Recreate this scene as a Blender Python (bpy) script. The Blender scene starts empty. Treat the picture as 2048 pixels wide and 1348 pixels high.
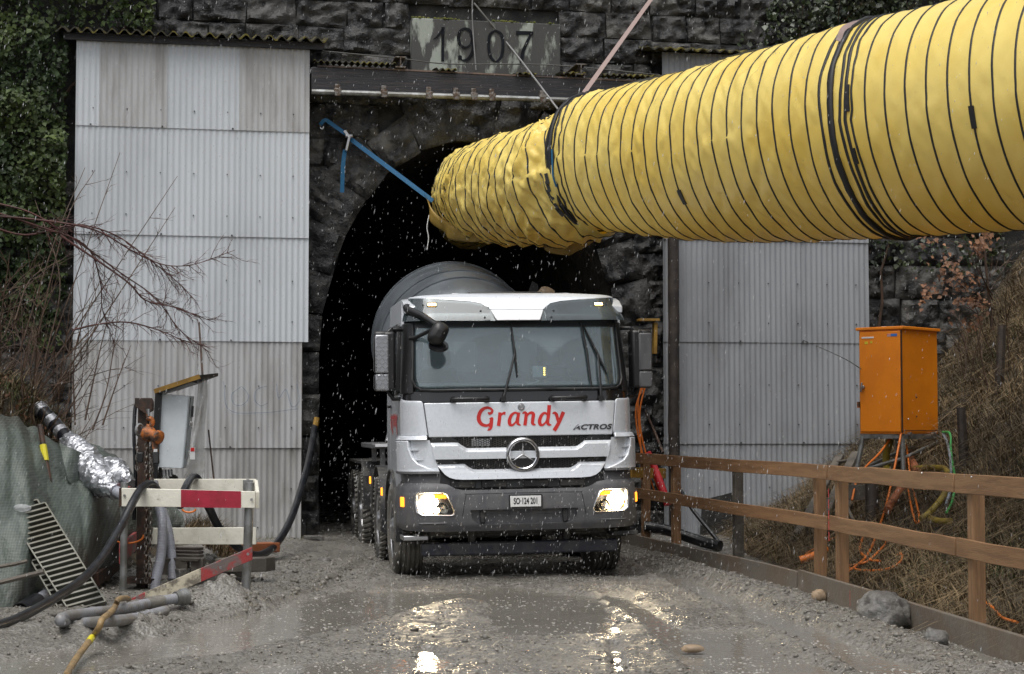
import bpy, bmesh, math, random
import numpy as np
from mathutils import Vector, Matrix, Euler, noise as mnoise

random.seed(7)
SC = bpy.context.scene
COL = SC.collection
R = math.radians

# ------------------------------------------------------------------ camera
F, CX, CY, HOR, CAMZ = 3500.0, 1024.0, 674.0, 850.0, 1.62
PITCH = math.atan((HOR - CY) / F)
cam_d = bpy.data.cameras.new("camera"); cam = bpy.data.objects.new("camera", cam_d); COL.objects.link(cam)
cam.location = (0, 0, CAMZ); cam.rotation_euler = (math.pi / 2 + PITCH, 0, 0)
cam_d.sensor_width = 36.0; cam_d.lens = 36.0 * F / 2048.0
cam_d.clip_start = 0.1; cam_d.clip_end = 500
SC.camera = cam

# ------------------------------------------------------------------ overcast daylight
SUN_EL, SUN_AZ = 68.0, 205.0            # azimuth clockwise from +Y: high behind the camera, a little to the left
world = bpy.data.worlds.new("World"); SC.world = world; world.use_nodes = True
wn, wl = world.node_tree.nodes, world.node_tree.links
bg = wn["Background"]
sky = wn.new("ShaderNodeTexSky"); sky.sky_type = 'NISHITA'; sky.sun_disc = False
sky.sun_elevation = R(SUN_EL); sky.sun_rotation = R(SUN_AZ)
sky.air_density = 1.0; sky.dust_density = 4.0; sky.ozone_density = 1.0
hs = wn.new("ShaderNodeHueSaturation"); hs.inputs['Saturation'].default_value = 0.22
wl.new(sky.outputs[0], hs.inputs['Color']); wl.new(hs.outputs[0], bg.inputs[0])
bg.inputs[1].default_value = 0.1
sun_d = bpy.data.lights.new("sun", 'SUN'); sun_d.energy = 1.1; sun_d.angle = R(45); sun_d.color = (1, 0.97, 0.93)
sun = bpy.data.objects.new("sun", sun_d); COL.objects.link(sun)
_e, _a = R(SUN_EL), R(SUN_AZ)
sun.rotation_euler = Vector((math.sin(_a) * math.cos(_e), math.cos(_a) * math.cos(_e), math.sin(_e))).to_track_quat('Z', 'Y').to_euler()
sun.location = (-5, -10, 20)
SC.view_settings.view_transform = 'Standard'; SC.view_settings.look = 'None'
SC.view_settings.gamma = 1; SC.view_settings.use_curve_mapping = False
SC.view_settings.exposure = 0.8
try:
    SC.cycles.max_bounces = 8; SC.cycles.transparent_max_bounces = 12; SC.cycles.use_denoising = True
    SC.cycles.sample_clamp_indirect = 6
except Exception:
    pass

# ------------------------------------------------------------------ points in the place
CP, SP = math.cos(PITCH), math.sin(PITCH)
def ray(px, py):
    a, b = (px - CX) / F, (CY - py) / F
    return Vector((a, CP - b * SP, SP + b * CP))
def at(px, py, D):
    d = ray(px, py); return Vector((0, 0, CAMZ)) + d * (D / d.y)
def gnd(px, py, z=0.0):
    d = ray(px, py); return Vector((0, 0, CAMZ)) + d * ((z - CAMZ) / d.z)
PHI = R(11.0); WO = Vector((0, 24.65, 0))
WU = Vector((math.cos(PHI), math.sin(PHI), 0)); WN = Vector((math.sin(PHI), -math.cos(PHI), 0))
def W(u, z, n=0.0):
    p = WO + WU * u + WN * n; return Vector((p.x, p.y, z))
def wuv(px, py, n=0.0):
    d = ray(px, py); o = Vector((0, 0, CAMZ)) - WO
    t = (n - o.dot(WN)) / d.dot(WN); p = Vector((0, 0, CAMZ)) + d * t
    return ((p - WO).dot(WU), p.z)
def wp(px, py, n=0.0):
    u, z = wuv(px, py, n); return W(u, z, n)

# ------------------------------------------------------------------ noise
_rs = np.random.RandomState(3); _perm = np.concatenate([_rs.permutation(256)] * 3); _val = _rs.rand(256)
def vnoise(x, y):
    x = np.asarray(x, float); y = np.asarray(y, float)
    xi = np.floor(x).astype(int); yi = np.floor(y).astype(int); fx = x - xi; fy = y - yi
    fx = fx * fx * (3 - 2 * fx); fy = fy * fy * (3 - 2 * fy)
    def h(a, b): return _val[_perm[_perm[a & 255] + (b & 255)]]
    return (h(xi, yi) * (1 - fx) + h(xi + 1, yi) * fx) * (1 - fy) + (h(xi, yi + 1) * (1 - fx) + h(xi + 1, yi + 1) * fx) * fy
def fbm(x, y, o=4, g=0.5):
    s = 0; a = 1; t = 0
    for i in range(o):
        s = s + a * vnoise(x * 2 ** i + 17.3 * i, y * 2 ** i + 5.1 * i); t += a; a *= g
    return s / t - 0.5
def sstep(a, b, x):
    t = np.clip((x - a) / (b - a), 0, 1); return t * t * (3 - 2 * t)
def n3(x, y, z): return mnoise.noise(Vector((x, y, z)))

# ------------------------------------------------------------------ mesh builder
class MB:
    def __init__(s): s.v = []; s.f = []
    def add(s, vs, fs):
        o = len(s.v); s.v.extend([tuple(p) for p in vs]); s.f.extend([tuple(i + o for i in f) for f in fs]); return s
    def box(s, c, d, M=None):
        c = Vector(c); h = [x / 2 for x in d]; vs = []
        for sx in (-1, 1):
            for sy in (-1, 1):
                for sz in (-1, 1):
                    p = Vector((sx * h[0], sy * h[1], sz * h[2]))
                    vs.append(c + (M @ p if M else p))
        return s.add(vs, [(0, 1, 3, 2), (4, 6, 7, 5), (0, 4, 5, 1), (2, 3, 7, 6), (0, 2, 6, 4), (1, 5, 7, 3)])
    def beam(s, a, b, w, h, up=(0, 0, 1)):
        a, b = Vector(a), Vector(b); t = (b - a); L = t.length; t.normalize()
        up = Vector(up); sd = t.cross(up)
        if sd.length < 1e-5: sd = t.cross(Vector((1, 0, 0)))
        sd.normalize(); u = sd.cross(t)
        M = Matrix((sd, t, u)).transposed()
        return s.box((a + b) / 2, (w, L, h), M)
    def tube(s, pts, r, n=8, cap=True):
        pts = [Vector(p) for p in pts]; m = len(pts)
        rs = r if isinstance(r, (list, tuple, np.ndarray)) else [r] * m
        T = []
        for i in range(m):
            t = pts[min(i + 1, m - 1)] - pts[max(i - 1, 0)]
            T.append(t.normalized() if t.length > 1e-9 else Vector((0, 0, 1)))
        ref = Vector((0, 0, 1)) if abs(T[0].z) < .9 else Vector((1, 0, 0))
        nv = T[0].cross(ref).normalized(); vs = []
        for i in range(m):
            nv = (nv - T[i] * nv.dot(T[i]));  nv = nv.normalized() if nv.length > 1e-6 else T[i].orthogonal().normalized()
            bv = T[i].cross(nv)
            for k in range(n):
                a = 2 * math.pi * k / n; vs.append(pts[i] + (nv * math.cos(a) + bv * math.sin(a)) * rs[i])
        fs = [(i * n + k, i * n + (k + 1) % n, (i + 1) * n + (k + 1) % n, (i + 1) * n + k) for i in range(m - 1) for k in range(n)]
        if cap: fs += [tuple(range(n - 1, -1, -1)), tuple((m - 1) * n + k for k in range(n))]
        return s.add(vs, fs)
    def lathe(s, prof, o=(0, 0, 0), ax=(0, 0, 1), n=32, cap=True):
        o, ax = Vector(o), Vector(ax).normalized(); a = ax.orthogonal().normalized(); b = ax.cross(a); vs = []
        for r, h in prof:
            for k in range(n):
                t = 2 * math.pi * k / n; vs.append(o + ax * h + (a * math.cos(t) + b * math.sin(t)) * r)
        m = len(prof)
        fs = [(i * n + k, i * n + (k + 1) % n, (i + 1) * n + (k + 1) % n, (i + 1) * n + k) for i in range(m - 1) for k in range(n)]
        if cap: fs += [tuple(range(n - 1, -1, -1)), tuple((m - 1) * n + k for k in range(n))]
        return s.add(vs, fs)
    def grid(s, P, cj=False, ci=False):
        ni, nj = len(P), len(P[0]); vs = [p for r in P for p in r]; fs = []
        for i in range(ni if ci else ni - 1):
            for j in range(nj if cj else nj - 1):
                i2, j2 = (i + 1) % ni, (j + 1) % nj
                fs.append((i * nj + j, i * nj + j2, i2 * nj + j2, i2 * nj + j))
        return s.add(vs, fs)
    def shell(s, A, B):
        """closed solid between two equal grids (A front, B back)"""
        ni, nj = len(A), len(A[0]); o = ni * nj
        vs = [p for r in A for p in r] + [p for r in B for p in r]; fs = []
        for i in range(ni - 1):
            for j in range(nj - 1):
                q = (i * nj + j, i * nj + j + 1, (i + 1) * nj + j + 1, (i + 1) * nj + j)
                fs.append(q); fs.append(tuple(x + o for x in reversed(q)))
        for j in range(nj - 1):
            fs.append((j + 1, j, j + o, j + 1 + o)); k = (ni - 1) * nj
            fs.append((k + j, k + j + 1, k + j + 1 + o, k + j + o))
        for i in range(ni - 1):
            fs.append((i * nj, (i + 1) * nj, (i + 1) * nj + o, i * nj + o)); k = nj - 1
            fs.append(((i + 1) * nj + k, i * nj + k, i * nj + k + o, (i + 1) * nj + k + o))
        return s.add(vs, fs)
    def prism(s, poly, f3, n, depth):
        """poly: 2D list, f3(x,y)->Vector, n: extrusion direction, depth"""
        a = [f3(*p) for p in poly]; b = [p - Vector(n) * depth for p in a]; m = len(a)
        return s.add(a + b, [tuple(range(m)), tuple(range(2 * m - 1, m - 1, -1))] + [(i, i + m, (i + 1) % m + m, (i + 1) % m) for i in range(m)])

def catmull(pts, n=8):
    P = [Vector(p) for p in pts]
    if len(P) < 3: 
        return [P[0].lerp(P[-1], i / n) for i in range(n + 1)]
    P = [P[0] * 2 - P[1]] + P + [P[-1] * 2 - P[-2]]; out = []
    for i in range(1, len(P) - 2):
        a, b, c, d = P[i - 1], P[i], P[i + 1], P[i + 2]
        for k in range(n):
            t = k / n
            out.append(0.5 * ((2 * b) + (c - a) * t + (2 * a - 5 * b + 4 * c - d) * t * t + (3 * b - a - 3 * c + d) * t ** 3))
    out.append(P[-2].copy()); return out

# ------------------------------------------------------------------ objects
ROOTM = {}
def _mesh(name, mb, M=None):
    me = bpy.data.meshes.new(name)
    vs = mb.v
    if M is not None: vs = [tuple(M @ Vector(p)) for p in vs]
    me.from_pydata(vs, [], mb.f); me.validate()
    b = bmesh.new(); b.from_mesh(me); bmesh.ops.recalc_face_normals(b, faces=b.faces[:]); b.to_mesh(me); b.free(); me.update(); return me
def _fin(o, mat, bevel, smooth, seg=2):
    me = o.data
    if mat and not me.materials: me.materials.append(mat)
    if smooth:
        me.shade_smooth()
        if smooth is not True: me.set_sharp_from_angle(angle=R(smooth))
    if bevel:
        b = o.modifiers.new("bevel", 'BEVEL'); b.width = bevel; b.segments = seg; b.limit_method = 'ANGLE'; b.angle_limit = R(35); b.harden_normals = False
def tag(o, label=None, cat=None, group=None, kind=None):
    if label: o['label'] = label
    if cat: o['category'] = cat
    if group: o['group'] = group
    if kind: o['kind'] = kind
    return o
def thing(name, label, cat, loc, rz=0.0, group=None, rot=None):
    o = bpy.data.objects.new(name, None); COL.objects.link(o); o.location = loc
    o.rotation_euler = rot if rot else (0, 0, rz); o.empty_display_size = .2
    tag(o, label, cat, group); ROOTM[o.name] = Matrix.LocRotScale(Vector(loc), o.rotation_euler.copy(), None); return o
def part(name, mb, mat, parent, bevel=0, smooth=40, local=False, kind=None, label=None):
    M = ROOTM[parent.name]
    me = mb if isinstance(mb, bpy.types.Mesh) else _mesh(name, mb, None if local else M.inverted())
    o = bpy.data.objects.new(name, me); COL.objects.link(o); o.parent = parent; ROOTM[o.name] = M
    _fin(o, mat, bevel, smooth); tag(o, label, None, None, kind); return o
def solo(name, mb, mat, label, cat, loc=None, group=None, bevel=0, smooth=40, kind=None):
    if loc is None:
        a = np.array(mb.v); loc = (a[:, 0].mean(), a[:, 1].mean(), a[:, 2].min())
    M = Matrix.Translation(Vector(loc)); me = _mesh(name, mb, M.inverted())
    o = bpy.data.objects.new(name, me); COL.objects.link(o); o.location = loc; ROOTM[o.name] = M
    _fin(o, mat, bevel, smooth); return tag(o, label, cat, group, kind)
def struct(name, mb, mat, smooth=True, kind='structure', label=None):
    me = mb if isinstance(mb, bpy.types.Mesh) else _mesh(name, mb)
    o = bpy.data.objects.new(name, me); COL.objects.link(o); ROOTM[o.name] = Matrix.Identity(4); _fin(o, mat, 0, smooth)
    return tag(o, label, None, None, kind)
def np_mesh(name, V, Fq):
    """V (n,3) array, Fq (m,k) array of quads or tris"""
    me = bpy.data.meshes.new(name); V = np.asarray(V, np.float32); Fq = np.asarray(Fq, np.int32)
    me.vertices.add(len(V)); me.vertices.foreach_set('co', V.ravel())
    m, k = Fq.shape; me.loops.add(m * k); me.loops.foreach_set('vertex_index', Fq.ravel())
    me.polygons.add(m); me.polygons.foreach_set('loop_start', np.arange(0, m * k, k, dtype=np.int32))
    me.update(calc_edges=True); me.validate(); return me
def cut(o, cutter_mb):
    """boolean-subtract cutter (in o's own coordinates) and keep the plain mesh"""
    me = _mesh("cutter", cutter_mb); c = bpy.data.objects.new("cutter", me); COL.objects.link(c)
    c.matrix_world = o.matrix_world if o.parent is None else ROOTM[o.name]
    bpy.context.view_layer.update()
    mods = [(m.width, m.segments) for m in o.modifiers if m.type == 'BEVEL']; o.modifiers.clear()
    b = o.modifiers.new("cut", 'BOOLEAN'); b.object = c; b.operation = 'DIFFERENCE'; b.solver = 'EXACT'
    dg = bpy.context.evaluated_depsgraph_get(); new = bpy.data.meshes.new_from_object(o.evaluated_get(dg))
    o.modifiers.clear(); o.data = new; bpy.data.objects.remove(c)
    new.shade_smooth(); new.set_sharp_from_angle(angle=R(35))
    for w, s_ in mods:
        bb = o.modifiers.new("bevel", 'BEVEL'); bb.width = w; bb.segments = s_; bb.limit_method = 'ANGLE'; bb.angle_limit = R(35)
def text_polys(s, size=1.0, shear=0.0, offset=0.0, space=1.0, xs=1.0):
    """flat text mesh -> (verts2d, faces)"""
    cu = bpy.data.curves.new("txt", 'FONT'); cu.body = s; cu.size = size; cu.shear = shear; cu.offset = offset; cu.space_character = space
    cu.align_x = 'CENTER'; cu.align_y = 'CENTER'; cu.fill_mode = 'BOTH'; cu.resolution_u = 4
    o = bpy.data.objects.new("txt", cu); COL.objects.link(o); bpy.context.view_layer.update()
    me = bpy.data.meshes.new_from_object(o.evaluated_get(bpy.context.evaluated_depsgraph_get()))
    vs = [(v.co.x * xs, v.co.y) for v in me.vertices]; fs = [tuple(p.vertices) for p in me.polygons]
    bpy.data.objects.remove(o); bpy.data.meshes.remove(me); return vs, fs
def decal(mb, vs, fs, f3):
    mb.add([f3(x, y) for x, y in vs], fs); return mb
def stroke(pts, ws, n=8):
    """2D pen stroke -> (verts2d, quads)"""
    C = catmull([(x, y, 0) for x, y in pts], n); m = len(C); vs = []
    for i, c in enumerate(C):
        t = (C[min(i + 1, m - 1)] - C[max(i - 1, 0)]).normalized(); nn = Vector((-t.y, t.x, 0))
        k = i / (m - 1) * (len(ws) - 1); a = int(min(k, len(ws) - 2)); w = ws[a] + (ws[a + 1] - ws[a]) * (k - a)
        vs.append(((c + nn * w / 2).x, (c + nn * w / 2).y)); vs.append(((c - nn * w / 2).x, (c - nn * w / 2).y))
    return vs, [(2 * i, 2 * i + 1, 2 * i + 3, 2 * i + 2) for i in range(m - 1)]

# ------------------------------------------------------------------ materials
def mat(name, c1, c2=None, sc=4.0, lo=.4, hi=.6, rough=.6, metal=0.0, bump=0.0, bsc=30.0, spec=.5, coat=0.0, det=6,
        c3=None, sc3=1.0, lo3=.55, hi3=.65, stretch=None, emit=None, es=0.0, rough2=None, trans=0.0, sss=0.0, bdist=.01, coords='Object', alpha=1.0):
    m = bpy.data.materials.new(name); m.use_nodes = True; nt = m.node_tree; N, L = nt.nodes, nt.links
    b = N['Principled BSDF']; b.inputs['Base Color'].default_value = (*c1, 1); b.inputs['Roughness'].default_value = rough
    b.inputs['Metallic'].default_value = metal; b.inputs['Specular IOR Level'].default_value = spec
    b.inputs['Coat Weight'].default_value = coat; b.inputs['Transmission Weight'].default_value = trans; b.inputs['Alpha'].default_value = alpha
    if emit: b.inputs['Emission Color'].default_value = (*emit, 1); b.inputs['Emission Strength'].default_value = es
    tc = N.new('ShaderNodeTexCoord'); src = tc.outputs[coords]
    if stretch:
        mp = N.new('ShaderNodeMapping'); mp.inputs['Scale'].default_value = stretch; L.new(src, mp.inputs[0]); src = mp.outputs[0]
    col = None
    def noise(scale, detail=det):
        t = N.new('ShaderNodeTexNoise'); t.inputs['Scale'].default_value = scale; t.inputs['Detail'].default_value = detail
        t.inputs['Roughness'].default_value = .6; L.new(src, t.inputs['Vector']); return t
    def ramp(s, a, b_):
        r = N.new('ShaderNodeMapRange'); r.inputs['From Min'].default_value = a; r.inputs['From Max'].default_value = b_
        r.interpolation_type = 'SMOOTHSTEP'; L.new(s, r.inputs[0]); return r.outputs[0]
    fac = None
    if c2:
        fac = ramp(noise(sc).outputs[0], lo, hi); mx = N.new('ShaderNodeMix'); mx.data_type = 'RGBA'
        mx.inputs[6].default_value = (*c1, 1); mx.inputs[7].default_value = (*c2, 1); L.new(fac, mx.inputs[0]); col = mx.outputs[2]
        if rough2 is not None:
            rr = N.new('ShaderNodeMapRange'); rr.inputs['To Min'].default_value = rough; rr.inputs['To Max'].default_value = rough2
            L.new(fac, rr.inputs[0]); L.new(rr.outputs[0], b.inputs['Roughness'])
    if c3:
        f3 = ramp(noise(sc3).outputs[0], lo3, hi3); mx = N.new('ShaderNodeMix'); mx.data_type = 'RGBA'
        mx.inputs[6].default_value = (*c1, 1); mx.inputs[7].default_value = (*c3, 1); L.new(f3, mx.inputs[0])
        if col: L.new(col, mx.inputs[6])
        col = mx.outputs[2]
    if col: L.new(col, b.inputs['Base Color'])
    if bump:
        bp = N.new('ShaderNodeBump'); bp.inputs['Strength'].default_value = bump; bp.inputs['Distance'].default_value = bdist
        L.new(noise(bsc, 5).outputs[0], bp.inputs['Height']); L.new(bp.outputs[0], b.inputs['Normal'])
    return m
def leaf_vary(m, amt=.5):
    """vary brightness per face island"""
    nt = m.node_tree; N, L = nt.nodes, nt.links; b = N['Principled BSDF']
    g = N.new('ShaderNodeNewGeometry'); h = N.new('ShaderNodeHueSaturation'); mr = N.new('ShaderNodeMapRange')
    mr.inputs['To Min'].default_value = 1 - amt; mr.inputs['To Max'].default_value = 1 + amt; L.new(g.outputs['Random Per Island'], mr.inputs[0]); L.new(mr.outputs[0], h.inputs['Value'])
    s = b.inputs['Base Color']
    if s.is_linked: L.new(s.links[0].from_socket, h.inputs['Color'])
    else: h.inputs['Color'].default_value = s.default_value
    L.new(h.outputs[0], s); return m

M = {}
M['stone'] = mat('stone', (.013, .013, .014), (.080, .078, .074), 2.6, .42, .70, rough=.45, rough2=.65, bump=.8, bsc=18, bdist=.04, c3=(.15, .145, .135), sc3=1.1, lo3=.58, hi3=.70)
M['stone_pale'] = mat('stone_pale', (.012, .012, .012), (.13, .125, .115), 2.4, .38, .66, rough=.45, rough2=.65, bump=1.0, bsc=11, bdist=.05)
M['mortar'] = mat('mortar', (.010, .010, .010), (.035, .035, .032), 3, rough=.8, bump=.6, bsc=20, bdist=.02)
M['plaque'] = mat('plaque', (.055, .055, .052), (.30, .33, .29), 1.7, .50, .57, rough=.7, bump=.4, bsc=30, c3=(.02, .02, .02), sc3=3.5, lo3=.58, hi3=.78, stretch=(1.6, 1.6, .55))
M['digit'] = mat('digit', (.002, .0025, .004), (.006, .008, .012), 6, rough=.7, spec=.2)
M['moss'] = mat('moss', (.05, .06, .008), (.10, .10, .012), 15, rough=.9, bump=.8, bsc=60, bdist=.02)
M['lining'] = mat('lining', (.05, .047, .043), (.11, .10, .09), 1.5, rough=.65, bump=.8, bsc=6, bdist=.05)
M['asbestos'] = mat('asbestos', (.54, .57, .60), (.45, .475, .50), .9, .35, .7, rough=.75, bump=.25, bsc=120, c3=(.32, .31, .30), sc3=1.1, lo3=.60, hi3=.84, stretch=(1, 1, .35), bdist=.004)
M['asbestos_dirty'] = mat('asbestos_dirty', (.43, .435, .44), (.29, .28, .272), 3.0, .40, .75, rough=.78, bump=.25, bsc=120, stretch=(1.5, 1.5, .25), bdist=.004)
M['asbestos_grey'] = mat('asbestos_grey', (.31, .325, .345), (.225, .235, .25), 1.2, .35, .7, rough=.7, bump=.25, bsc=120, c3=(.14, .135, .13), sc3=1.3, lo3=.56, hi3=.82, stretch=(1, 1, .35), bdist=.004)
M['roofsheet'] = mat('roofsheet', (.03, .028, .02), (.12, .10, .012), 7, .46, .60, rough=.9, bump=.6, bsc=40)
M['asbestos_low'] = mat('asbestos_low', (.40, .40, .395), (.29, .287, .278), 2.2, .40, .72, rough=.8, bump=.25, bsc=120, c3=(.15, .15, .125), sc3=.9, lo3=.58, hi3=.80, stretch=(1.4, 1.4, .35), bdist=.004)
M['screw'] = mat('screw', (.04, .04, .045), rough=.5, metal=.5)
M['timber_dark'] = mat('timber_dark', (.014, .014, .018), (.045, .035, .032), 5, .45, .7, rough=.45, bump=.5, bsc=20, stretch=(.3, 1, 6))
M['timber_edge'] = mat('timber_edge', (.16, .11, .085), (.06, .045, .04), 5, rough=.6)
M['galv'] = mat('galv', (.30, .31, .31), (.18, .18, .17), 6, rough=.45, metal=.6)
M['rust'] = mat('rust', (.020, .013, .010), (.055, .026, .014), 12, rough=.7, bump=.4, bsc=60)
M['yellow'] = mat('yellow', (.90, .72, .21), (.84, .62, .13), 1.2, .38, .72, rough=.36, bump=.2, bsc=24, spec=.5, c3=(.55, .36, .06), sc3=.9, lo3=.63, hi3=.9)
_nt = M['yellow'].node_tree; _b = _nt.nodes['Principled BSDF']; _t = _nt.nodes.new('ShaderNodeBsdfTranslucent'); _t.inputs[0].default_value = (.9, .62, .10, 1)
_m = _nt.nodes.new('ShaderNodeMixShader'); _m.inputs[0].default_value = .20; _nt.links.new(_b.outputs[0], _m.inputs[1]); _nt.links.new(_t.outputs[0], _m.inputs[2])
_nt.links.new(_m.outputs[0], _nt.nodes['Material Output'].inputs[0])
M['black_band'] = mat('black_band', (.012, .012, .014), rough=.55)
M['strap_blue'] = mat('strap_blue', (.007, .105, .235), rough=.6, bump=.3, bsc=200)
M['strap_pink'] = mat('strap_pink', (.30, .22, .20), rough=.7)
M['rope'] = mat('rope', (.22, .22, .22), rough=.6, bump=.4, bsc=150)
M['rope_dark'] = mat('rope_dark', (.06, .06, .055), rough=.6)
M['silver'] = mat('silver', (.66, .69, .73), (.62, .65, .69), 30, rough=.28, metal=.25, coat=.6, c3=(.46, .46, .45), sc3=2.2, lo3=.64, hi3=.88)
M['white_paint'] = mat('white_paint', (.74, .75, .77), rough=.35, coat=.3)
M['plastic_grey'] = mat('plastic_grey', (.075, .076, .084), (.10, .10, .103), 6, rough=.5, bump=.15, bsc=300, c3=(.16, .15, .13), sc3=1.6, lo3=.52, hi3=.80, stretch=(1, 1, .5))
M['black'] = mat('black', (.012, .012, .013), rough=.4)
M['black_gloss'] = mat('black_gloss', (.01, .01, .012), rough=.15, coat=.3)
M['black_dusty'] = mat('black_dusty', (.02, .02, .022), (.06, .058, .052), 5, rough=.65, bump=.3, bsc=40)
M['interior'] = mat('interior', (.20, .235, .245), (.16, .19, .20), 4, rough=.8)
M['interior_dark'] = mat('interior_dark', (.035, .04, .042), rough=.85)
M['red'] = mat('red', (.55, .018, .014), rough=.4)
M['chrome'] = mat('chrome', (.75, .76, .78), rough=.12, metal=1.0)
M['star'] = mat('star', (.78, .78, .79), rough=.22, metal=.55)
M['badge_dark'] = mat('badge_dark', (.07, .07, .075), rough=.3, metal=.6)
M['skirt'] = mat('skirt', (.40, .26, .06), (.28, .18, .04), 3, rough=.5, bump=.3, bsc=20)
M['chain'] = mat('chain', (.20, .185, .17), (.09, .06, .04), 20, rough=.45, metal=.6)
M['chrome_dull'] = mat('chrome_dull', (.42, .42, .43), rough=.3, metal=.9)
M['rubber'] = mat('rubber', (.028, .027, .026), (.10, .095, .085), 4, .42, .62, rough=.75, bump=.5, bsc=50)
M['rubber_mud'] = mat('rubber_mud', (.19, .18, .158), (.085, .08, .07), 3, rough=.7, bump=.5, bsc=50)
M['tread'] = M['plate_metal'] = mat('plate_metal', (.34, .35, .37), rough=.38, metal=.7)
M['drum'] = mat('drum', (.16, .18, .20), (.115, .13, .145), 2.0, rough=.35, metal=.35, coat=.2, c3=(.11, .11, .105), sc3=1.4, lo3=.55, hi3=.8)
M['white_print'] = mat('white_print', (.75, .75, .74), rough=.45)
M['underrun'] = mat('underrun', (.022, .025, .038), (.05, .05, .055), 6, rough=.45, bump=.2, bsc=60)
M['amber'] = mat('amber', (.7, .16, .01), rough=.25, emit=(1, .30, .02), es=1.6)
M['marker'] = mat('marker', (.8, .45, .1), rough=.25, emit=(1, .62, .22), es=9)
M['beam'] = mat('beam', (.9, .85, .7), rough=.2, emit=(1, .84, .58), es=42)
M['beam_soft'] = mat('beam_soft', (.8, .7, .5), rough=.2, emit=(1, .75, .40), es=9)
M['led'] = mat('led', (.8, .5, .1), emit=(1, .55, .08), es=6)
M['reflector'] = mat('reflector', (.7, .68, .62), rough=.08, metal=1.0)
M['mud'] = None
M['wood'] = mat('wood', (.25, .142, .072), (.185, .102, .052), 3.0, rough=.6, spec=.3, bump=.4, bsc=18, stretch=(.6, .6, 7), c3=(.10, .06, .036), sc3=1.6, lo3=.58, hi3=.85)
M['wood_post'] = mat('wood_post', (.28, .16, .082), (.20, .115, .06), 3.5, rough=.6, spec=.3, bump=.4, bsc=18, stretch=(7, 7, .6), c3=(.10, .06, .036), sc3=1.6, lo3=.60, hi3=.85)
M['wood_mud'] = mat('wood_mud', (.155, .138, .115), (.145, .112, .082), 2.5, rough=.5, bump=.5, bsc=30, c3=(.20, .186, .165), sc3=5, lo3=.54, hi3=.75)
M['wood_old'] = mat('wood_old', (.12, .105, .085), (.06, .052, .043), 4, rough=.7, bump=.5, bsc=30)
M['wood_black'] = mat('wood_black', (.022, .018, .016), (.05, .038, .03), 5, rough=.6, bump=.6, bsc=25)
M['wood_yellow'] = mat('wood_yellow', (.33, .19, .03), (.22, .12, .02), 4, rough=.6)
M['cement'] = mat('cement', (.27, .26, .24), (.18, .17, .15), 10, rough=.7, bump=.6, bsc=60)
M['orange'] = mat('orange', (.82, .245, .006), (.74, .215, .006), 2.5, rough=.42, coat=.1, c3=(.55, .16, .012), sc3=1.5, lo3=.62, hi3=.9, bump=.05, bsc=60)
M['orange_cable'] = mat('orange_cable', (.66, .17, .02), rough=.45)
M['orange_rust'] = mat('orange_rust', (.40, .115, .015), (.05, .03, .02), 11, .42, .60, rough=.6, bump=.4, bsc=60)
M['yellow_hose'] = mat('yellow_hose', (.30, .225, .03), (.18, .13, .03), 6, rough=.5)
M['green_cable'] = mat('green_cable', (.05, .35, .08), rough=.5)
M['grey_cable'] = mat('grey_cable', (.28, .31, .34), rough=.5)
M['red_cable'] = mat('red_cable', (.55, .02, .03), rough=.5)
M['dull_orange'] = mat('dull_orange', (.30, .10, .04), rough=.6)
M['cab_white'] = mat('cab_white', (.72, .77, .80), (.66, .71, .74), 5, rough=.4)
M['board_white'] = mat('board_white', (.74, .72, .62), (.55, .53, .44), 4, .45, .78, rough=.6, bump=.3, bsc=30, c3=(.2, .18, .14), sc3=9, lo3=.64, hi3=.78)
M['board_red'] = mat('board_red', (.38, .022, .05), (.28, .02, .035), 4, rough=.5, bump=.2, bsc=30, c3=(.13, .03, .035), sc3=6, lo3=.58, hi3=.75)
M['board_dirty'] = mat('board_dirty', (.55, .50, .38), (.17, .15, .12), 9, .42, .58, rough=.7, bump=.4, bsc=40)
M['board_reddirty'] = mat('board_reddirty', (.36, .05, .05), (.16, .13, .12), 7, .45, .6, rough=.6, bump=.4, bsc=40)
M['hose_grey'] = mat('hose_grey', (.31, .325, .375), (.235, .24, .265), 5, rough=.35)
M['hose_black'] = mat('hose_black', (.006, .007, .010), (.02, .021, .023), 6, rough=.3, spec=.5)
M['hose_mud'] = mat('hose_mud', (.24, .245, .265), (.17, .16, .145), 5, rough=.42)
M['tan'] = mat('tan', (.30, .20, .09), (.17, .12, .065), 7, rough=.55, bump=.3, bsc=50)
M['foil'] = mat('foil', (.46, .47, .50), (.34, .35, .37), 6, rough=.40, metal=.8, bump=.6, bsc=22, bdist=.015)
M['tarp'] = mat('tarp', (.078, .098, .086), (.046, .056, .048), 1.6, .36, .66, rough=.55, bump=.5, bsc=9, bdist=.04, c3=(.042, .037, .029), sc3=1.0, lo3=.46, hi3=.64)
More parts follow.
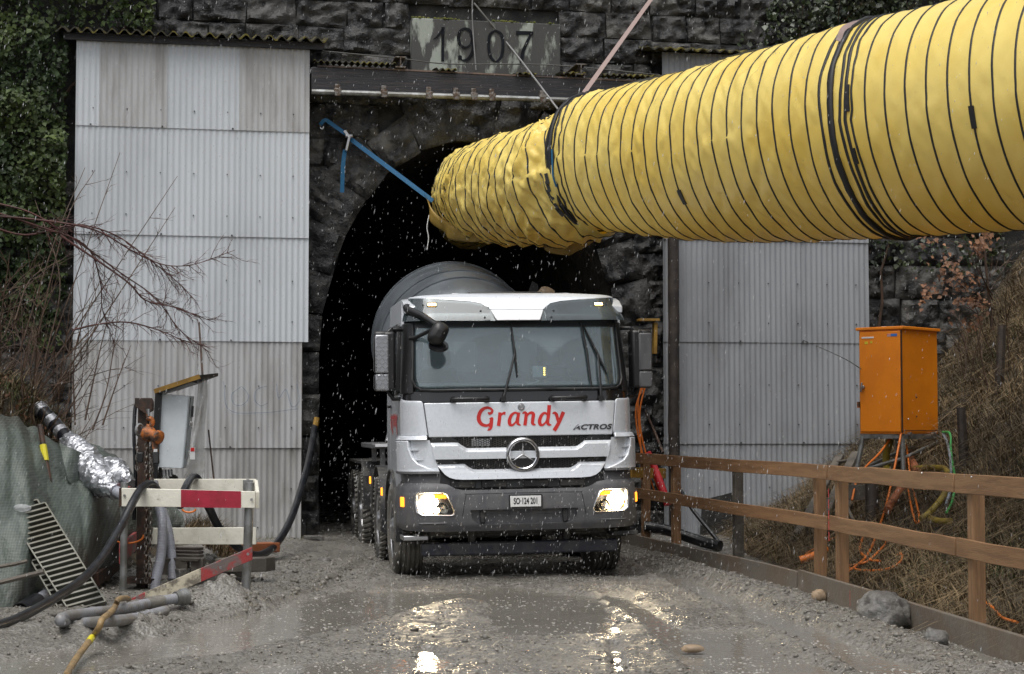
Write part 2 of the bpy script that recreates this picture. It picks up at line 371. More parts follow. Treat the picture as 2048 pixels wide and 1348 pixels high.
def add_weave(m, sc):
    nt = m.node_tree; N, L = nt.nodes, nt.links; b = N['Principled BSDF']; tc = N.new('ShaderNodeTexCoord'); src = b.inputs['Base Color'].links[0].from_socket; last = src
    for ax in ('X', 'Z'):
        w = N.new('ShaderNodeTexWave'); w.bands_direction = ax; w.inputs['Scale'].default_value = sc; w.inputs['Distortion'].default_value = 2.0; w.inputs['Detail Scale'].default_value = .6; L.new(tc.outputs['Object'], w.inputs['Vector'])
        r = N.new('ShaderNodeMapRange'); r.inputs[1].default_value = .55; r.inputs[2].default_value = .95; r.inputs[4].default_value = .22; L.new(w.outputs['Fac'], r.inputs[0])
        x = N.new('ShaderNodeMix'); x.data_type = 'RGBA'; x.inputs[7].default_value = (.17, .20, .175, 1); L.new(r.outputs[0], x.inputs[0]); L.new(last, x.inputs[6]); last = x.outputs[2]
    L.new(last, b.inputs['Base Color'])
add_weave(M['tarp'], 13.0)
M['grating'] = mat('grating', (.15, .15, .128), (.10, .095, .072), 2, rough=.55, metal=.3)
M['soil'] = mat('soil', (.035, .027, .017), (.075, .058, .034), 4, rough=.9, bump=1, bsc=10, bdist=.05)
M['grass_dry'] = leaf_vary(mat('grass_dry', (.21, .15, .080), (.075, .055, .028), 1.1, .38, .62, rough=.7), .5)
M['grass_green'] = leaf_vary(mat('grass_green', (.045, .06, .014), (.09, .08, .03), 3, rough=.7), .5)
M['ivy'] = leaf_vary(mat('ivy', (.022, .040, .012), (.058, .082, .022), 1.1, .42, .62, rough=.55, spec=.3), .5)
M['drum_blue'] = mat('drum_blue', (.07, .10, .17), rough=.5)
M['ivy_dark'] = leaf_vary(mat('ivy_dark', (.018, .03, .012), (.035, .045, .016), 1.3, rough=.4), .5)
M['twig_red'] = mat('twig_red', (.075, .022, .018), (.05, .02, .015), 6, rough=.6)
M['twig'] = mat('twig', (.085, .05, .03), (.05, .03, .02), 6, rough=.7)
M['leaf_brown'] = leaf_vary(mat('leaf_brown', (.20, .095, .045), (.12, .055, .028), 5, rough=.7), .5)
M['rock'] = mat('rock', (.10, .096, .09), (.16, .153, .14), 5, rough=.5, bump=.8, bsc=14, bdist=.03, c3=(.05, .047, .043), sc3=3, lo3=.5, hi3=.6)
M['rock_tan'] = mat('rock_tan', (.28, .2, .125), (.2, .15, .1), 6, rough=.55, bump=.6, bsc=20)
M['pebble'] = leaf_vary(mat('pebble', (.175, .162, .142), rough=.12), .6)
M['clod'] = leaf_vary(mat('clod', (.15, .14, .12), rough=.42, bump=.6, bsc=60), .25)
M['foam'] = mat('foam', (.42, .405, .375), rough=.25)
M['snow'] = mat('snow', (.80, .82, .85), rough=.6, alpha=.42)
_nt = M['snow'].node_tree; _g = _nt.nodes.new('ShaderNodeNewGeometry'); _r = _nt.nodes.new('ShaderNodeMapRange'); _r.inputs[3].default_value = .08; _r.inputs[4].default_value = .62
_nt.links.new(_g.outputs['Random Per Island'], _r.inputs[0]); _nt.links.new(_r.outputs[0], _nt.nodes['Principled BSDF'].inputs['Alpha'])
_tl = _nt.nodes.new('ShaderNodeBsdfTranslucent'); _tl.inputs[0].default_value = (.85, .86, .88, 1); _mx = _nt.nodes.new('ShaderNodeMixShader'); _mx.inputs[0].default_value = .5
_tp = _nt.nodes.new('ShaderNodeBsdfTransparent'); _m2 = _nt.nodes.new('ShaderNodeMixShader'); _nt.nodes['Principled BSDF'].inputs['Alpha'].default_value = 1
for _l in list(_nt.links):
    if _l.to_node == _nt.nodes['Principled BSDF'] and _l.to_socket.name == 'Alpha': _nt.links.remove(_l)
_nt.nodes['Principled BSDF'].inputs['Alpha'].default_value = 1
_nt.links.new(_nt.nodes['Principled BSDF'].outputs[0], _mx.inputs[1]); _nt.links.new(_tl.outputs[0], _mx.inputs[2]); _nt.links.new(_r.outputs[0], _m2.inputs[0]); _nt.links.new(_tp.outputs[0], _m2.inputs[1]); _nt.links.new(_mx.outputs[0], _m2.inputs[2])
_nt.links.new(_m2.outputs[0], _nt.nodes['Material Output'].inputs[0])
M['plastic_sheet'] = mat('plastic_sheet', (.62, .63, .62), (.45, .44, .41), 3, rough=.3, alpha=.5, bump=.4, bsc=10, bdist=.02)
M['sticker_white'] = mat('sticker_white', (.7, .7, .7), rough=.4)
M['sticker_blue'] = mat('sticker_blue', (.04, .16, .5), rough=.4)
M['sticker_yellow'] = mat('sticker_yellow', (.62, .55, .03), rough=.4)
M['graffiti'] = mat('graffiti', (.20, .33, .46), rough=.7, alpha=.30)
M['graffiti_orange'] = mat('graffiti_orange', (.36, .13, .03), rough=.5)
M['red_mark'] = mat('red_mark', (.55, .06, .06), rough=.6)

def ground_mat():
    m = bpy.data.materials.new('wet_mud'); m.use_nodes = True; nt = m.node_tree; N, L = nt.nodes, nt.links; b = N['Principled BSDF']
    tc = N.new('ShaderNodeTexCoord')
    def noise(s, d=6):
        t = N.new('ShaderNodeTexNoise'); t.inputs['Scale'].default_value = s; t.inputs['Detail'].default_value = d; L.new(tc.outputs['Object'], t.inputs['Vector']); return t.outputs[0]
    def rng(s, a, b_, c, d):
        r = N.new('ShaderNodeMapRange'); r.inputs[1].default_value = a; r.inputs[2].default_value = b_; r.inputs[3].default_value = c; r.inputs[4].default_value = d; L.new(s, r.inputs[0]); return r.outputs[0]
    def mix(f, c1, c2):
        x = N.new('ShaderNodeMix'); x.data_type = 'RGBA'; L.new(f, x.inputs[0])
        for i, c in ((6, c1), (7, c2)):
            if isinstance(c, tuple): x.inputs[i].default_value = (*c, 1)
            else: L.new(c, x.inputs[i])
        return x.outputs[2]
    c = mix(rng(noise(1.1), .35, .65, 0, 1), (.118, .110, .096), (.178, .168, .15))
    c = mix(rng(noise(22, 4), .42, .62, 0, 1), c, (.205, .194, .175))
    v = N.new('ShaderNodeTexVoronoi'); v.inputs['Scale'].default_value = 38; L.new(tc.outputs['Object'], v.inputs['Vector'])
    g = mix(rng(v.outputs['Distance'], .25, .5, .55, 0), c, (.065, .062, .058))
    L.new(g, b.inputs['Base Color'])
    L.new(rng(noise(1.7), .4, .6, .16, .42), b.inputs['Roughness'])
    bp = N.new('ShaderNodeBump'); bp.inputs['Strength'].default_value = .8; bp.inputs['Distance'].default_value = .012; L.new(v.outputs['Distance'], bp.inputs['Height'])
    b2 = N.new('ShaderNodeBump'); b2.inputs['Strength'].default_value = .5; b2.inputs['Distance'].default_value = .02; L.new(noise(45, 6), b2.inputs['Height']); L.new(bp.outputs[0], b2.inputs['Normal'])
    L.new(b2.outputs[0], b.inputs['Normal']); return m
M['mud'] = ground_mat()
def water_mat():
    m = mat('muddy_water', (.185, .174, .152), (.205, .194, .172), .8, rough=.08, spec=.32)
    nt = m.node_tree; N, L = nt.nodes, nt.links; b = N['Principled BSDF']; tc = N.new('ShaderNodeTexCoord')
    t = N.new('ShaderNodeTexNoise'); t.inputs['Scale'].default_value = 5; t.inputs['Detail'].default_value = 4
    t2 = N.new('ShaderNodeTexVoronoi'); t2.inputs['Scale'].default_value = 22
    L.new(tc.outputs['Object'], t.inputs['Vector']); L.new(tc.outputs['Object'], t2.inputs['Vector'])
    a = N.new('ShaderNodeBump'); a.inputs['Strength'].default_value = .28; a.inputs['Distance'].default_value = .02; L.new(t.outputs[0], a.inputs['Height'])
    c = N.new('ShaderNodeBump'); c.inputs['Strength'].default_value = .14; c.inputs['Distance'].default_value = .01; L.new(t2.outputs['Distance'], c.inputs['Height']); L.new(a.outputs[0], c.inputs['Normal'])
    L.new(c.outputs[0], b.inputs['Normal']); return m
M['water'] = water_mat()
def glass_mat(name, tint, refl=1.0, dirt_sheen=.0):
    m = bpy.data.materials.new(name); m.use_nodes = True; nt = m.node_tree; N, L = nt.nodes, nt.links; N.clear()
    out = N.new('ShaderNodeOutputMaterial'); tr = N.new('ShaderNodeBsdfTransparent'); tr.inputs[0].default_value = (*tint, 1)
    gl = N.new('ShaderNodeBsdfGlossy'); gl.inputs['Roughness'].default_value = .03; fr = N.new('ShaderNodeFresnel'); fr.inputs[0].default_value = 1.5
    mm = N.new('ShaderNodeMath'); mm.operation = 'MULTIPLY'; mm.inputs[1].default_value = refl; mm.use_clamp = True; L.new(fr.outputs[0], mm.inputs[0])
    mx = N.new('ShaderNodeMixShader'); L.new(mm.outputs[0], mx.inputs[0]); L.new(tr.outputs[0], mx.inputs[1]); L.new(gl.outputs[0], mx.inputs[2]); last = mx.outputs[0]
    if dirt_sheen:
        df = N.new('ShaderNodeBsdfDiffuse'); df.inputs[0].default_value = (.38, .48, .53, 1); m2 = N.new('ShaderNodeMixShader')  # bluish diffuse film: dirt, plus pale reflections painted into the glass colour
        tc = N.new('ShaderNodeTexCoord'); t = N.new('ShaderNodeTexNoise'); t.inputs['Scale'].default_value = 3; t.inputs['Detail'].default_value = 8; L.new(tc.outputs['Object'], t.inputs['Vector'])
        r = N.new('ShaderNodeMapRange'); r.inputs[1].default_value = .3; r.inputs[2].default_value = .7; r.inputs[3].default_value = dirt_sheen * .6; r.inputs[4].default_value = dirt_sheen * 1.3; L.new(t.outputs[0], r.inputs[0])
        L.new(r.outputs[0], m2.inputs[0]); L.new(last, m2.inputs[1]); L.new(df.outputs[0], m2.inputs[2]); last = m2.outputs[0]
    L.new(last, out.inputs[0]); return m
M['windscreen'] = glass_mat('windscreen', (.80, .91, .93), 2.8, .19)
def wiped(m):
    nt = m.node_tree; N, L = nt.nodes, nt.links; df = [n for n in N if n.type == 'BSDF_DIFFUSE'][0]; ms = df.outputs[0].links[0].to_node; fac = ms.inputs[0].links[0].from_socket
    tc = N.new('ShaderNodeTexCoord'); sep = N.new('ShaderNodeSeparateXYZ'); L.new(tc.outputs['Object'], sep.inputs[0]); last = None
    for x, z, r in ((-.18, 1.90, .70), (.85, 1.90, .68), (-1.05, 1.90, .62)):
        cv = N.new('ShaderNodeCombineXYZ'); L.new(sep.outputs[0], cv.inputs[0]); L.new(sep.outputs[2], cv.inputs[2]); d = N.new('ShaderNodeVectorMath'); d.operation = 'DISTANCE'; d.inputs[1].default_value = (x, 0, z); L.new(cv.outputs[0], d.inputs[0])
        mr = N.new('ShaderNodeMapRange'); mr.inputs[1].default_value = r - .015; mr.inputs[2].default_value = r + .015; mr.inputs[3].default_value = .55; mr.inputs[4].default_value = 1.5; L.new(d.outputs['Value'], mr.inputs[0])
        if last is None: last = mr.outputs[0]
        else:
            mn = N.new('ShaderNodeMath'); mn.operation = 'MINIMUM'; L.new(last, mn.inputs[0]); L.new(mr.outputs[0], mn.inputs[1]); last = mn.outputs[0]
    mu = N.new('ShaderNodeMath'); mu.operation = 'MULTIPLY'; L.new(fac, mu.inputs[0]); L.new(last, mu.inputs[1]); L.new(mu.outputs[0], ms.inputs[0])
wiped(M['windscreen'])
M['dash'] = mat('dash', (.30, .37, .37), (.24, .30, .30), 5, rough=.7)
M['side_glass'] = glass_mat('side_glass', (.6, .68, .68), 1.5, .05)
M['lamp_glass'] = glass_mat('lamp_glass', (.95, .95, .95), 1.0)
M['smoked'] = glass_mat('smoked', (.33, .37, .38), 1.8, .10)
# ================================================================== GROUND
def XY(px, py): p = gnd(px, py); return (p.x, p.y)
def seg_dist(X, Y, pl):
    d = np.full(np.shape(X), 1e9)
    for (a, b) in zip(pl[:-1], pl[1:]):
        ax, ay = a; bx, by = b; vx, vy = bx - ax, by - ay; L2 = vx * vx + vy * vy + 1e-9
        t = np.clip(((X - ax) * vx + (Y - ay) * vy) / L2, 0, 1)
        d = np.minimum(d, np.hypot(X - ax - t * vx, Y - ay - t * vy))
    return d
PUD = [  # polyline, half width, depth
    ([XY(60, 1345), XY(330, 1292), XY(560, 1250), XY(790, 1195)], .66, .14),
    ([XY(1000, 1185), XY(1090, 1200), XY(1120, 1260)], .62, .10),
    ([XY(870, 1150), XY(1080, 1146), XY(1240, 1150)], .5, .07),
    ([XY(1330, 1150), XY(1530, 1235), XY(1800, 1360)], .20, .07),
    ([XY(1420, 1270), XY(1560, 1345)], .42, .06),
    ([XY(560, 1345), XY(800, 1330)], .55, .05), ([XY(852, 1300), XY(862, 1350)], .07, .045), ([XY(1228, 1292), XY(1238, 1350)], .06, .045),  # last two: narrow dips added so their water throws headlight glints
    ([XY(1210, 1180), XY(1330, 1260), XY(1420, 1345)], .16, .05),
]
def seg_s(X, Y, pl):
    best = np.full(np.shape(X), 1e9); S_ = np.zeros(np.shape(X)); O_ = np.zeros(np.shape(X)); acc = 0
    for (a, b) in zip(pl[:-1], pl[1:]):
        ax, ay = a; bx, by = b; vx, vy = bx - ax, by - ay; L = math.hypot(vx, vy) + 1e-9
        t = np.clip(((X - ax) * vx + (Y - ay) * vy) / L / L, 0, 1); d = np.hypot(X - ax - t * vx, Y - ay - t * vy)
        sd = ((X - ax) * vy - (Y - ay) * vx) / L; m = d < best; best = np.where(m, d, best); S_ = np.where(m, acc + t * L, S_); O_ = np.where(m, sd, O_); acc += L
    return best, S_, O_
TRACKS = [[XY(1270, 1120), XY(1420, 1185), XY(1620, 1270), XY(1800, 1350)], [XY(1300, 1100), XY(1560, 1180), XY(1820, 1270), XY(2010, 1345)], [XY(770, 1120), XY(690, 1180), XY(560, 1225), XY(380, 1290), XY(200, 1350)]]
RIDGE = [([XY(700, 1345), XY(790, 1290), XY(850, 1225), XY(960, 1165)], .30, .02),
         ([XY(1180, 1345), XY(1225, 1260), XY(1230, 1180)], .35, .012),
         ([XY(1300, 1130), XY(1560, 1205), XY(1800, 1290), XY(2040, 1370)], .35, .06),
         ([XY(0, 1290), XY(200, 1245), XY(440, 1225), XY(620, 1170)], .22, .05)]
def gh(X, Y):
    X = np.asarray(X, float); Y = np.asarray(Y, float)
    near = sstep(34, 26, Y) * sstep(5, 9, Y)
    h = .028 + .055 * fbm(X * .9, Y * .7, 3) + (.034 * fbm(X * 4.2 + 3, Y * 4.2, 3) + .024 * fbm(X * 12, Y * 12 + 9, 3)) * (1 - .5 * sstep(2.4, 1.5, np.abs(X + .1))) * (.5 + 1.1 * vnoise(X * 1.3 + 5, Y * 1.3))
    h = h + .012 * sstep(-.15, .3, fbm(X * 23, Y * 23, 2)) + .03 * sstep(-1.6, -2.6, X) * fbm(X * 9, Y * 9, 3)
    h = h + .03 * sstep(-1.9, -3.0, X) + .03 * sstep(17, 21, Y)
    for pl, w, d in PUD: h = h - d * sstep(w * 1.25, w * .35, seg_dist(X, Y, pl) + .16 * fbm(X * 2.2, Y * 2.2, 3) * 2 * w)
    for pl, w, d in RIDGE: h = h + d * sstep(w, 0, seg_dist(X, Y, pl) + .2 * fbm(X * 3, Y * 3, 3))
    for k, tr in enumerate(TRACKS):
        d, s_, o_ = seg_s(X, Y, tr); w = sstep(.26, .16, d) * (.55 + .9 * vnoise(X * 1.1 + k, Y * 1.1))
        h = h - w * .022 - w * .016 * sstep(-.2, .5, np.sin((s_ + np.abs(o_) * .9) * 2 * np.pi / .15)) + .02 * sstep(.42, .30, d) * sstep(.2, .27, d)
    x0, y0 = XY(340, 1180); h = h - .06 * np.exp(-((X - x0) / .8) ** 2 - ((Y - y0) / .7) ** 2)
    for px, py, r, hh in ((440, 1222, .34, .16), (330, 1262, .35, .05), (520, 1150, .5, .05), (250, 1275, .5, .07), (1700, 1180, .5, .05)):
        x0, y0 = XY(px, py); q = np.hypot((X - x0) / 1.3, Y - y0) / r
        h = h + hh * np.exp(-q * q * 1.3) * (1 + 1.6 * fbm(X * 9, Y * 9, 3))
    return h * near + (1 - near) * .03
def ghz(px, py, dz=0.0):
    p = gnd(px, py, .05)
    for _ in range(4): p = gnd(px, py, max(.0, float(gh(np.array(p.x), np.array(p.y)))) + dz)
    return p
def lin(a, b, n): return np.linspace(a, b, n, endpoint=False)
xs = np.concatenate([lin(-90, -9, 16), lin(-9, -4.6, 40), lin(-4.6, 4.6, 300), lin(4.6, 9, 30), np.linspace(9, 90, 16)])
ys = np.concatenate([lin(-90, 5, 18), lin(5, 10.6, 20), lin(10.6, 20, 380), lin(20, 27, 110), lin(27, 45, 30), np.linspace(45, 120, 8)])
GX, GY = np.meshgrid(xs, ys); GZ = gh(GX, GY)
def np_grid(GX, GY, GZ, name):
    ny, nx = GX.shape; V = np.stack([GX, GY, GZ], -1).reshape(-1, 3)
    i = (np.arange(ny - 1)[:, None] * nx + np.arange(nx - 1)[None]).ravel()
    return np_mesh(name, V, np.stack([i, i + 1, i + nx + 1, i + nx], 1))
struct('ground', np_grid(GX, GY, GZ, 'ground'), M['mud'])
wm = MB(); wm.grid([[(x, y, .0) for x in np.linspace(-4.6, 4.0, 12)] for y in np.linspace(6.5, 22.5, 20)])
struct('puddle_water', wm, M['water'])

def bank_r(X, Y):
    foot = np.interp(Y, [8, 12, 17, 20, 22, 24, 26], [4.0, 3.75, 3.15, 2.8, 2.75, 2.9, 2.95]); d = np.maximum(X - foot, -1)
    h = np.where(d > 0, .37 * d + .105 * d * d * sstep(0, 1.5, d), .3 * d)
    h = np.minimum(h, 4.2 + .25 * d)
    return h + .16 * fbm(X * 1.5, Y * 1.5, 3) * sstep(0, .6, d) + .03
def bank_l(X, Y):
    foot = np.interp(Y, [8, 14, 16.5, 19, 21, 24], [-4.6, -4.55, -4.25, -4.05, -4.0, -4.0]); d = np.maximum(foot - X, -1)
    h = np.where(d > 0, 1.7 * sstep(0, 1.0, d) * sstep(22.9, 17.5, Y) + .28 * d, .3 * d)
    return h + .2 * fbm(X * 1.6 + 4, Y * 1.6, 3) * sstep(0, .5, d) + .02
a, b = np.meshgrid(np.linspace(2.4, 16, 110), np.linspace(6, 26.5, 130)); struct('hillside', np_grid(a, b, bank_r(a, b), 'hillside'), M['soil'])
a, b = np.meshgrid(np.linspace(-18, -3.6, 100), np.linspace(6, 24.4, 120)); struct('embankment', np_grid(a, b, bank_l(a, b), 'embankment'), M['soil'])

# ================================================================== TUNNEL PORTAL
ARCH_L = [(640, 1075), (637, 950), (635, 800), (639, 680), (655, 580), (688, 478), (726, 411), (760, 361), (803, 323), (860, 294), (945, 278)]
SN = -.45                                           # stone face behind the cladding plane
UC = wuv(945, 278, SN)[0]
_al = [wuv(px, py, SN) for px, py in ARCH_L]; _al[0] = (_al[0][0], -.1)
ARCH = [Vector((u, z, 0)) for u, z in _al] + [Vector((2 * UC - u, z, 0)) for u, z in reversed(_al[:-1])]
ARCHS = catmull(ARCH, 5)
portal = thing('tunnel_portal', 'dark wet stone tunnel portal with an arched opening and a year stone above it', 'tunnel portal', W(UC, 0, SN))
# backing wall with the arch cut out
bk = MB(); ztop = 10.5; ul, ur = -13.0, 13.0
ring_o = []
for p in ARCHS:
    ring_o.append(p)
mid = len(ARCHS) // 2
vs, fs = [], []
def outer(p):
    d = Vector((p.x - UC, p.y - 2.6, 0))
    if p.y < 2.6: return (ul if d.x < 0 else ur, p.y)
    return None
top = []
for i, p in enumerate(ARCHS):
    t = i / (len(ARCHS) - 1)
    if t < .3: q = (ul, p.y if t < .02 else ztop * t / .3)
    elif t > .7: q = (ur, ztop * (1 - t) / .3)
    else: q = (ul + (ur - ul) * (t - .3) / .4, ztop)
    top.append(q)
for p, q in zip(ARCHS, top):
    vs.append(W(p.x, p.y, SN - .06)); vs.append(W(q[0], max(q[1], -.1), SN - .06))
fs = [(2 * i, 2 * i + 1, 2 * i + 3, 2 * i + 2) for i in range(len(ARCHS) - 1)]
bk.add(vs, fs); part('backing', bk, M['mortar'], portal, smooth=0)
# lining that runs into the hill
P = []
for n in [SN - .02, SN - .3, SN - .8, SN - 1.5] + [SN - 2.5 - 1.5 * k for k in range(24)]:
    row = []
    for p in ARCHS:
        d = Vector((p.x - UC, max(p.y - 2.8, 0), 0)).normalized()
        k = .06 * n3(p.x * 1.3, p.y * 1.3, n * .9) + (.0 if n > SN - .1 else .05)
        row.append(W(p.x + d.x * k, p.y + d.y * k, n))
    P.append(row)
ln = MB().grid(P); e = P[-1]; ln.add(e, [tuple(range(len(e)))])
part('lining', ln, M['lining'], portal, smooth=60)
tf = MB(); tf.grid([[W(UC + x, .02 + .05 * n3(x * 2, n * .7, 3), n) for x in np.linspace(-2.4, 2.4, 14)] for n in np.linspace(SN - 2, SN - 36, 30)])
struct('tunnel_floor', tf, M['mud'])

def stone_mb(quad, n0, bulge=.06, rough=.05, seed=0, nu=15, nv=11, inset=.006):
    """rock-faced block: quad = 4 (u,z) corners ccw, front near n0+bulge"""
    a, b, c, d = [Vector((q[0], q[1], 0)) for q in quad]; cen = (a + b + c + d) / 4
    rnd = random.Random(seed)
    def jit(p): return p + (cen - p).normalized() * inset + Vector((rnd.uniform(-.025, .025), rnd.uniform(-.02, .02), 0))
    a, b, c, d = map(jit, (a, b, c, d)); A, B = [], []
    o = rnd.uniform(0, 100); ti, tj = rnd.uniform(-.03, .03), rnd.uniform(-.03, .03)
    for j in range(nv + 1):
        ra, rb = [], []
        for i in range(nu + 1):
            s, t = i / nu, j / nv
            p = (a * (1 - s) + b * s) * (1 - t) + (d * (1 - s) + c * s) * t
            e = min(s, 1 - s) * 2 * (nu / 8), min(t, 1 - t) * 2; edge = min(1, min(min(s, 1 - s) * 9, min(t, 1 - t) * 7))
            q = n3(p.x * 3.1 + o, p.y * 3.1, 0) * rough * 1.2 + n3(p.x * 8 + o, p.y * 8, 5) * rough * 1.1 + n3(p.x * 19 + o, p.y * 19, 9) * rough * .5
            n = n0 + edge ** .6 * (bulge + q + ti * (s - .5) + tj * (t - .5)) - .005
            ra.append(W(p.x, p.y, n)); rb.append(W(p.x, p.y, n0 - .14))
        A.append(ra); B.append(rb)
    m = MB(); m.grid(A)
    # rim back to the joint
    loop = [A[0][i] for i in range(nu)] + [A[j][nu] for j in range(nv)] + [A[nv][i] for i in range(nu, 0, -1)] + [A[j][0] for j in range(nv, 0, -1)]
    lb = [B[0][i] for i in range(nu)] + [B[j][nu] for j in range(nv)] + [B[nv][i] for i in range(nu, 0, -1)] + [B[j][0] for j in range(nv, 0, -1)]
    k = len(loop); m.add(loop + lb, [(i, i + k, (i + 1) % k + k, (i + 1) % k) for i in range(k)]); return m
NST = [0]
def add_stone(quad, n0=SN, bulge=.06, rough=.05, pale=.12):
    NST[0] += 1
    part('stone', stone_mb(quad, n0, bulge, rough, NST[0] * 13 + 5), M['stone_pale'] if random.random() < pale else M['stone'], portal, smooth=50)
# arch ring
tot = [0]
for p, q in zip(ARCHS[:-1], ARCHS[1:]): tot.append(tot[-1] + (q - p).length)
def arch_at(s):
    for i in range(len(tot) - 1):
        if tot[i + 1] >= s or i == len(tot) - 2:
            t = (s - tot[i]) / (tot[i + 1] - tot[i]); p = ARCHS[i].lerp(ARCHS[i + 1], t); d = (ARCHS[i + 1] - ARCHS[i]).normalized()
            nn = Vector((-d.y, d.x, 0)); return p, nn
def ring_depth(s): return .62
s = 0; RING = []
while s < tot[-1] - .2:
    L = random.uniform(.46, .68)
    if tot[-1] - s - L < .3: L = tot[-1] - s
    p0, n0 = arch_at(s); p1, n1 = arch_at(min(s + L, tot[-1] - 1e-4))
    dp = random.choice((.55, .72, .9)); jamb = p0.y < 2.2
    if jamb: n0 = n1 = Vector((1 if p0.x > UC else -1, 0, 0)); dp = random.uniform(.4, .8)
    inn = random.uniform(0, .03)
    q = [p0 - n0 * inn, p0 + n0 * dp, p1 + n1 * dp, p1 - n1 * inn]
    add_stone([(v.x, v.y) for v in q], SN + .02, .05, .075, .25); RING.append((p0, dp)); s += L
AX = [p.x for p in ARCHS[:mid]]; AZ = [p.y for p in ARCHS[:mid]]
def arch_half(z):
    """half width of opening plus ring at height z"""
    best = 0
    for i, p in enumerate(ARCHS[:mid + 1]):
        d = (ARCHS[min(i + 1, mid)] - ARCHS[max(i - 1, 0)]).normalized(); nn = Vector((-d.y, d.x, 0)); q = p + nn * .55
        if abs(q.y - z) < .22: best = max(best, UC - q.x)
    return best
LEFT_U0, LEFT_U1 = wuv(150, 700)[0], wuv(617, 500)[0]
RIGHT_U0, RIGHT_U1 = wuv(1326, 600)[0], wuv(1737, 600)[0]
PL = [wuv(821, 38, SN), wuv(1118, 52, SN), wuv(1118, 140, SN), wuv(821, 133, SN)]
PU0, PU1, PZ1, PZ0 = PL[0][0], PL[1][0], (PL[0][1] + PL[1][1]) / 2, (PL[2][1] + PL[3][1]) / 2 - .1
def course(z0, z1, u0, u1, wmin=.5, wmax=.85, pale=.12, bulge=.045):
    u = u0
    while u < u1 - .12:
        w = random.uniform(wmin, wmax)
        if u1 - (u + w) < .3: w = u1 - u
        add_stone([(u, z0), (u + w, z0), (u + w, z1), (u, z1)], SN, bulge, .078, pale); u += w
z = .0; zt = wuv(1000, 178, SN)[1] + .05
while z < zt:                                       # rubble between the claddings
    h = random.uniform(.34, .5); hw = arch_half(z + h / 2)
    for (u0, u1) in ((LEFT_U1 - .35, UC - hw + .08), (UC + hw - .08, RIGHT_U0 + .25)):
        if hw == 0 and u0 > LEFT_U1: continue
        if hw == 0: u0, u1 = LEFT_U1 - .35, RIGHT_U0 + .25
        if u1 - u0 > .15: course(z, z + h, u0, u1, .45, .9, .2, .05)
    z += h
z = zt
while z < 8.6:                                      # coursed blocks above
    h = random.uniform(.36, .42)
    if z + h > PZ0 + .06 and z < PZ1 - .1:
        course(z, z + h, -5.6, PU0 - .01, .5, .75, .10); course(z, z + h, PU1 + .01, 6.4, .5, .75, .15)
    else: course(z, z + h, -6.2, 6.4, .5, .78, .15 if z < 8.2 else .3)
    z += h
z = 2.0
while z < 6.0:                                      # right of the right cladding
    h = random.uniform(.42, .52); course(z, z + h, RIGHT_U1 - .1, RIGHT_U1 + 2.4, .6, .95, .55, .06); z += h
z = 1.6
while z < 4.8:                                      # left, below the ivy
    h = random.uniform(.42, .52); course(z, z + h, LEFT_U0 - 2.2, LEFT_U0 + .1, .6, .95, .5, .06); z += h
# year stone
pm_ = MB()
ny, nx = 5, 14
A_ = [[W(PU0 + (PU1 - PU0) * i / nx, PZ0 + (PZ1 - PZ0) * j / ny, SN + .10 + .006 * n3(i * .7, j * .9, 2)) for i in range(nx + 1)] for j in range(ny + 1)]
B_ = [[p - WN * .2 for p in r] for r in A_]
pm_.shell(A_, B_); yr = part('year_stone', pm_, M['plaque'], portal, bevel=.012)
def dmap(px, py):
    u, z_ = wuv(px, py, SN + .11); return W(u, z_, SN + .113)
def px_stroke(mb, pts, ws):
    vs, fs = stroke(pts, ws); k = len(mb.v)
    mb.add([dmap(*p) for p in vs], fs); mb.add([dmap(*p) - WN * .02 for p in vs], fs)
def q(x, y): return (800 + x / 6.024, 20 + y / 6.024)
one = MB(); px_stroke(one, [q(518, 205), q(515, 400), q(514, 620)], [6.5, 6, 6]); px_stroke(one, [q(400, 355), q(450, 320), q(518, 232)], [1.5, 4, 5])
part('digit', one, M['digit'], portal, smooth=0)
nine = MB()
px_stroke(nine, [q(862, 330), q(840, 250), q(785, 228), q(725, 260), q(705, 340), q(725, 420), q(785, 455), q(845, 420), q(870, 340)], [5, 6, 6, 6, 7, 6, 5, 4, 4])
px_stroke(nine, [q(868, 300), q(885, 420), q(868, 520), q(820, 590), q(770, 610), q(735, 595)], [4, 7, 7, 6, 5, 2]); px_stroke(nine, [q(700, 575), q(722, 575), q(745, 575)], [7, 10, 7])
part('digit', nine, M['digit'], portal, smooth=0)
zer = MB(); px_stroke(zer, [q(1150, 246), q(1085, 300), q(1068, 430), q(1090, 560), q(1155, 622), q(1220, 560), q(1240, 430), q(1222, 300), q(1150, 246)], [4, 6, 6, 6, 4, 6, 6, 6, 4])
part('digit', zer, M['digit'], portal, smooth=0)
sev = MB(); px_stroke(sev, [q(1398, 277), q(1500, 277), q(1605, 279)], [8, 8, 7]); px_stroke(sev, [q(1580, 290), q(1530, 390), q(1480, 510), q(1460, 640)], [5, 6, 7, 6])
part('digit', sev, M['digit'], portal, smooth=0)
ms = MB()
for i in range(90):
    px = random.choice((840, 880, 905, 1000, 1025, 1075)) + random.gauss(0, 14); u = wuv(min(max(px, 824), 1115), 45, SN)[0]; r = random.uniform(.012, .035)
    c = W(u, PZ1 + .005, SN + .09 - random.uniform(0, .06)); ms.lathe([(r * .3, r * .8), (r * .8, r * .5), (r, 0), (r * .6, -r * .4)], c, (0, 0, 1), 6)
part('moss', ms, M['moss'], portal, kind='stuff')

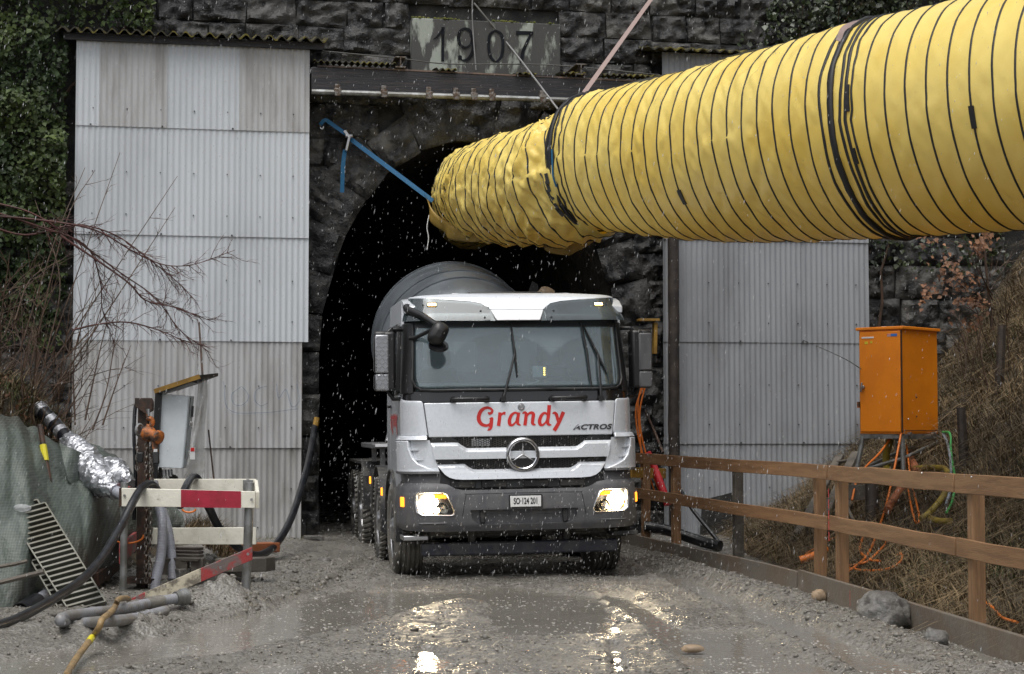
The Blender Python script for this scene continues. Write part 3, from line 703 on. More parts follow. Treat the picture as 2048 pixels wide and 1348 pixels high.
# ================================================================== CORRUGATED CLADDINGS
def corr_sheet(u0, u1, z0, z1, n0=0.0, pitch=.081, amp=.011, th=.007, seed=0):
    nw = max(1, round((u1 - u0) / pitch)); ns = nw * 6; rr = random.Random(seed)
    A, B = [], []
    for z_, dn in ((z0, .012), (z0 + (z1 - z0) * .3, .007), (z0 + (z1 - z0) * .65, .003), (z1, -.003)):
        ra, rb = [], []
        for i in range(ns + 1):
            u = u0 + (u1 - u0) * i / ns; c = math.cos(2 * math.pi * i / 6); n = n0 + .007 * n3(u * .9, z_ * .8, seed * .37) + amp * (c if c > 0 else c * .8) + dn
            ra.append(W(u, z_, n)); rb.append(W(u, z_, n - th))
        A.append(ra); B.append(rb)
    return MB().shell(A, B)
def cladding(root, ulist, zlist, mats, n0=0, odd=None, skip=None):
    k = 0
    for j in range(len(zlist) - 1):
        for i in range(len(ulist) - 1):
            u0, u1 = ulist[i], ulist[i + 1]
            if skip and skip(i, j): continue
            if odd: u0, u1 = odd(i, j, u0, u1)
            part('panel', corr_sheet(u0 - .012 * (i > 0), u1, zlist[j + 1] - .09, zlist[j], n0 + .004 * (i % 2) + .003 * ((len(zlist) - j) % 2) , seed=k), mats(i, j), root, smooth=60); k += 1
    sc = MB()
    for j in range(len(zlist) - 1):
        for f in (.13, .52):
            z_ = zlist[j + 1] + (zlist[j] - zlist[j + 1]) * f if not (j == 0 and f > .5) else None
            if z_ is None: continue
            u = ulist[0] + .23
            while u < ulist[-1] - .1:
                sc.lathe([(.0085, -.01), (.0085, .010), (.005, .014)], W(u, z_, n0 + .018), WN, 6); u += .45
        z_ = zlist[j + 1] - .075; u = ulist[0] + .2
        while u < ulist[-1] - .1:
            sc.box(W(u, z_, n0 + .03), (.022, .012, .022), Matrix.Rotation(PHI, 3, 'Z')); u += .95
    part('screws', sc, M['screw'], root, kind='stuff')
zL = [wuv(390, 74)[1], wuv(390, 245)[1], wuv(390, 459)[1], wuv(390, 669)[1], wuv(390, 883)[1], .05]
uL = [LEFT_U0 - .03, wuv(197, 450)[0], wuv(332, 450)[0], wuv(478, 450)[0], LEFT_U1]
clad_l = thing('corrugated_cladding', 'tall pale grey corrugated cladding with a mossy roof edge, behind the barriers', 'cladding', W((uL[0] + uL[-1]) / 2, 0, 0), group='corrugated claddings flanking the tunnel')
def mats_l(i, j):
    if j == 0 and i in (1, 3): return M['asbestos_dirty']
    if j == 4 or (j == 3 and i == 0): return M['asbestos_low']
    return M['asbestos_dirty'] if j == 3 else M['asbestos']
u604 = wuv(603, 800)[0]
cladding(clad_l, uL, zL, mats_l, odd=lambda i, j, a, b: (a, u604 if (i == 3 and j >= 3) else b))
rt = MB(); A, B = [], []
for n, z_ in ((.20, zL[0] - .02), (-.1, zL[0] + .04), (-.5, zL[0] + .13)):
    ra, rb = [], []
    u = LEFT_U0 - .30
    while u < LEFT_U1 + .26:
        c = .034 * math.cos(2 * math.pi * u / .163); ra.append(W(u, z_ + .02 + c + .008 * n3(u * 3, 0, 0), n)); rb.append(W(u, z_ + c, n)); u += .163 / 6
    A.append(ra); B.append(rb)
rt.shell(A, B); part('roof_sheet', rt, M['roofsheet'], clad_l, smooth=60)
cap_ = MB().beam(W(LEFT_U0 - .2, zL[0] - .07, .03), W(LEFT_U1 + .2, zL[0] - .07, .03), .05, .09); part('fascia', cap_, M['timber_dark'], clad_l)
sd = MB().box(W(u604 + .0, 3.2, -.24), (.03, .42, 7.0 - .7), Matrix.Rotation(PHI, 3, 'Z'))
part('side_panel', sd, M['wood_old'], clad_l)
gr = MB()
def cpx(x, y): return (700 * 0 + x / 2.081, 700 + y / 2.081)
for st in ([(1000, 155), (965, 185), (975, 225), (1010, 228), (1035, 195), (1010, 155), (995, 158)], [(1110, 150), (1070, 165), (1060, 205), (1085, 232), (1115, 220)],
           [(1150, 140), (1160, 200), (1190, 165), (1215, 235), (1245, 210), (1235, 140)], [(930, 130), (955, 250), (1100, 260), (1240, 245)]):
    vs, fs = stroke([cpx(*p) for p in st], [2.0, 2.4, 1.8]); gr.add([wp(x, y, .026) for x, y in vs], fs)
part('graffiti', gr, M['graffiti'], clad_l, smooth=0)
zR = [wuv(1540, 113)[1], wuv(1540, 290)[1], wuv(1540, 470)[1], wuv(1540, 673)[1], wuv(1540, 875)[1], -.05]
uR = [RIGHT_U0, wuv(1456, 600)[0], wuv(1600, 600)[0], RIGHT_U1]
clad_r = thing('corrugated_cladding', 'darker grey corrugated cladding behind the timber fence and the orange cabinet', 'cladding', W((uR[0] + uR[-1]) / 2, 0, 0), group='corrugated claddings flanking the tunnel')
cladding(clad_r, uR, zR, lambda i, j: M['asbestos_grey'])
rt = MB(); A, B = [], []
for n, z_ in ((.20, zR[0] + .0), (-.1, zR[0] + .05), (-.5, zR[0] + .13)):
    ra, rb = [], []
    u = RIGHT_U0 - .25
    while u < RIGHT_U1 + .2:
        c = .022 * math.cos(2 * math.pi * u / .163); ra.append(W(u, z_ + .02 + c, n)); rb.append(W(u, z_ + c, n)); u += .163 / 6
    A.append(ra); B.append(rb)
rt.shell(A, B); part('roof_sheet', rt, M['roofsheet'], clad_r, smooth=60)
ptch = MB().prism([(1405, 1000), (1465, 985), (1475, 1075), (1400, 1080)], lambda x, y: wp(x, y, .045), WN, .02); part('patch', ptch, M['mortar'], clad_r, smooth=0)
tp = MB(); pu = wuv(1347, 700, .12)[0]
tp.tube([W(pu + .02 * n3(0, k * .7, 3), k * .35 - .1, .13) for k in range(14)], [.082 + .012 * n3(k, 1, 1) for k in range(14)], 10)
solo('timber_post', tp, M['wood_black'], 'round dark timber post standing in front of the darker corrugated cladding', 'post', loc=W(pu, 0, .13), smooth=60)

# ================================================================== LINTEL, RAIL, BROKEN SHEETS
def bm(px0, py0, px1, py1, n): return wp(px0, py0, n), wp(px1, py1, n)
za, zb = wuv(700, 136, .1)[1], wuv(700, 181, .1)[1]; ze = wuv(1250, 165, .1)[1]; hgt = za - zb
lint = thing('lintel_beam', 'long black timber beam across the portal under the year stone', 'beam', W(UC, zb, .05))
bmx = MB().beam(W(LEFT_U1 + .02, (za + zb) / 2, .02), W(RIGHT_U0 + .15, (za + zb) / 2 - .04, .02), .16, hgt); part('timber', bmx, M['timber_dark'], lint, bevel=.012)
tpx = MB().beam(W(LEFT_U1 + .1, za + .012, .015), W(RIGHT_U0, za - .03, .015), .18, .022); part('top_board', tpx, M['timber_edge'], lint)
for px in (800, 1160):
    u = wuv(px, 115, .1)[0]; ib = MB(); c = W(u, za + .1, -.1)
    Mz = Matrix.Rotation(PHI, 3, 'Z'); ib.box(c + Vector((0, 0, .07)), (.15, .55, .016), Mz); ib.box(c - Vector((0, 0, .07)), (.15, .55, .016), Mz); ib.box(c, (.014, .55, .124), Mz)
    part('steel_bracket', ib, M['chain'], lint)
rail = thing('sliding_rail', 'pale steel sliding door rail with clamps hung below the black timber beam', 'rail', wp(900, 195, .16))
zr0 = wuv(700, 186, .16)[1]; zr1 = wuv(1200, 202, .16)[1]
rb_ = MB().tube([W(LEFT_U1 + .02, zr0, .16), W(RIGHT_U0 - .2, zr1, .16)], .038, 8); part('rail_tube', rb_, M['galv'], rail)
cb = MB()
for px in (675, 768, 858, 912, 948, 984, 1085, 1190):
    u = wuv(px, 185, .16)[0]; z_ = zr0 + (zr1 - zr0) * (px - 700) / 500; cb = MB()
    cb.box(W(u, z_ + .035, .17), (.10, .07, .04), Matrix.Rotation(PHI, 3, 'Z')); cb.box(W(u, z_ + .09, .12), (.07, .05, .07), Matrix.Rotation(PHI, 3, 'Z')); cb.box(W(u, z_ - .01, .2), (.085, .012, .085), Matrix.Rotation(PHI, 3, 'Z'))
    part('clamp', cb, M['chain'], rail, bevel=.006)
zt_ = za + .03
def frag(px0, px1, dz, label):
    u0, u1 = wuv(px0, 120, .1)[0], wuv(px1, 120, .1)[0]; A, B = [], []
    for k, n in enumerate((.18, .0, -.3)):
        ra, rb = [], []; u = u0
        while u <= u1:
            jag = .07 * n3(u * 9, px0, k); c = .018 * math.cos(2 * math.pi * u / .085); ra.append(W(u, zt_ + dz + .03 * k + c + .012, n + (jag if k == 0 else 0))); rb.append(W(u, zt_ + dz + .03 * k + c, n + (jag if k == 0 else 0))); u += .085 / 6
        A.append(ra); B.append(rb)
    solo('broken_roof_sheet', MB().shell(A, B), M['roofsheet'], label, 'roof sheet', group='broken corrugated roof remnants on the beam', smooth=60)
frag(628, 792, .03, 'longest dark broken corrugated sheet lying on the beam beside the tall pale cladding')
frag(872, 912, -.02, 'small ragged corrugated remnant on the beam under the figure 9')
frag(1030, 1072, -.03, 'slightly wider ragged corrugated remnant on the beam under the 7')
frag(1122, 1170, .0, 'ragged corrugated remnant on the beam just past the year stone corner')
frag(1200, 1318, .0, 'dark broken corrugated sheet on the beam next to the darker cladding')
wr = MB().tube(catmull([wp(645, 102, .1), wp(800, 117, .0), wp(900, 128, -.1), wp(1100, 130, -.1), wp(1320, 150, .1)], 6), .009, 5)
solo('wire', wr, M['rope_dark'], 'thin black wire strung across the wall below the year 1907', 'wire')
# ================================================================== YELLOW VENTILATION DUCT
class Duct:
    def __init__(s, ctrl, skew, lean, wr=1.0, seed=0, scal=.30):
        C = catmull([Vector((c[0], c[1], c[2])) for c in ctrl], 40); rr = []
        P = [ctrl[0][3]] + [c[3] for c in ctrl] + [ctrl[-1][3]]
        for i in range(1, len(P) - 2):
            for k in range(40): rr.append(P[i] + (P[i + 1] - P[i]) * (k / 40))
        rr.append(P[-2]); s.C, s.r = C, rr; s.L = [0]
        for a, b in zip(C[:-1], C[1:]): s.L.append(s.L[-1] + (b - a).length)
        s.len = s.L[-1]; s.skew, s.lean, s.wr, s.seed, s.scal = skew, lean, wr, seed, scal; s.hoops = []
    def frame(s, t):
        i = int(np.searchsorted(s.L, t, side='right')) - 1; i = max(0, min(i, len(s.C) - 2))
        f = (t - s.L[i]) / max(s.L[i + 1] - s.L[i], 1e-9); f = max(0, min(1, f))
        c = s.C[i].lerp(s.C[i + 1], f); r = s.r[i] + (s.r[i + 1] - s.r[i]) * f
        T = (s.C[min(i + 3, len(s.C) - 1)] - s.C[max(i - 2, 0)]).normalized(); return c, T, r
    def surf(s, t, th, off=0.0):
        c, T, r = s.frame(t)
        h = Matrix.Rotation(s.skew(t), 3, 'Z') @ T; h = (h - Vector((0, 0, s.lean))).normalized()
        side = Vector((0, 0, 1)).cross(h).normalized(); up = h.cross(side)
        d = side * math.cos(th) + up * math.sin(th)
        # fabric bellies out between hoops, hangs a little at the bottom, folds run slantwise
        w = 0.0
        if s.hoops:
            k = int(np.searchsorted(s.hoops, t)); a = s.hoops[max(k - 1, 0)]; b = s.hoops[min(k, len(s.hoops) - 1)]
            if b - a > 1e-6: w = math.sin(math.pi * (t - a) / (b - a)) if a <= t <= b else 0
        am = s.wr(t)
        rr = r * (1 - .020 * am * w * (.5 + .8 * n3(th * 1.3, t * .8, s.seed)))
        q = n3(th * 2.2 + t * 3.0, t * 1.1 - th * .6, s.seed + 3)
        fold = n3(th * 5.5 + t * 7.5, t * 1.3 - th * .8, s.seed + 9)
        rr += am * (.026 * q + .042 * fold * (.30 + .70 * w) + .022 * n3(th * 9 - t * 11, t * 2 + th, s.seed + 5) * w)
        big = max(0, am - 1); rr += big * .05 * n3(th * 1.7, t * 2.2, s.seed + 1)
        rr += -.02 * math.sin(th) * (1 if math.sin(th) < 0 else .0)
        return c + d * (rr + off)
    def body(s, t0, t1, dt=.03, na=112):
        n = max(2, int((t1 - t0) / dt)); return MB().grid([[s.surf(t0 + (t1 - t0) * i / n, 2 * math.pi * k / na) for k in range(na)] for i in range(n + 1)], cj=True)
    def hoop(s, t, w=.03, th=.008, na=72, wob=0.0):
        rows = []
        for (dt, o) in ((-w / 2, -.004), (-w / 2, th), (w / 2, th), (w / 2, -.004)):
            rows.append([s.surf(t + dt + wob * n3(2 * math.pi * k / na * 1.5, t * 5, 7), 2 * math.pi * k / na, o) for k in range(na)])
        return MB().grid(rows, cj=True, ci=True)
duct = thing('ventilation_duct', 'large yellow ribbed fabric ventilation duct slung above the truck into the tunnel', 'ventilation duct', (0.94, 21, 3.9))
bctrl = [(6.9, 11.6, 4.2, 1.05), (5.6, 13.65, 4.33, 1.06), (4.5, 15.4, 4.42, 1.06), (3.48, 17.0, 4.50, 1.055), (2.52, 18.5, 4.55, .98), (1.77, 19.7, 4.65, .895), (1.25, 20.5, 4.74, .84), (.93, 21.0, 4.80, .80)]
DB = Duct(bctrl, lambda t: R(15), .10, lambda t: .40 + .38 * float(sstep(5.2, 8.5, t)), 1)
tj = 6.55                                           # joint on the path
i17 = min(range(len(DB.C)), key=lambda i: abs(DB.C[i].y - 16.72)); tj = DB.L[i17]
hs_c = [t for t in np.arange(.15, tj - .25, .25)]; hs_b = [t for t in np.arange(tj + .36, DB.len - .22, .24)]
DB.hoops = sorted(hs_c + [tj - .2, tj + .2] + hs_b + [DB.len - .1])
part('sleeve', DB.body(0, tj, .03), M['yellow'], duct, smooth=True)
part('sleeve', DB.body(tj, DB.len, .022), M['yellow'], duct, smooth=True)
for t in hs_c + hs_b: part('hoop', DB.hoop(t, .021, .006), M['black_band'], duct, smooth=True)
for t, w, th_ in ((tj - .17, .035, .012), (tj - .10, .03, .012), (tj + .02, .065, .03), (tj + .15, .028, .012), (tj - .25, .022, .01)):
    part('joint_band', DB.hoop(t, w, th_, wob=.05 if w < .04 else .0), M['black_band'], duct, smooth=True)
for t, w, th_ in ((DB.len - .03, .03, .012), (DB.len - .10, .07, .03), (DB.len - .17, .03, .012), (DB.len - .27, .022, .010)):
    part('joint_band', DB.hoop(t, w, th_, wob=.06 if w < .06 else .0), M['black_band'], duct, smooth=True)
def tape(D_, t, th, h=.10, w=.06):
    m = MB(); A = [[D_.surf(t + w * (a - .5), th + h * b, .016) for a in (0, 1)] for b in (-1, -.5, 0, .5, 1)]; B = [[D_.surf(t + w * (a - .5), th + h * b, -.004) for a in (0, 1)] for b in (-1, -.5, 0, .5, 1)]
    part('tape', m.shell(A, B), M['black_band'], duct, smooth=0)
def theta_at(D_, t, py):
    best = None
    for k in range(360):
        th = k * math.pi / 180; p = D_.surf(t, th); v = p - Vector((0, 0, CAMZ)); y_ = v.y * CP + v.z * SP; z_ = -v.y * SP + v.z * CP
        e = abs(CY - F * z_ / y_ - py) + (1000 if (p - D_.frame(t)[0]).dot(v) > 0 else 0)
        if best is None or e < best[0]: best = (e, th)
    return best[1]
def t_at(D_, px, py):
    best = None
    for t in np.arange(.2, D_.len, .08):
        th = theta_at(D_, t, py); p = D_.surf(t, th); e = abs(CX + F * p.x / (p.y * CP) - px)
        if best is None or e < best[0]: best = (e, t, th)
    return best[1], best[2]
for px, py, h in ((1978, 230, .09), (1692, 200, .12), (1697, 312, .07), (1371, 392, .09)):
    t, th = t_at(DB, px, py); tk = min(DB.hoops, key=lambda x: abs(x - t)); tape(DB, tk, th, h, .055)
# inner sleeve that sags and bends into the tunnel
actrl = [(1.02, 20.85, 4.70, .76), (.62, 21.45, 4.61, .78), (.15, 22.3, 4.66, .73), (-.25, 23.2, 4.74, .665), (-.46, 24.1, 4.82, .63), (-.55, 25.0, 4.90, .59), (-.62, 26.2, 4.98, .55), (-.7, 28.5, 5.02, .52)]
DA = Duct(actrl, lambda t: R(15) * float(sstep(4.6, 3.0, t)), .06, lambda t: 1.5 + .9 * float(sstep(1.6, .4, t)), 5)
DA.hoops = list(np.arange(.32, 7.4, .24))
part('sleeve', DA.body(0, DA.len, .022), M['yellow'], duct, smooth=True)
for i, t in enumerate(DA.hoops): part('hoop', DA.hoop(t, .019, .006, wob=.09 if t < 1.6 else .04), M['black_band'], duct, smooth=True)
for (pts, dz) in (([(845, 395, 24.3), (870, 440, 24.0), (905, 462, 23.6), (950, 474, 23.2), (1000, 484, 22.8)], .20), ([(1060, 478, 22.2), (1110, 484, 21.9), (1160, 480, 21.7), (1200, 462, 21.5)], .26)):
    C = catmull([at(*p) for p in pts], 8); A = []
    for j in range(6):
        v = j / 5; A.append([c + Vector((.05 * v * math.sin(i * .7), .15 * v, .1 - dz * (1 - (2 * i / (len(C) - 1) - 1) ** 2 * .9) * math.sin(v * 1.9) * 1.0)) for i, c in enumerate(C)])
    B = [[p + Vector((0, .012, 0)) for p in r] for r in A]; part('loose_skirt', MB().shell(A, B), M['skirt'], duct, smooth=True)
bdl = MB()
for k in range(5):
    th = theta_at(DB, DB.len - .1, 345 + k * 16)
    bdl.beam(DB.surf(DB.len - .05 + .02 * k, th, .06), DB.surf(DB.len - .07, th - .14, .07), .05, .035)
part('buckle_bundle', bdl, M['black_band'], duct)
wd = MB().beam(at(1128, 350, 20.4), at(1138, 398, 20.35), .07, .04, (1, 0, 0)); part('wood_chock', wd, M['wood_old'], duct, bevel=.004)
sb = MB(); pts = [DB.surf(DB.len - .19, theta_at(DB, DB.len - .19, y), .03) for y in (300, 325, 350, 372)]; sb.tube(catmull(pts, 6), .011, 5); part('blue_lashing', sb, M['strap_blue'], duct)
def strap_ribbon(pts, w, nrm, th=.004, n=6):
    C = catmull(pts, n); A, B = [], []
    for i, c in enumerate(C):
        t = (C[min(i + 1, len(C) - 1)] - C[max(i - 1, 0)]).normalized(); s_ = t.cross(Vector(nrm)).normalized(); nn = s_.cross(t)
        A.append([c - s_ * w / 2, c + s_ * w / 2]); B.append([c - s_ * w / 2 + nn * th, c + s_ * w / 2 + nn * th])
    return MB().shell(A, B)
# blue ratchet strap from the wall to the duct
rs_ = thing('ratchet_strap', 'blue ratchet strap from a wall hook to the duct end with its tail hanging', 'strap', wp(684, 385, -.2))
e_ = DA.surf(3.9, theta_at(DA, 3.9, 402), .02)
a0, a1 = wp(652, 240, -.30), wp(692, 268, -.22)
part('webbing', strap_ribbon([a0, a1], .055, WN), M['strap_blue'], rs_, smooth=0); part('webbing', strap_ribbon([wp(697, 275, -.22), e_], .062, WN), M['strap_blue'], rs_, smooth=0)
part('loop', strap_ribbon([wp(640, 250, -.3), wp(650, 240, -.28), wp(662, 246, -.3)], .05, WN), M['strap_blue'], rs_, smooth=0)
part('tail', strap_ribbon([wp(690, 300, -.2), wp(686, 330, -.19), wp(684, 385, -.19)], .06, (0.5, -1, 0)), M['strap_blue'], rs_, smooth=0)
rt_ = MB().beam(wp(689, 262, -.18), wp(700, 275, -.16), .075, .04); rt_.beam(wp(699, 272, -.15), wp(692, 302, -.15), .07, .035); rt_.lathe([(.03, -.05), (.03, .05)], wp(698, 272, -.16), WU, 10)
part('ratchet', rt_, M['chrome_dull'], rs_, bevel=.006)
hk = MB().tube(catmull([wp(641, 250, -.28), wp(641, 256, -.25), wp(645, 258, -.25), wp(647, 253, -.25)], 5), .010, 6); part('hook', hk, M['chrome_dull'], rs_)
# hanging straps and ropes
top_j = DB.surf(DB.len - .12, theta_at(DB, DB.len - .12, 186), .02)
solo('hanging_strap', strap_ribbon([wp(1330, -40, -.1), top_j], .055, (0, -1, .2), .008), M['strap_pink'], 'faded pink webbing strap hanging from above to the duct joint', 'strap', loc=top_j, smooth=0)
rp = MB().tube(catmull([wp(948, 6, -.25), wp(1035, 112, -.1), at(1120, 224, 21.6)], 10), .012, 6)
solo('grey_rope', rp, M['rope'], 'pale grey rope slanting across the year stone down to the yellow duct', 'rope', smooth=60)
rp = MB().tube(catmull([wp(945, -10, -.28), wp(945, 45, -.28), wp(952, 140, -.28)], 10), .010, 6); solo('grey_rope', rp, M['rope'], 'thin grey rope hanging straight down in front of the year stone', 'rope', smooth=60)
mp_ = [DB.surf(t, math.pi / 2 + .12, .03 + .05 * math.sin(t * 1.7) ** 2) for t in np.arange(.2, DB.len, .6)]
rp = MB().tube(catmull(mp_, 4), .013, 6); rp.tube(catmull([p + Vector((0, .05, .04 + .02 * math.sin(i))) for i, p in enumerate(mp_)], 4), .009, 5)
solo('support_cable', rp, M['rope_dark'], 'dark steel support cable running along the top of the yellow duct', 'cable', smooth=60)
th = theta_at(DB, tj + .0, 60)
solo('sling', strap_ribbon([DB.surf(tj - .05, math.pi / 2 + .1, .05), DB.surf(tj + .02, th, .05), DB.surf(tj + .05, th - .22, .045)], .05, (0, -1, .3), .006), M['strap_pink'], 'short grey sling over the duct at the thick black joint', 'strap', smooth=0)
st_ = MB().tube(catmull([at(858, 430, 23.6), at(854, 455, 23.6), at(857, 475, 23.6), at(854, 500, 23.6)], 5), .006, 5)
solo('loose_string', st_, M['white_print'], 'thin white string dangling from the inner end of the duct', 'string')
# ================================================================== CONCRETE MIXER TRUCK
truck = thing('concrete_mixer_truck', 'silver concrete mixer truck with lit headlights driving out of the tunnel', 'truck', (.138, 18.0, -.02), rot=(0, -R(.9), R(9.2)))
HW, RC, FL = 1.22, .32, .90
def y0(z): return float(np.interp(z, [.5, .57, .8, 1.06, 1.17, 1.2, 1.55, 1.88, 2.0, 2.72, 2.98, 3.04], [.06, .02, .0, .02, .05, .06, .075, .10, .12, .30, .40, .50]))
def tp_(z): return float(np.interp(z, [0, 1.9, 2.98], [1.0, 1.0, .955]))
def S(a, z, off=0.0):
    g = 1 if a >= 0 else -1; aa = abs(a)
    if aa < FL: x, y, nx_, ny_ = aa, .03 * (aa / FL) ** 2, .066 * aa, -1
    elif aa < FL + RC * math.pi / 2: ph = (aa - FL) / RC; x, y, nx_, ny_ = FL + RC * math.sin(ph), .03 + RC * (1 - math.cos(ph)), math.sin(ph), -math.cos(ph)
    else: x, y, nx_, ny_ = HW, .35 + aa - (FL + RC * math.pi / 2), 1, 0
    b = 1 - min(1, max(0, (aa - 1.40) / .6))
    return Vector((g * (x * tp_(z) + off * nx_), y + y0(z) * b + off * ny_, z))
def a_of(x): 
    g = 1 if x >= 0 else -1; x = abs(x); return g * (x if x < FL else FL + RC * math.asin(min(1, (x - FL) / RC)))
def ip(tab, k): return float(np.interp(k, [t[0] for t in tab], [t[1] for t in tab]))
def panz(Lt, Rt, off=0, th=.02, nz=10, na=24, fn=None):
    """rows in z; Lt,Rt: [(z,a)] ascending in z"""
    zs = sorted(set(list(np.linspace(Lt[0][0], Lt[-1][0], nz + 1)) + [t[0] for t in Lt] + [t[0] for t in Rt]))
    f = fn or S; o = off if callable(off) else (lambda a, z: off)
    G = [[(ip(Lt, z) + (ip(Rt, z) - ip(Lt, z)) * i / na, z) for i in range(na + 1)] for z in zs]
    return MB().shell([[f(a, z, o(a, z)) for a, z in r] for r in G], [[f(a, z, o(a, z) - th) for a, z in r] for r in G])
def panx(T, B, off=0, th=.02, nz=6, na=40, fn=None):
    """columns in a; T,B: [(a,z)] ascending in a"""
    As = sorted(set(list(np.linspace(T[0][0], T[-1][0], na + 1)) + [t[0] for t in T] + [t[0] for t in B if T[0][0] <= t[0] <= T[-1][0]]))
    f = fn or S; o = off if callable(off) else (lambda a, z: off)
    G = [[(a, ip(B, a) + (ip(T, a) - ip(B, a)) * j / nz) for a in As] for j in range(nz + 1)]
    return MB().shell([[f(a, z, o(a, z)) for a, z in r] for r in G], [[f(a, z, o(a, z) - th) for a, z in r] for r in G])
def sym(t): return [(-a, z) for a, z in reversed(t)] + [p for p in t if p[0] > 0]
def tpart(n, mb, m, parent=truck, bevel=0, smooth=40, label=None, kind=None): return part(n, mb, m, parent, bevel=bevel, smooth=smooth, local=True, label=label, kind=kind)
def zl(py, x=0): return 1.62 + (850 - py) / 195 - x * .0157 + .02
def xl(px): return (px - 1051) / 192.5

# ---- cab body: hollow shell behind the panels
core = panz([(1.0, -1.42), (2.0, -1.42)], [(1.0, 1.42), (2.0, 1.42)], -.055, .03, 8, 40); tpart('firewall', core, M['black'])
cm = MB()
for g in (-1, 1):                                      # side walls, pillars
    def side(y, z, o, g=g): return Vector((g * (HW * tp_(z) + o), y, z))
    def sp(L_, R_, off, th, m, n, nz=6, bev=.006):
        zs = [L_[0][0] + (L_[-1][0] - L_[0][0]) * i / nz for i in range(nz + 1)]
        G = [[(ip(L_, z) + (ip(R_, z) - ip(L_, z)) * i / 6, z) for i in range(7)] for z in zs]
        mb = MB().shell([[side(y, z, off) for y, z in r] for r in G], [[side(y, z, off - th) for y, z in r] for r in G])
        return tpart(n, mb, m, bevel=bev)
    sp([(1.0, .62), (2.0, .66)], [(1.0, 1.62), (2.0, 1.62)], -.002, .03, M['silver'], 'door')
    sp([(1.0, 1.635), (2.95, 1.635)], [(1.0, 2.0), (2.95, 2.0)], -.002, .03, M['silver'], 'rear_quarter')
    sp([(2.0, .70), (2.70, .86)], [(2.0, 1.60), (2.70, 1.60)], -.012, .006, M['side_glass'], 'side_window', bev=0)
    sp([(2.70, .60), (2.97, .68)], [(2.70, 1.63), (2.97, 1.63)], .0, .03, M['silver'], 'roof_side')
    wf = MB()
    for (p, q_) in (((.66, 2.0), (1.62, 2.0)), ((.66, 2.0), (.84, 2.72)), ((1.62, 2.0), (1.62, 2.72)), ((.84, 2.71), (1.62, 2.71))):
        wf.beam(side(*p, 0), side(*q_, 0), .05, .05, (g, 0, 0))
    tpart('window_frame', wf, M['black'], bevel=.008)
    hd = MB().beam(side(1.40, 1.86, .02), side(1.56, 1.86, .02), .03, .035, (g, 0, 0)); tpart('door_handle', hd, M['black'], bevel=.006)
    # pillar beside the windscreen
    pl_ = panz([(1.98, 1.135), (2.72, 1.14)], [(1.98, 1.50), (2.72, 1.40)], -.004, .05, 8, 10, fn=lambda a, z, o, g=g: S(g * a, z, o)); tpart('pillar', pl_, M['black'], bevel=.006)
bw = MB().shell([[Vector((x, 1.98, z)) for x in (-1.17, -.95, -.25, .25, .95, 1.17)] for z in (1.0, 2.2, 2.62, 2.95)], [[Vector((x, 2.0, z)) for x in (-1.17, -.95, -.25, .25, .95, 1.17)] for z in (1.0, 2.2, 2.62, 2.95)])
o_ = tpart('rear_wall', bw, M['interior'], smooth=0)
cut(o_, MB().box((-.50, 1.99, 2.42), (.62, .2, .34)).box((.30, 1.99, 2.42), (.42, .2, .34)))
for x, w in ((-.50, .62), (.30, .42)):
    tpart('rear_window', MB().box((x, 1.99, 2.42), (w, .006, .34)), M['side_glass'], smooth=0)
rf = MB().shell([[Vector((x, y, 3.035 - .045 * (abs(x) / 1.16) ** 3 - .12 * max(0, (.75 - y) / .35) ** 2)) for x in np.linspace(-1.165, 1.165, 17)] for y in np.linspace(.42, 2.02, 12)],
                [[Vector((x, y, 2.96 - .04 * (abs(x) / 1.16) ** 3 - .12 * max(0, (.75 - y) / .35) ** 2)) for x in np.linspace(-1.165, 1.165, 17)] for y in np.linspace(.42, 2.02, 12)])
tpart('roof', rf, M['silver'], bevel=.01)
hat = MB().box((-.02, 1.2, 3.06), (.80, .62, .04)); tpart('roof_hatch', hat, M['black'], bevel=.012)
hat = MB().box((-.02, 1.2, 3.042), (.88, .70, .02)); tpart('hatch_frame', hat, M['silver'], bevel=.006)
for x in (-.58, .62): tpart('roof_clip', MB().box((x, .8, 3.045), (.07, .05, .02)), M['white_paint'], bevel=.005)

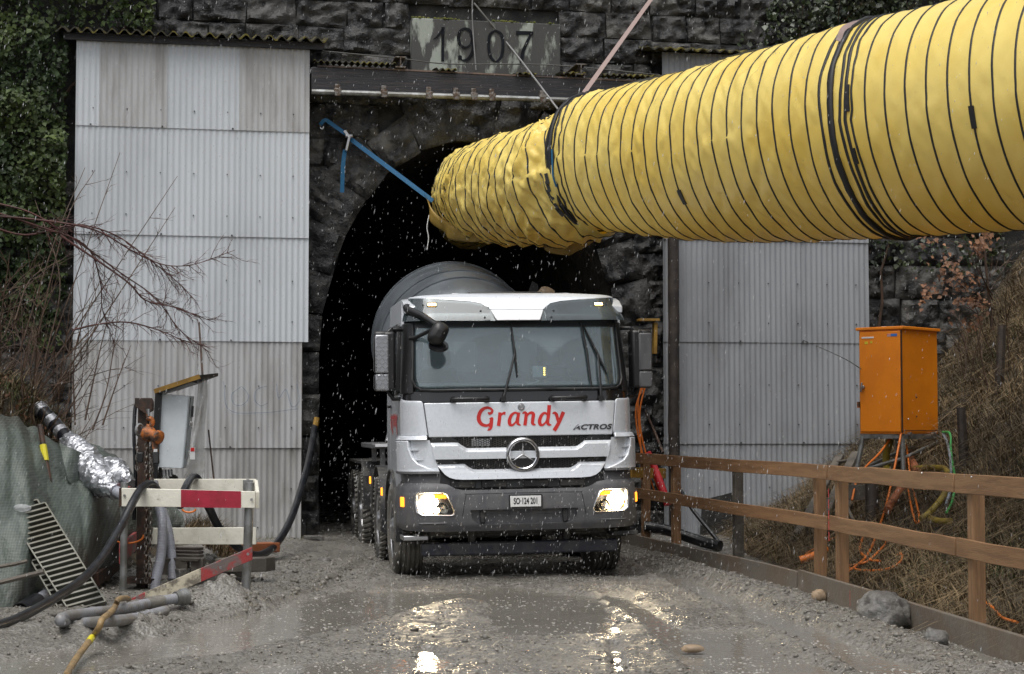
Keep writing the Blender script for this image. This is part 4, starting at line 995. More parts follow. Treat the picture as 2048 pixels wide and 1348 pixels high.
# ---- front panels
hood = panz([(1.528, -a_of(.962)), (1.88, -a_of(1.005))], [(1.528, a_of(.962)), (1.88, a_of(1.005))], .0, .03, 8, 40)
hood_o = tpart('hood_flap', hood, M['silver'], bevel=.008)
apron = panz([(1.888, -1.30), (1.95, -1.40), (2.0, -1.42)], [(1.888, 1.30), (1.95, 1.40), (2.0, 1.42)], -.015, .03, 5, 50); tpart('cowl', apron, M['black_gloss'], bevel=.004)
for g in (-1, 1):
    fn = lambda a, z, o, g=g: S(g * a, z, o)
    cp = panz([(1.55, a_of(.972)), (1.88, a_of(1.015)), (1.90, a_of(1.03)), (1.95, 1.38)], [(1.55, 1.66), (1.88, 1.66), (1.90, 1.66), (1.95, 1.66)], .0, .03, 8, 16, fn=fn); tpart('corner_panel', cp, M['silver'], bevel=.006)
    # air deflector: outer cheek with a curved scoop edge, inner recessed panel with two fins
    edge = [(1.175, .885), (1.215, .95), (1.26, 1.055), (1.32, 1.12), (1.42, 1.165), (1.50, 1.175), (1.505, .965), (1.54, .965)]
    ck = panz([(1.175, .80 + .07), (1.195, .91), (1.215, .965), (1.26, 1.06), (1.32, 1.12), (1.42, 1.162), (1.496, 1.17)], [(1.175, 1.60), (1.30, 1.62), (1.496, 1.62)], .045, .05, 10, 18, fn=fn)
    tpart('air_deflector', ck, M['silver'], bevel=.010)
    tpart('deflector_top', panz([(1.5, .975), (1.548, .978)], [(1.5, 1.62), (1.548, 1.60)], lambda a, z: .045 - (z - 1.5) * .5, .04, 3, 18, fn=fn), M['silver'], bevel=.008)
    tpart('scoop_panel', panz([(1.178, a_of(.86)), (1.5, a_of(.955))], [(1.178, .93), (1.215, .98), (1.26, 1.08), (1.32, 1.14), (1.5, 1.20)], .0, .03, 8, 8, fn=fn), M['silver'])
    for zf, aw in ((1.40, 1.165), (1.30, 1.12)):
        f = MB(); p = [fn(aw + .01, zf, .05), fn(aw - .10, zf, .005), fn(aw + .01, zf, .0)]; f.add([v + Vector((0, 0, .006)) for v in p] + [v - Vector((0, 0, .006)) for v in p], [(0, 1, 2), (5, 4, 3), (0, 3, 4, 1), (1, 4, 5, 2), (2, 5, 3, 0)]); tpart('deflector_fin', f, M['silver'], smooth=0)
    bs = panz([(1.155, a_of(.86)), (1.18, a_of(.862))], [(1.155, 1.60), (1.18, 1.60)], .04, .05, 2, 16, fn=fn); tpart('deflector_lip', bs, M['plastic_grey'], bevel=.004)
# grille bars with up-swept ends
sl1T = sym([(0, 1.412), (.55, 1.412), (.58, 1.415), (.62, 1.44), (.665, 1.472), (.70, 1.474), (a_of(.948), 1.474)])
sl1B = sym([(0, 1.300), (.5, 1.300), (a_of(.905), 1.302), (a_of(.948), 1.474)])
def slat_off(Tt):
    def o(a, z):
        t = ip(Tt, a); d = t - z; return .022 if d > .035 else -.015 + .037 * max(0, d / .035)
    return o
sl1 = panx(sl1T, sl1B, slat_off(sl1T), .05, 14, 90); tpart('grille_bar', sl1, M['silver'], smooth=30)
sl2T = sym([(0, 1.192), (.48, 1.192), (.51, 1.195), (.55, 1.215), (.595, 1.250), (.63, 1.252), (a_of(.888), 1.252)])
sl2B = sym([(0, 1.092), (.62, 1.092), (.70, 1.098), (.76, 1.115), (.81, 1.15), (a_of(.888), 1.252)])
sl2 = panx(sl2T, sl2B, slat_off(sl2T), .05, 14, 90); tpart('grille_bar', sl2, M['silver'], smooth=30)
for z0_, z1_, w in ((1.40, 1.525, .945), (1.19, 1.298, .90)):
    tpart('grille_backing', panz([(z0_, -a_of(w)), (z1_, -a_of(w))], [(z0_, a_of(w)), (z1_, a_of(w))], -.045, .01, 2, 30), M['black'])
    tpart('grille_strip', panz([(z1_ - .055, -a_of(w)), (z1_ - .002, -a_of(w))], [(z1_ - .055, -.64), (z1_ - .002, -.72)], -.012, .02, 2, 12), M['black_gloss'])
    tpart('grille_strip', panz([(z1_ - .055, .64), (z1_ - .002, .72)], [(z1_ - .055, a_of(w)), (z1_ - .002, a_of(w))], -.012, .02, 2, 12), M['black_gloss'])
    gm = MB(); ph = .026; r_ = 0; z = z0_ - .01
    while z < z1_ + .01:
        x = -.72 + (r_ % 2) * ph / 1.0
        while x < .72:
            hx = [(x + ph * .62 * math.cos(k * math.pi / 3), z + ph * .42 * math.sin(k * math.pi / 3)) for k in range(4)]
            for p, q_ in zip(hx[:-1], hx[1:]): gm.beam(S(p[0], p[1], -.02), S(q_[0], q_[1], -.02), .005, .012, (0, -1, 0))
            x += ph * 2
        z += ph * .42; r_ += 1
    tpart('grille_mesh', gm, M['black_dusty'], smooth=0, kind='stuff')
lab = panz([(1.43, -.52), (1.505, -.52)], [(1.43, -.33), (1.505, -.33)], -.03, .01, 2, 4); tpart('radiator_plate', lab, M['chrome_dull'])
low = panz([(.99, -.92), (1.18, -.92)], [(.99, .92), (1.18, .92)], -.10, .03, 3, 20); tpart('bumper_recess', low, M['black'])
for x in (-.62, -.30, .14, .52): tpart('recess_box', MB().box(S(x, 1.04, -.06), (.26, .06, .07)), M['black_dusty'], bevel=.01)
# emblem
ec = Vector((0, .075, 1.337)); em = MB().lathe([(.150, .0), (.150, -.045), (.158, -.062), (.172, -.052), (.178, -.02), (.178, .02)], ec, (0, 1, 0), 48, False)
emb = tpart('emblem', em, M['chrome_dull'])
em2 = MB().lathe([(.136, -.03), (.136, -.058), (.145, -.066), (.152, -.056), (.152, -.03)], ec, (0, 1, 0), 48, False); tpart('ring', em2, M['chrome'], emb)
tpart('disc', MB().lathe([(.0005, -.028), (.14, -.028), (.14, -.0)], ec, (0, 1, 0), 40), M['black'], emb)
st = MB(); Rr, ri = .136, .015; cy = ec.y
tipz = []
for k in range(3):
    a = math.pi / 2 + k * 2 * math.pi / 3; tipz.append((ec.x + Rr * math.cos(a), ec.z + Rr * math.sin(a)))
    tipz.append((ec.x + ri * math.cos(a + math.pi / 3), ec.z + ri * math.sin(a + math.pi / 3)))
vs = [(x, cy - .045, z) for x, z in tipz] + [(ec.x, cy - .075, ec.z)]; st.add(vs, [(i, (i + 1) % 6, 6) for i in range(6)] + [tuple(range(6))]); tpart('star', st, M['star'], emb, smooth=0)
bd = MB().lathe([(.0005, -.022), (.03, -.020), (.038, -.006), (.038, .01)], Vector((0, y0(1.835), 1.828)), (0, 1, 0), 24); tpart('badge', bd, M['chrome_dull'])
bd = MB().lathe([(.018, -.0225), (.021, -.026), (.024, -.0225)], Vector((0, y0(1.835) - .003, 1.828)), (0, 1, 0), 24, False); tpart('badge_ring', bd, M['chrome'])
vb = MB(); vs, fs = stroke([(-.105, 1.876), (-.05, 1.80), (0, 1.785), (.05, 1.80), (.105, 1.876)], [.006, .012, .012, .006]); vb.add([S(x, z, .003) for x, z in vs], fs); tpart('hood_crease', vb, M['white_paint'], smooth=0)
# lettering on the hood (pen strokes, measured on the panel)
def c3(x, y): px, py = 780 + x / 6.418, 790 + y / 6.418; return (xl(px), zl(py, xl(px)))
def c4(x, y): px, py = 1040 + x / 6.418, 790 + y / 6.418; return (xl(px), zl(py, xl(px)))
u_ = 1 / 6.418 / 192.5
GL = []
def let(pts, ws): GL.append((pts, [w * u_ for w in ws]))
let([c3(1308, 222), c3(1330, 236), c3(1356, 226), c3(1366, 196), c3(1335, 168), c3(1285, 164), c3(1225, 200), c3(1192, 270), c3(1196, 335), c3(1232, 378), c3(1290, 392), c3(1330, 372)], [14, 36, 34, 28, 30, 36, 46, 50, 50, 44, 34, 26])
let([c3(1358, 290), c3(1350, 345), c3(1338, 410), c3(1322, 436), c3(1298, 456)], [40, 46, 50, 40, 6]); let([c3(1322, 306), c3(1345, 296), c3(1368, 292)], [6, 18, 22])
let([c3(1463, 222), c3(1456, 300), c3(1440, 396)], [40, 44, 46]); let([c3(1458, 300), c3(1480, 255), c3(1512, 232), c3(1534, 236)], [10, 22, 32, 42])
let([c3(1695, 240), c3(1655, 226), c3(1608, 262), c3(1582, 330), c3(1590, 376), c3(1622, 384), c3(1665, 340), c3(1692, 260)], [26, 26, 38, 46, 44, 28, 22, 26]); let([c3(1706, 222), c3(1690, 310), c3(1690, 366), c3(1726, 388)], [40, 42, 38, 12])
NX = 1043.6 - 780
def c3b(x, y): return c4(x, y)
let([c4(82, 236), c4(112, 224), c4(132, 240), c4(126, 300), c4(112, 390)], [12, 30, 42, 44, 44]); let([c4(126, 300), c4(160, 244), c4(200, 226), c4(226, 246), c4(216, 310), c4(214, 366), c4(250, 384)], [12, 26, 38, 44, 44, 40, 12])
let([c4(418, 262), c4(376, 228), c4(330, 262), c4(304, 330), c4(312, 374), c4(342, 384), c4(384, 346), c4(414, 280)], [24, 28, 40, 46, 44, 28, 22, 26]); let([c4(436, 126), c4(424, 240), c4(408, 350), c4(424, 378), c4(456, 384)], [48, 46, 42, 36, 12])
let([c4(474, 236), c4(502, 228), c4(526, 250), c4(540, 310), c4(552, 350)], [12, 36, 42, 40, 36]); let([c4(620, 214), c4(585, 290), c4(545, 370), c4(490, 456)], [48, 46, 46, 50])
lt = MB()
for pts, ws in GL:
    vs, fs = stroke(pts, ws, 10); A = [S(x, z, .0045) for x, z in vs]; k = len(A); lt.add(A, fs)
tpart('lettering', lt, M['red'], hood_o, smooth=0)
vs, fs = text_polys("ACTROS", .072, .28, .0022, 1.02, 1.42); x0_, z0_ = c4(990, 410)
ac = MB(); ac.add([S(x0_ + x, z0_ + y, .008) for x, y in vs], fs); ac.add([S(x0_ + x + .002, z0_ + y - .002, .004) for x, y in vs], fs); tpart('model_lettering', ac, M['badge_dark'], hood_o, smooth=0)
vs, fs = stroke([c4(760, 436), c4(800, 395), c4(845, 375), c4(856, 390)], [2 * u_, 10 * u_, 14 * u_, 4 * u_]); sw = MB().add([S(x, z, .010) for x, z in vs], fs); tpart('model_lettering', sw, M['chrome'], hood_o, smooth=0)
sdl = MB()
for k, (w_, h_) in enumerate(((.16, .20), (.09, .12), (.11, .12), (.10, .12), (.11, .20), (.10, .16))):
    vs, fs = stroke([(0.75 + k * .13, 1.88), (0.75 + k * .13 + w_ * .6, 1.88 - h_ * .3), (0.72 + k * .13 + w_ * .3, 1.88 - h_)], [.05, .05, .05]); sdl.add([Vector((-HW - .004, y, z - .12)) for y, z in vs], fs)
tpart('door_lettering', sdl, M['red'], smooth=0)

# ---- windscreen, wipers, visor
ws_ = panz([(2.02, -1.05), (2.06, -1.10), (2.12, -1.125), (2.70, -1.14)], [(2.02, 1.05), (2.06, 1.10), (2.12, 1.125), (2.70, 1.14)], -.006, .006, 14, 40); wsg = tpart('windscreen', ws_, M['windscreen'], smooth=True)
wf = MB(); lp = [S(a, z, .0) for a, z in ([(-1.135, z) for z in np.linspace(2.70, 2.12, 10)] + [(-1.10, 2.05), (-1.04, 2.012)] + [(a, 2.008) for a in np.linspace(-.9, .9, 16)] + [(1.04, 2.012), (1.10, 2.05)] + [(1.135, z) for z in np.linspace(2.12, 2.70, 10)])]
wf.tube(lp, .017, 6); tpart('windscreen_seal', wf, M['black'], smooth=60)
tpart('header_band', panz([(2.665, -1.14), (2.74, -1.14)], [(2.665, 1.14), (2.74, 1.14)], .0, .02, 2, 40), M['black'])
def wiper(base, elbow, tip_a, tip_b, nm='wiper'):
    m = MB(); f = lambda p, o: S(a_of(p[0]), p[1], o)
    m.tube([f(base, .03), f(((base[0] * .45 + elbow[0] * .55), base[1] * .45 + elbow[1] * .55), .05), f(elbow, .035)], [.016, .012, .009], 6)
    m.tube([f(tip_a, .02), f(elbow, .028), f(tip_b, .02)], [.006, .014, .006], 6); m.lathe([(.028, -.03), (.028, .03)], f(base, .02), (0, 1, 0), 10)
    m.tube([f(tip_a, .008), f(((tip_a[0] + elbow[0]) / 2, (tip_a[1] + elbow[1]) / 2), .008), f(elbow, .008), f(tip_b, .008)], .008, 4)
    tpart(nm, m, M['black'], smooth=60)
def pz(px, py): return (xl(px), zl(py, xl(px)))
wiper(pz(1015, 797), pz(1043, 705), pz(1038, 638), pz(1046, 752)); wiper(pz(1214, 795), pz(1216, 705), pz(1190, 640), pz(1232, 745))
tpart('wiper_arm', MB().tube([S(a_of(xl(1196)), zl(770, .7), .02), S(a_of(xl(1194)), zl(700, .7), .03), S(a_of(xl(1187)), zl(636, .7), .02)], .011, 6), M['black'])
for x0_, x1_ in ((-.706, -.358), (.33, .67)):
    gh_ = MB().tube([S(x0_, 1.915, .0), S(x0_, 1.915, .06), S(x0_ + .03, 1.915, .075), S(x1_ - .03, 1.915, .075), S(x1_, 1.915, .06), S(x1_, 1.915, .0)], .020, 8); gh_.lathe([(.03, 0), (.03, .05)], S(x0_, 1.915, .0), (0, -1, 0), 10); gh_.lathe([(.03, 0), (.03, .05)], S(x1_, 1.915, .0), (0, -1, 0), 10)
    tpart('grab_handle', gh_, M['black'], smooth=50)
def vs_off(a, z): return .13 - .09 * sstep(2.72, 3.0, z) - .06 * sstep(.9, 1.25, abs(a))
vT = [(.30, 2.875), (.38, 2.91), (.50, 2.935), (.75, 2.955), (1.02, 2.975), (1.05, 2.978), (1.22, 2.985)]
for g in (-1, 1):
    fn = lambda a, z, o, g=g: S(g * a, z, o)
    tpart('sun_visor', panx(vT, [(.24, 2.722), (1.22, 2.722)] if False else [(.30, 2.725), (1.22, 2.735)], vs_off, .008, 8, 24, fn=fn), M['smoked'], label='smoked translucent sun visor wing')
    tpart('visor_wedge', MB().add([fn(a, z, vs_off(a, z)) for a, z in ((.30, 2.875), (.30, 2.725), (.245, 2.725))] + [fn(a, z, vs_off(a, z) - .008) for a, z in ((.30, 2.875), (.30, 2.725), (.245, 2.725))], [(0, 1, 2), (5, 4, 3), (0, 3, 4, 1), (1, 4, 5, 2), (2, 5, 3, 0)]), M['smoked'], smooth=0)
    for a, z in ((.36, 2.76), (.40, 2.83), (1.0, 2.90)): tpart('visor_screw', MB().lathe([(.012, 0), (.010, .008)], fn(a, z, vs_off(a, z)), (0, -1, .2), 8), M['black'])
    for a in (.50, .98): tpart('visor_bracket', panz([(2.86, a - .04), (2.95, a - .03)], [(2.86, a + .04), (2.95, a + .03)], lambda a, z: vs_off(a, z) - .02, .03, 2, 3, fn=fn), M['black'], bevel=.006)
    mk = panz([(2.885, .865), (2.928, .865)], [(2.885, .965), (2.928, .965)], lambda a, z: vs_off(a, z) + .012, .02, 2, 4, fn=fn); mk_o = tpart('marker_lamp', mk, M['black'], bevel=.006)
    tpart('lens', panz([(2.893, .875), (2.92, .875)], [(2.893, .955), (2.92, .955)], lambda a, z: vs_off(a, z) + .020, .012, 2, 4, fn=fn), M['marker'], mk_o, bevel=.004)
tpart('visor_panel', panz([(2.728, -.236), (2.845, -.29)], [(2.728, .236), (2.845, .29)], lambda a, z: vs_off(a, z) + .004, .02, 4, 10), M['white_paint'], bevel=.008)
capT = [(-1.22, 3.0), (-.6, 3.03), (.6, 3.03), (1.22, 3.0)]
capB = sym([(0, 2.848), (.29, 2.848)] + [(a + .0, z + .004) for a, z in vT[1:]])
tpart('roof_cap', panx(capT, capB, lambda a, z: vs_off(a, z) + .0, .02, 6, 60), M['silver'], bevel=.006)
tpart('header_shade', panz([(2.73, -1.1), (2.96, -1.1)], [(2.73, 1.1), (2.96, 1.1)], -.02, .02, 4, 30), M['black'])
# ---- mirrors
for g in (-1, 1):
    yb = .42
    m = MB().box((g * 1.325, yb + .10, 2.325), (.13, .20, .62)); mo = tpart('mirror_housing', m, M['black'], bevel=.03)
    m = MB()
    def plate(x0, x1, z0, z1):
        m.box((g * (x0 + x1) / 2, yb - .005, (z0 + z1) / 2), (x1 - x0, .03, z1 - z0))
    plate(1.335, 1.475, 2.20, 2.60); 
    po = tpart('mirror_back', m, M['plate_metal'] if g < 0 else M['plastic_grey'], bevel=.03); 
    m = MB(); plate(1.335, 1.475, 2.02, 2.19); po2 = tpart('mirror_back', m, M['plate_metal'] if g < 0 else M['plastic_grey'], bevel=.02)
    tpart('mirror_shell', MB().box((g * 1.40, yb + .08, 2.42), (.17, .14, .44)).box((g * 1.40, yb + .08, 2.105), (.17, .14, .18)), M['black'], bevel=.03)
    if g < 0:
        tr = MB()
        for r_ in range(13):
            for c_ in range(4):
                x = -1.355 - c_ * .034; z = 2.05 + r_ * .043; s_ = 1 if (r_ + c_) % 2 else -1
                if 2.18 < z < 2.22: continue
                tr.beam((x - .012, yb - .022, z - .012 * s_), (x + .012, yb - .022, z + .012 * s_), .007, .008, (0, -1, 0))
        tpart('tread_bars', tr, M['chrome_dull'], smooth=0, kind='stuff')
    arm = MB().tube([S(g * 1.36, 2.66, .0), Vector((g * 1.30, yb + .12, 2.66)), Vector((g * 1.38, yb + .12, 2.58))], .022, 8); arm.tube([S(g * 1.40, 1.93, .0), Vector((g * 1.28, yb + .1, 1.93)), Vector((g * 1.36, yb + .12, 2.05))], .022, 8); arm.tube([Vector((g * 1.29, yb + .12, 2.68)), Vector((g * 1.29, yb + .12, 1.95))], .018, 8)
    tpart('mirror_arm', arm, M['black'], smooth=60)
fa = MB(); p0 = S(-1.16, 2.86, .06); p1 = Vector((-.86, -.02, 2.66)); fa.tube([p0 + Vector((0, .05, .03)), p0, p0.lerp(p1, .5) + Vector((0, -.02, .02)), p1], [.045, .045, .034, .03], 8)
p2 = S(-1.16, 2.56, .02); fa.tube([p2, p2 + Vector((.05, -.05, .0)), p2.lerp(p1, .6) + Vector((0, -.03, -.01)), p1], .022, 8); tpart('front_mirror_arm', fa, M['black'], smooth=60)
fm = MB()
def head(sc, off): return [[Vector((-.865, .0, 2.585)) + off + Matrix.Rotation(R(28), 3, 'Y') @ Vector((sc * .125 * math.cos(t) * abs(math.cos(t)) ** -.35 * .72, d, sc * .155 * math.sin(t) * abs(math.sin(t) + 1e-6) ** -.35 * .8)) for t in np.linspace(.01, 2 * math.pi + .01, 20, endpoint=False)] for d in (0,)][0]
rows = [head(.3, Vector((0, -.09, .0))), head(.75, Vector((0, -.075, 0))), head(1.0, Vector((0, -.03, 0))), head(1.0, Vector((0, .02, 0))), head(.9, Vector((0, .05, 0)))]
fm.grid(rows, cj=True); fm.add(rows[0], [tuple(range(20))]); fm.add(rows[-1], [tuple(range(19, -1, -1))]); tpart('front_mirror', fm, M['black'], smooth=50)
tpart('mirror_face', MB().lathe([(.0005, 0), (.10, .0), (.105, .02)], Vector((-.86, .0, 2.47)), (0, .55, -.8), 20), M['black_gloss'])

# ---- bumper
bT = sym([(0, .985), (.62, .985), (.70, 1.0), (.78, 1.045), (.90, 1.062), (1.30, 1.062), (1.75, 1.06)])
bB = sym([(0, .565), (.9, .565), (1.2, .575), (1.75, .60)])
def b_off(a, z): return .03 - .03 * sstep(.64, .56, z) - .03 * sstep(1.01, 1.06, z) - .012 * sstep(.93, .99, z)
bp_ = tpart('bumper', panx(bT, bB, b_off, .09, 18, 100), M['plastic_grey'])
op = MB(); pol = [(-.56, .782), (-.54, .69), (-.49, .645), (-.44, .632), (.44, .632), (.49, .645), (.54, .69), (.56, .782)]
op.prism(pol, lambda x, z: Vector((x, -.2, z)), (0, -1, 0), .24)
def hl_poly(g):
    return [(g * 1.095, .955), (g * 1.075, .972), (g * .83, .968), (g * .79, .945), (g * .745, .845), (g * .715, .77), (g * .72, .738), (g * .75, .728), (g * 1.04, .738), (g * 1.085, .77), (g * 1.10, .87)]
for g in (-1, 1): op.prism(hl_poly(g) if g > 0 else list(reversed(hl_poly(g))), lambda x, z: Vector((x, -.25, z)), (0, -1, 0), .36)
cut(bp_, op)
tpart('bumper_upper', panz([(1.05, -1.65), (1.16, -1.62)], [(1.05, -.86), (1.16, -.85)], -.02, .03, 3, 16), M['plastic_grey']); tpart('bumper_upper', panz([(1.05, .86), (1.16, .85)], [(1.05, 1.65), (1.16, 1.62)], -.02, .03, 3, 16), M['plastic_grey'])
lg = MB()
for k in range(9): lg.beam((-.46, .05, .645 + k * .016), (.46, .05, .645 + k * .016), .02, .006)
tpart('lower_grille', lg, M['black_dusty'], smooth=0); tpart('lower_grille_back', MB().box((0, .09, .71), (1.14, .02, .17)), M['black'])
for x in (-.43, .43): tpart('tow_socket', MB().box((x, .04, .71), (.05, .07, .13)), M['black_dusty'], bevel=.01)
vs, fs = stroke([(-.64, .72), (-.60, .93), (-.56, .945), (0, .948), (.56, .945), (.60, .93), (.64, .72)], [.006] * 7); bl = MB(); bl.add([S(x, z, b_off(x, z) + .002) for x, z in vs], fs)
for x in (-.37, .35):
    bl.add([S(x + d, z, b_off(x, z) + .002) for z in (.79, .985) for d in (-.003, .003)], [(0, 1, 3, 2)])
tpart('bumper_seam', bl, M['black'], smooth=0)
for g in (-1, 1):
    lp = MB(); q_ = [S(a_of(g * t), .655, b_off(.9, .655) + .004) for t in np.linspace(.80, 1.06, 8)]; lp.tube(q_, .008, 6); tpart('bumper_rib', lp, M['plastic_grey'])
    # headlight
    hp = hl_poly(g); cxh, czh = sum(p[0] for p in hp) / len(hp), sum(p[1] for p in hp) / len(hp)
    hl = thing_part = tpart('headlight', MB().prism(hp if g > 0 else list(reversed(hp)), lambda x, z: Vector((x * .99, S(a_of(x), z, 0).y + .10, z)), (0, -1, 0), .03), M['black'])
    bz = MB(); rows = []
    for sc_, of in ((1.0, .0), (1.03, .035), (.98, .042), (.93, .034), (.91, .0)):
        rows.append([S(a_of(cxh + (x - cxh) * sc_), czh + (z - czh) * sc_, of) for x, z in hp])
    bz.grid(rows, cj=True); tpart('bezel', bz, M['chrome_dull'], hl, smooth=50)
    ln_ = MB().add([S(a_of(cxh + (x - cxh) * .93), czh + (z - czh) * .93, .030) for x, z in hp], [tuple(range(len(hp)))]); tpart('lens', ln_, M['lamp_glass'], hl, smooth=0)
    for (bx, bz_, r_, mt, nm) in ((.985, .852, .098, 'beam', 'main_beam'), (.845, .80, .062, 'reflector', 'reflector'), (.90, .785, .035, 'beam_soft', 'side_beam')):
        c = S(a_of(g * bx), bz_, -.03); rw = MB().lathe([(r_ * .25, .05), (r_ * .6, .03), (r_, -.02), (r_ * 1.04, -.02)], c, (0, 1, 0), 24, False)
        ro = tpart(nm + '_bowl' if nm != 'reflector' else 'reflector_bowl', rw, M['reflector'], hl)
        if mt != 'reflector': tpart(nm, MB().lathe([(.0005, -.004), (r_ * .5, -.003), (r_ * .93, .0), (r_ * .93, .004)], c, (0, 1, 0), 24), M[mt], hl)
        else: tpart('bulb', MB().lathe([(.0005, -.02), (.016, -.012), (.018, .03)], c, (0, 1, 0), 12), M['chrome'], hl)
    c = S(a_of(g * .86), .925, -.02); tpart('turn_signal', MB().box(c, (.13, .03, .045)), M['amber'], hl, bevel=.008)
    tpart('side_marker', panz([(.82, 1.255), (.92, 1.255)], [(.82, 1.325), (.92, 1.325)], .042, .03, 3, 4, fn=lambda a, z, o, g=g: S(g * a, z, o)), M['amber'], bevel=.008)
    sl_ = bpy.data.lights.new('headlight_beam', 'SPOT'); sl_.energy = 16; sl_.spot_size = R(80); sl_.spot_blend = 1.0; sl_.color = (1, .80, .48); sl_.shadow_soft_size = .07
    so = bpy.data.objects.new('headlight_beam', sl_); COL.objects.link(so); so.parent = truck; so.location = S(a_of(g * .985), .85, .09); so.rotation_euler = (R(90 + 2), 0, R(180)); 
# ---- number plate
pl_o = tpart('number_plate', MB().box((.01, S(0, .862, b_off(0, .862)).y - .014, .862), (.32, .012, .112)), M['white_print'], bevel=.004)
yp = S(0, .862, b_off(0, .862)).y - .0225
vs, fs = text_polys("SO·124 201", .088, 0, .0022, 1.0, .60)
tpart('plate_lettering', MB().add([Vector((.01 + x, yp, .862 + y)) for x, y in vs], fs), M['black'], pl_o, smooth=0)
fr_ = MB(); 
for a, b in (((-.16, .80), (.18, .80)), ((-.16, .924), (.18, .924)), ((-.158, .80), (-.158, .924)), ((.178, .80), (.178, .924))): fr_.beam((a[0], yp + .01, a[1]), (b[0], yp + .01, b[1]), .014, .01)
tpart('plate_frame', fr_, M['black'], pl_o)
# ---- under the bumper
ub = tpart('underrun_bar', MB().box((0, .30, .37), (2.08, .08, .135)), M['underrun'], bevel=.02)
hl_ = MB()
for x in (-.85, -.72, -.3, -.22, .4, .75, .88): hl_.lathe([(.009, 0), (.009, .004)], Vector((x, .2595, .37 + .02 * (x > 0))), (0, -1, 0), 8)
tpart('bolt_hole', hl_, M['black'], ub)
un = MB().box((0, .8, .62), (1.6, .9, .22)).box((-.5, .35, .47), (.08, .1, .2)).box((.5, .35, .47), (.08, .1, .2)).box((0, .42, .52), (1.9, .1, .08)); tpart('front_frame', un, M['black_dusty'], bevel=.02)
for g in (-1, 1):
    tpart('entry_step', MB().box((g * 1.10, .35, .50), (.26, .36, .05)), M['chrome_dull'] if g < 0 else M['black_dusty'], bevel=.01)
    st = MB()
    for z in (.55, .80, 1.05): st.box((g * 1.16, .62, z), (.10, .42, .04))
    st.box((g * 1.08, .62, .8), (.03, .46, .62)); tpart('steps', st, M['black_dusty'], bevel=.008)
# ---- dashboard, seats, steering wheel
tpart('dashboard', MB().shell([[Vector((x, y, z)) for x in np.linspace(-1.05, 1.05, 12)] for y, z in ((.42, 1.90), (.44, 2.03), (.62, 2.08), (.82, 2.10), (.90, 1.9))], [[Vector((x, y + .02, z - .1)) for x in np.linspace(-1.05, 1.05, 12)] for y, z in ((.42, 1.90), (.44, 2.03), (.62, 2.08), (.82, 2.10), (.90, 1.9))]), M['dash'], bevel=.02)
tpart('vent_strip', MB().box((0, .50, 2.062), (1.5, .03, .012)), M['black'])
for x in (-.66, .60):
    so = tpart('seat', MB().box((x, 1.25, 1.62), (.52, .52, .16)), M['interior_dark'], bevel=.05)
    A = [[Vector((x + .25 * u * (1 - .35 * max(0, v - .45)), 1.52 + .14 * v - .04 * (1 - u * u), 1.66 + v * .62)) for u in np.linspace(-1, 1, 9)] for v in np.linspace(0, 1, 8)]; B = [[p + Vector((0, .12, 0)) for p in r] for r in A]
    tpart('backrest', MB().shell(A, B), M['interior_dark'], so, bevel=.03); tpart('headrest', MB().box((x, 1.70, 2.40), (.27, .11, .2)), M['interior_dark'], so, bevel=.05)
sw = MB(); th_ = np.linspace(0, 2 * math.pi, 33); cw = Vector((.60, .98, 2.02)); ux, uy = Vector((1, 0, 0)), Vector((0, .75, .66))
sw.tube([cw + (ux * math.cos(t) + uy * math.sin(t)) * .225 for t in th_], .016, 8, False); sw.beam(cw - ux * .22, cw + ux * .22, .05, .02); sw.lathe([(.06, -.01), (.06, .03)], cw, (0, -.66, .75), 14); tpart('steering_wheel', sw, M['black'])
tb = tpart('dash_display', MB().box((xl(1107), .62, zl(739, .3)), (.16, .02, .13)), M['chrome_dull'], bevel=.02)
for k in range(4): tpart('led', MB().box((xl(1117), .607, zl(732 + 4.5 * k, .3)), (.014, .006, .013)), M['led'], tb, smooth=0)
tpart('display_lead', MB().tube(catmull([Vector((.25, .62, 2.12)), Vector((.27, .56, 2.10)), Vector((.14, .52, 2.07))], 5), .006, 5), M['white_print'])
tpart('curtain', MB().shell([[Vector((1.0 + .02 * math.sin(i * 2.1), .78 + .03 * i, z)) for i in range(8)] for z in (2.1, 2.7)], [[Vector((1.01 + .02 * math.sin(i * 2.1), .79 + .03 * i, z)) for i in range(8)] for z in (2.1, 2.7)]), M['wood_old'])

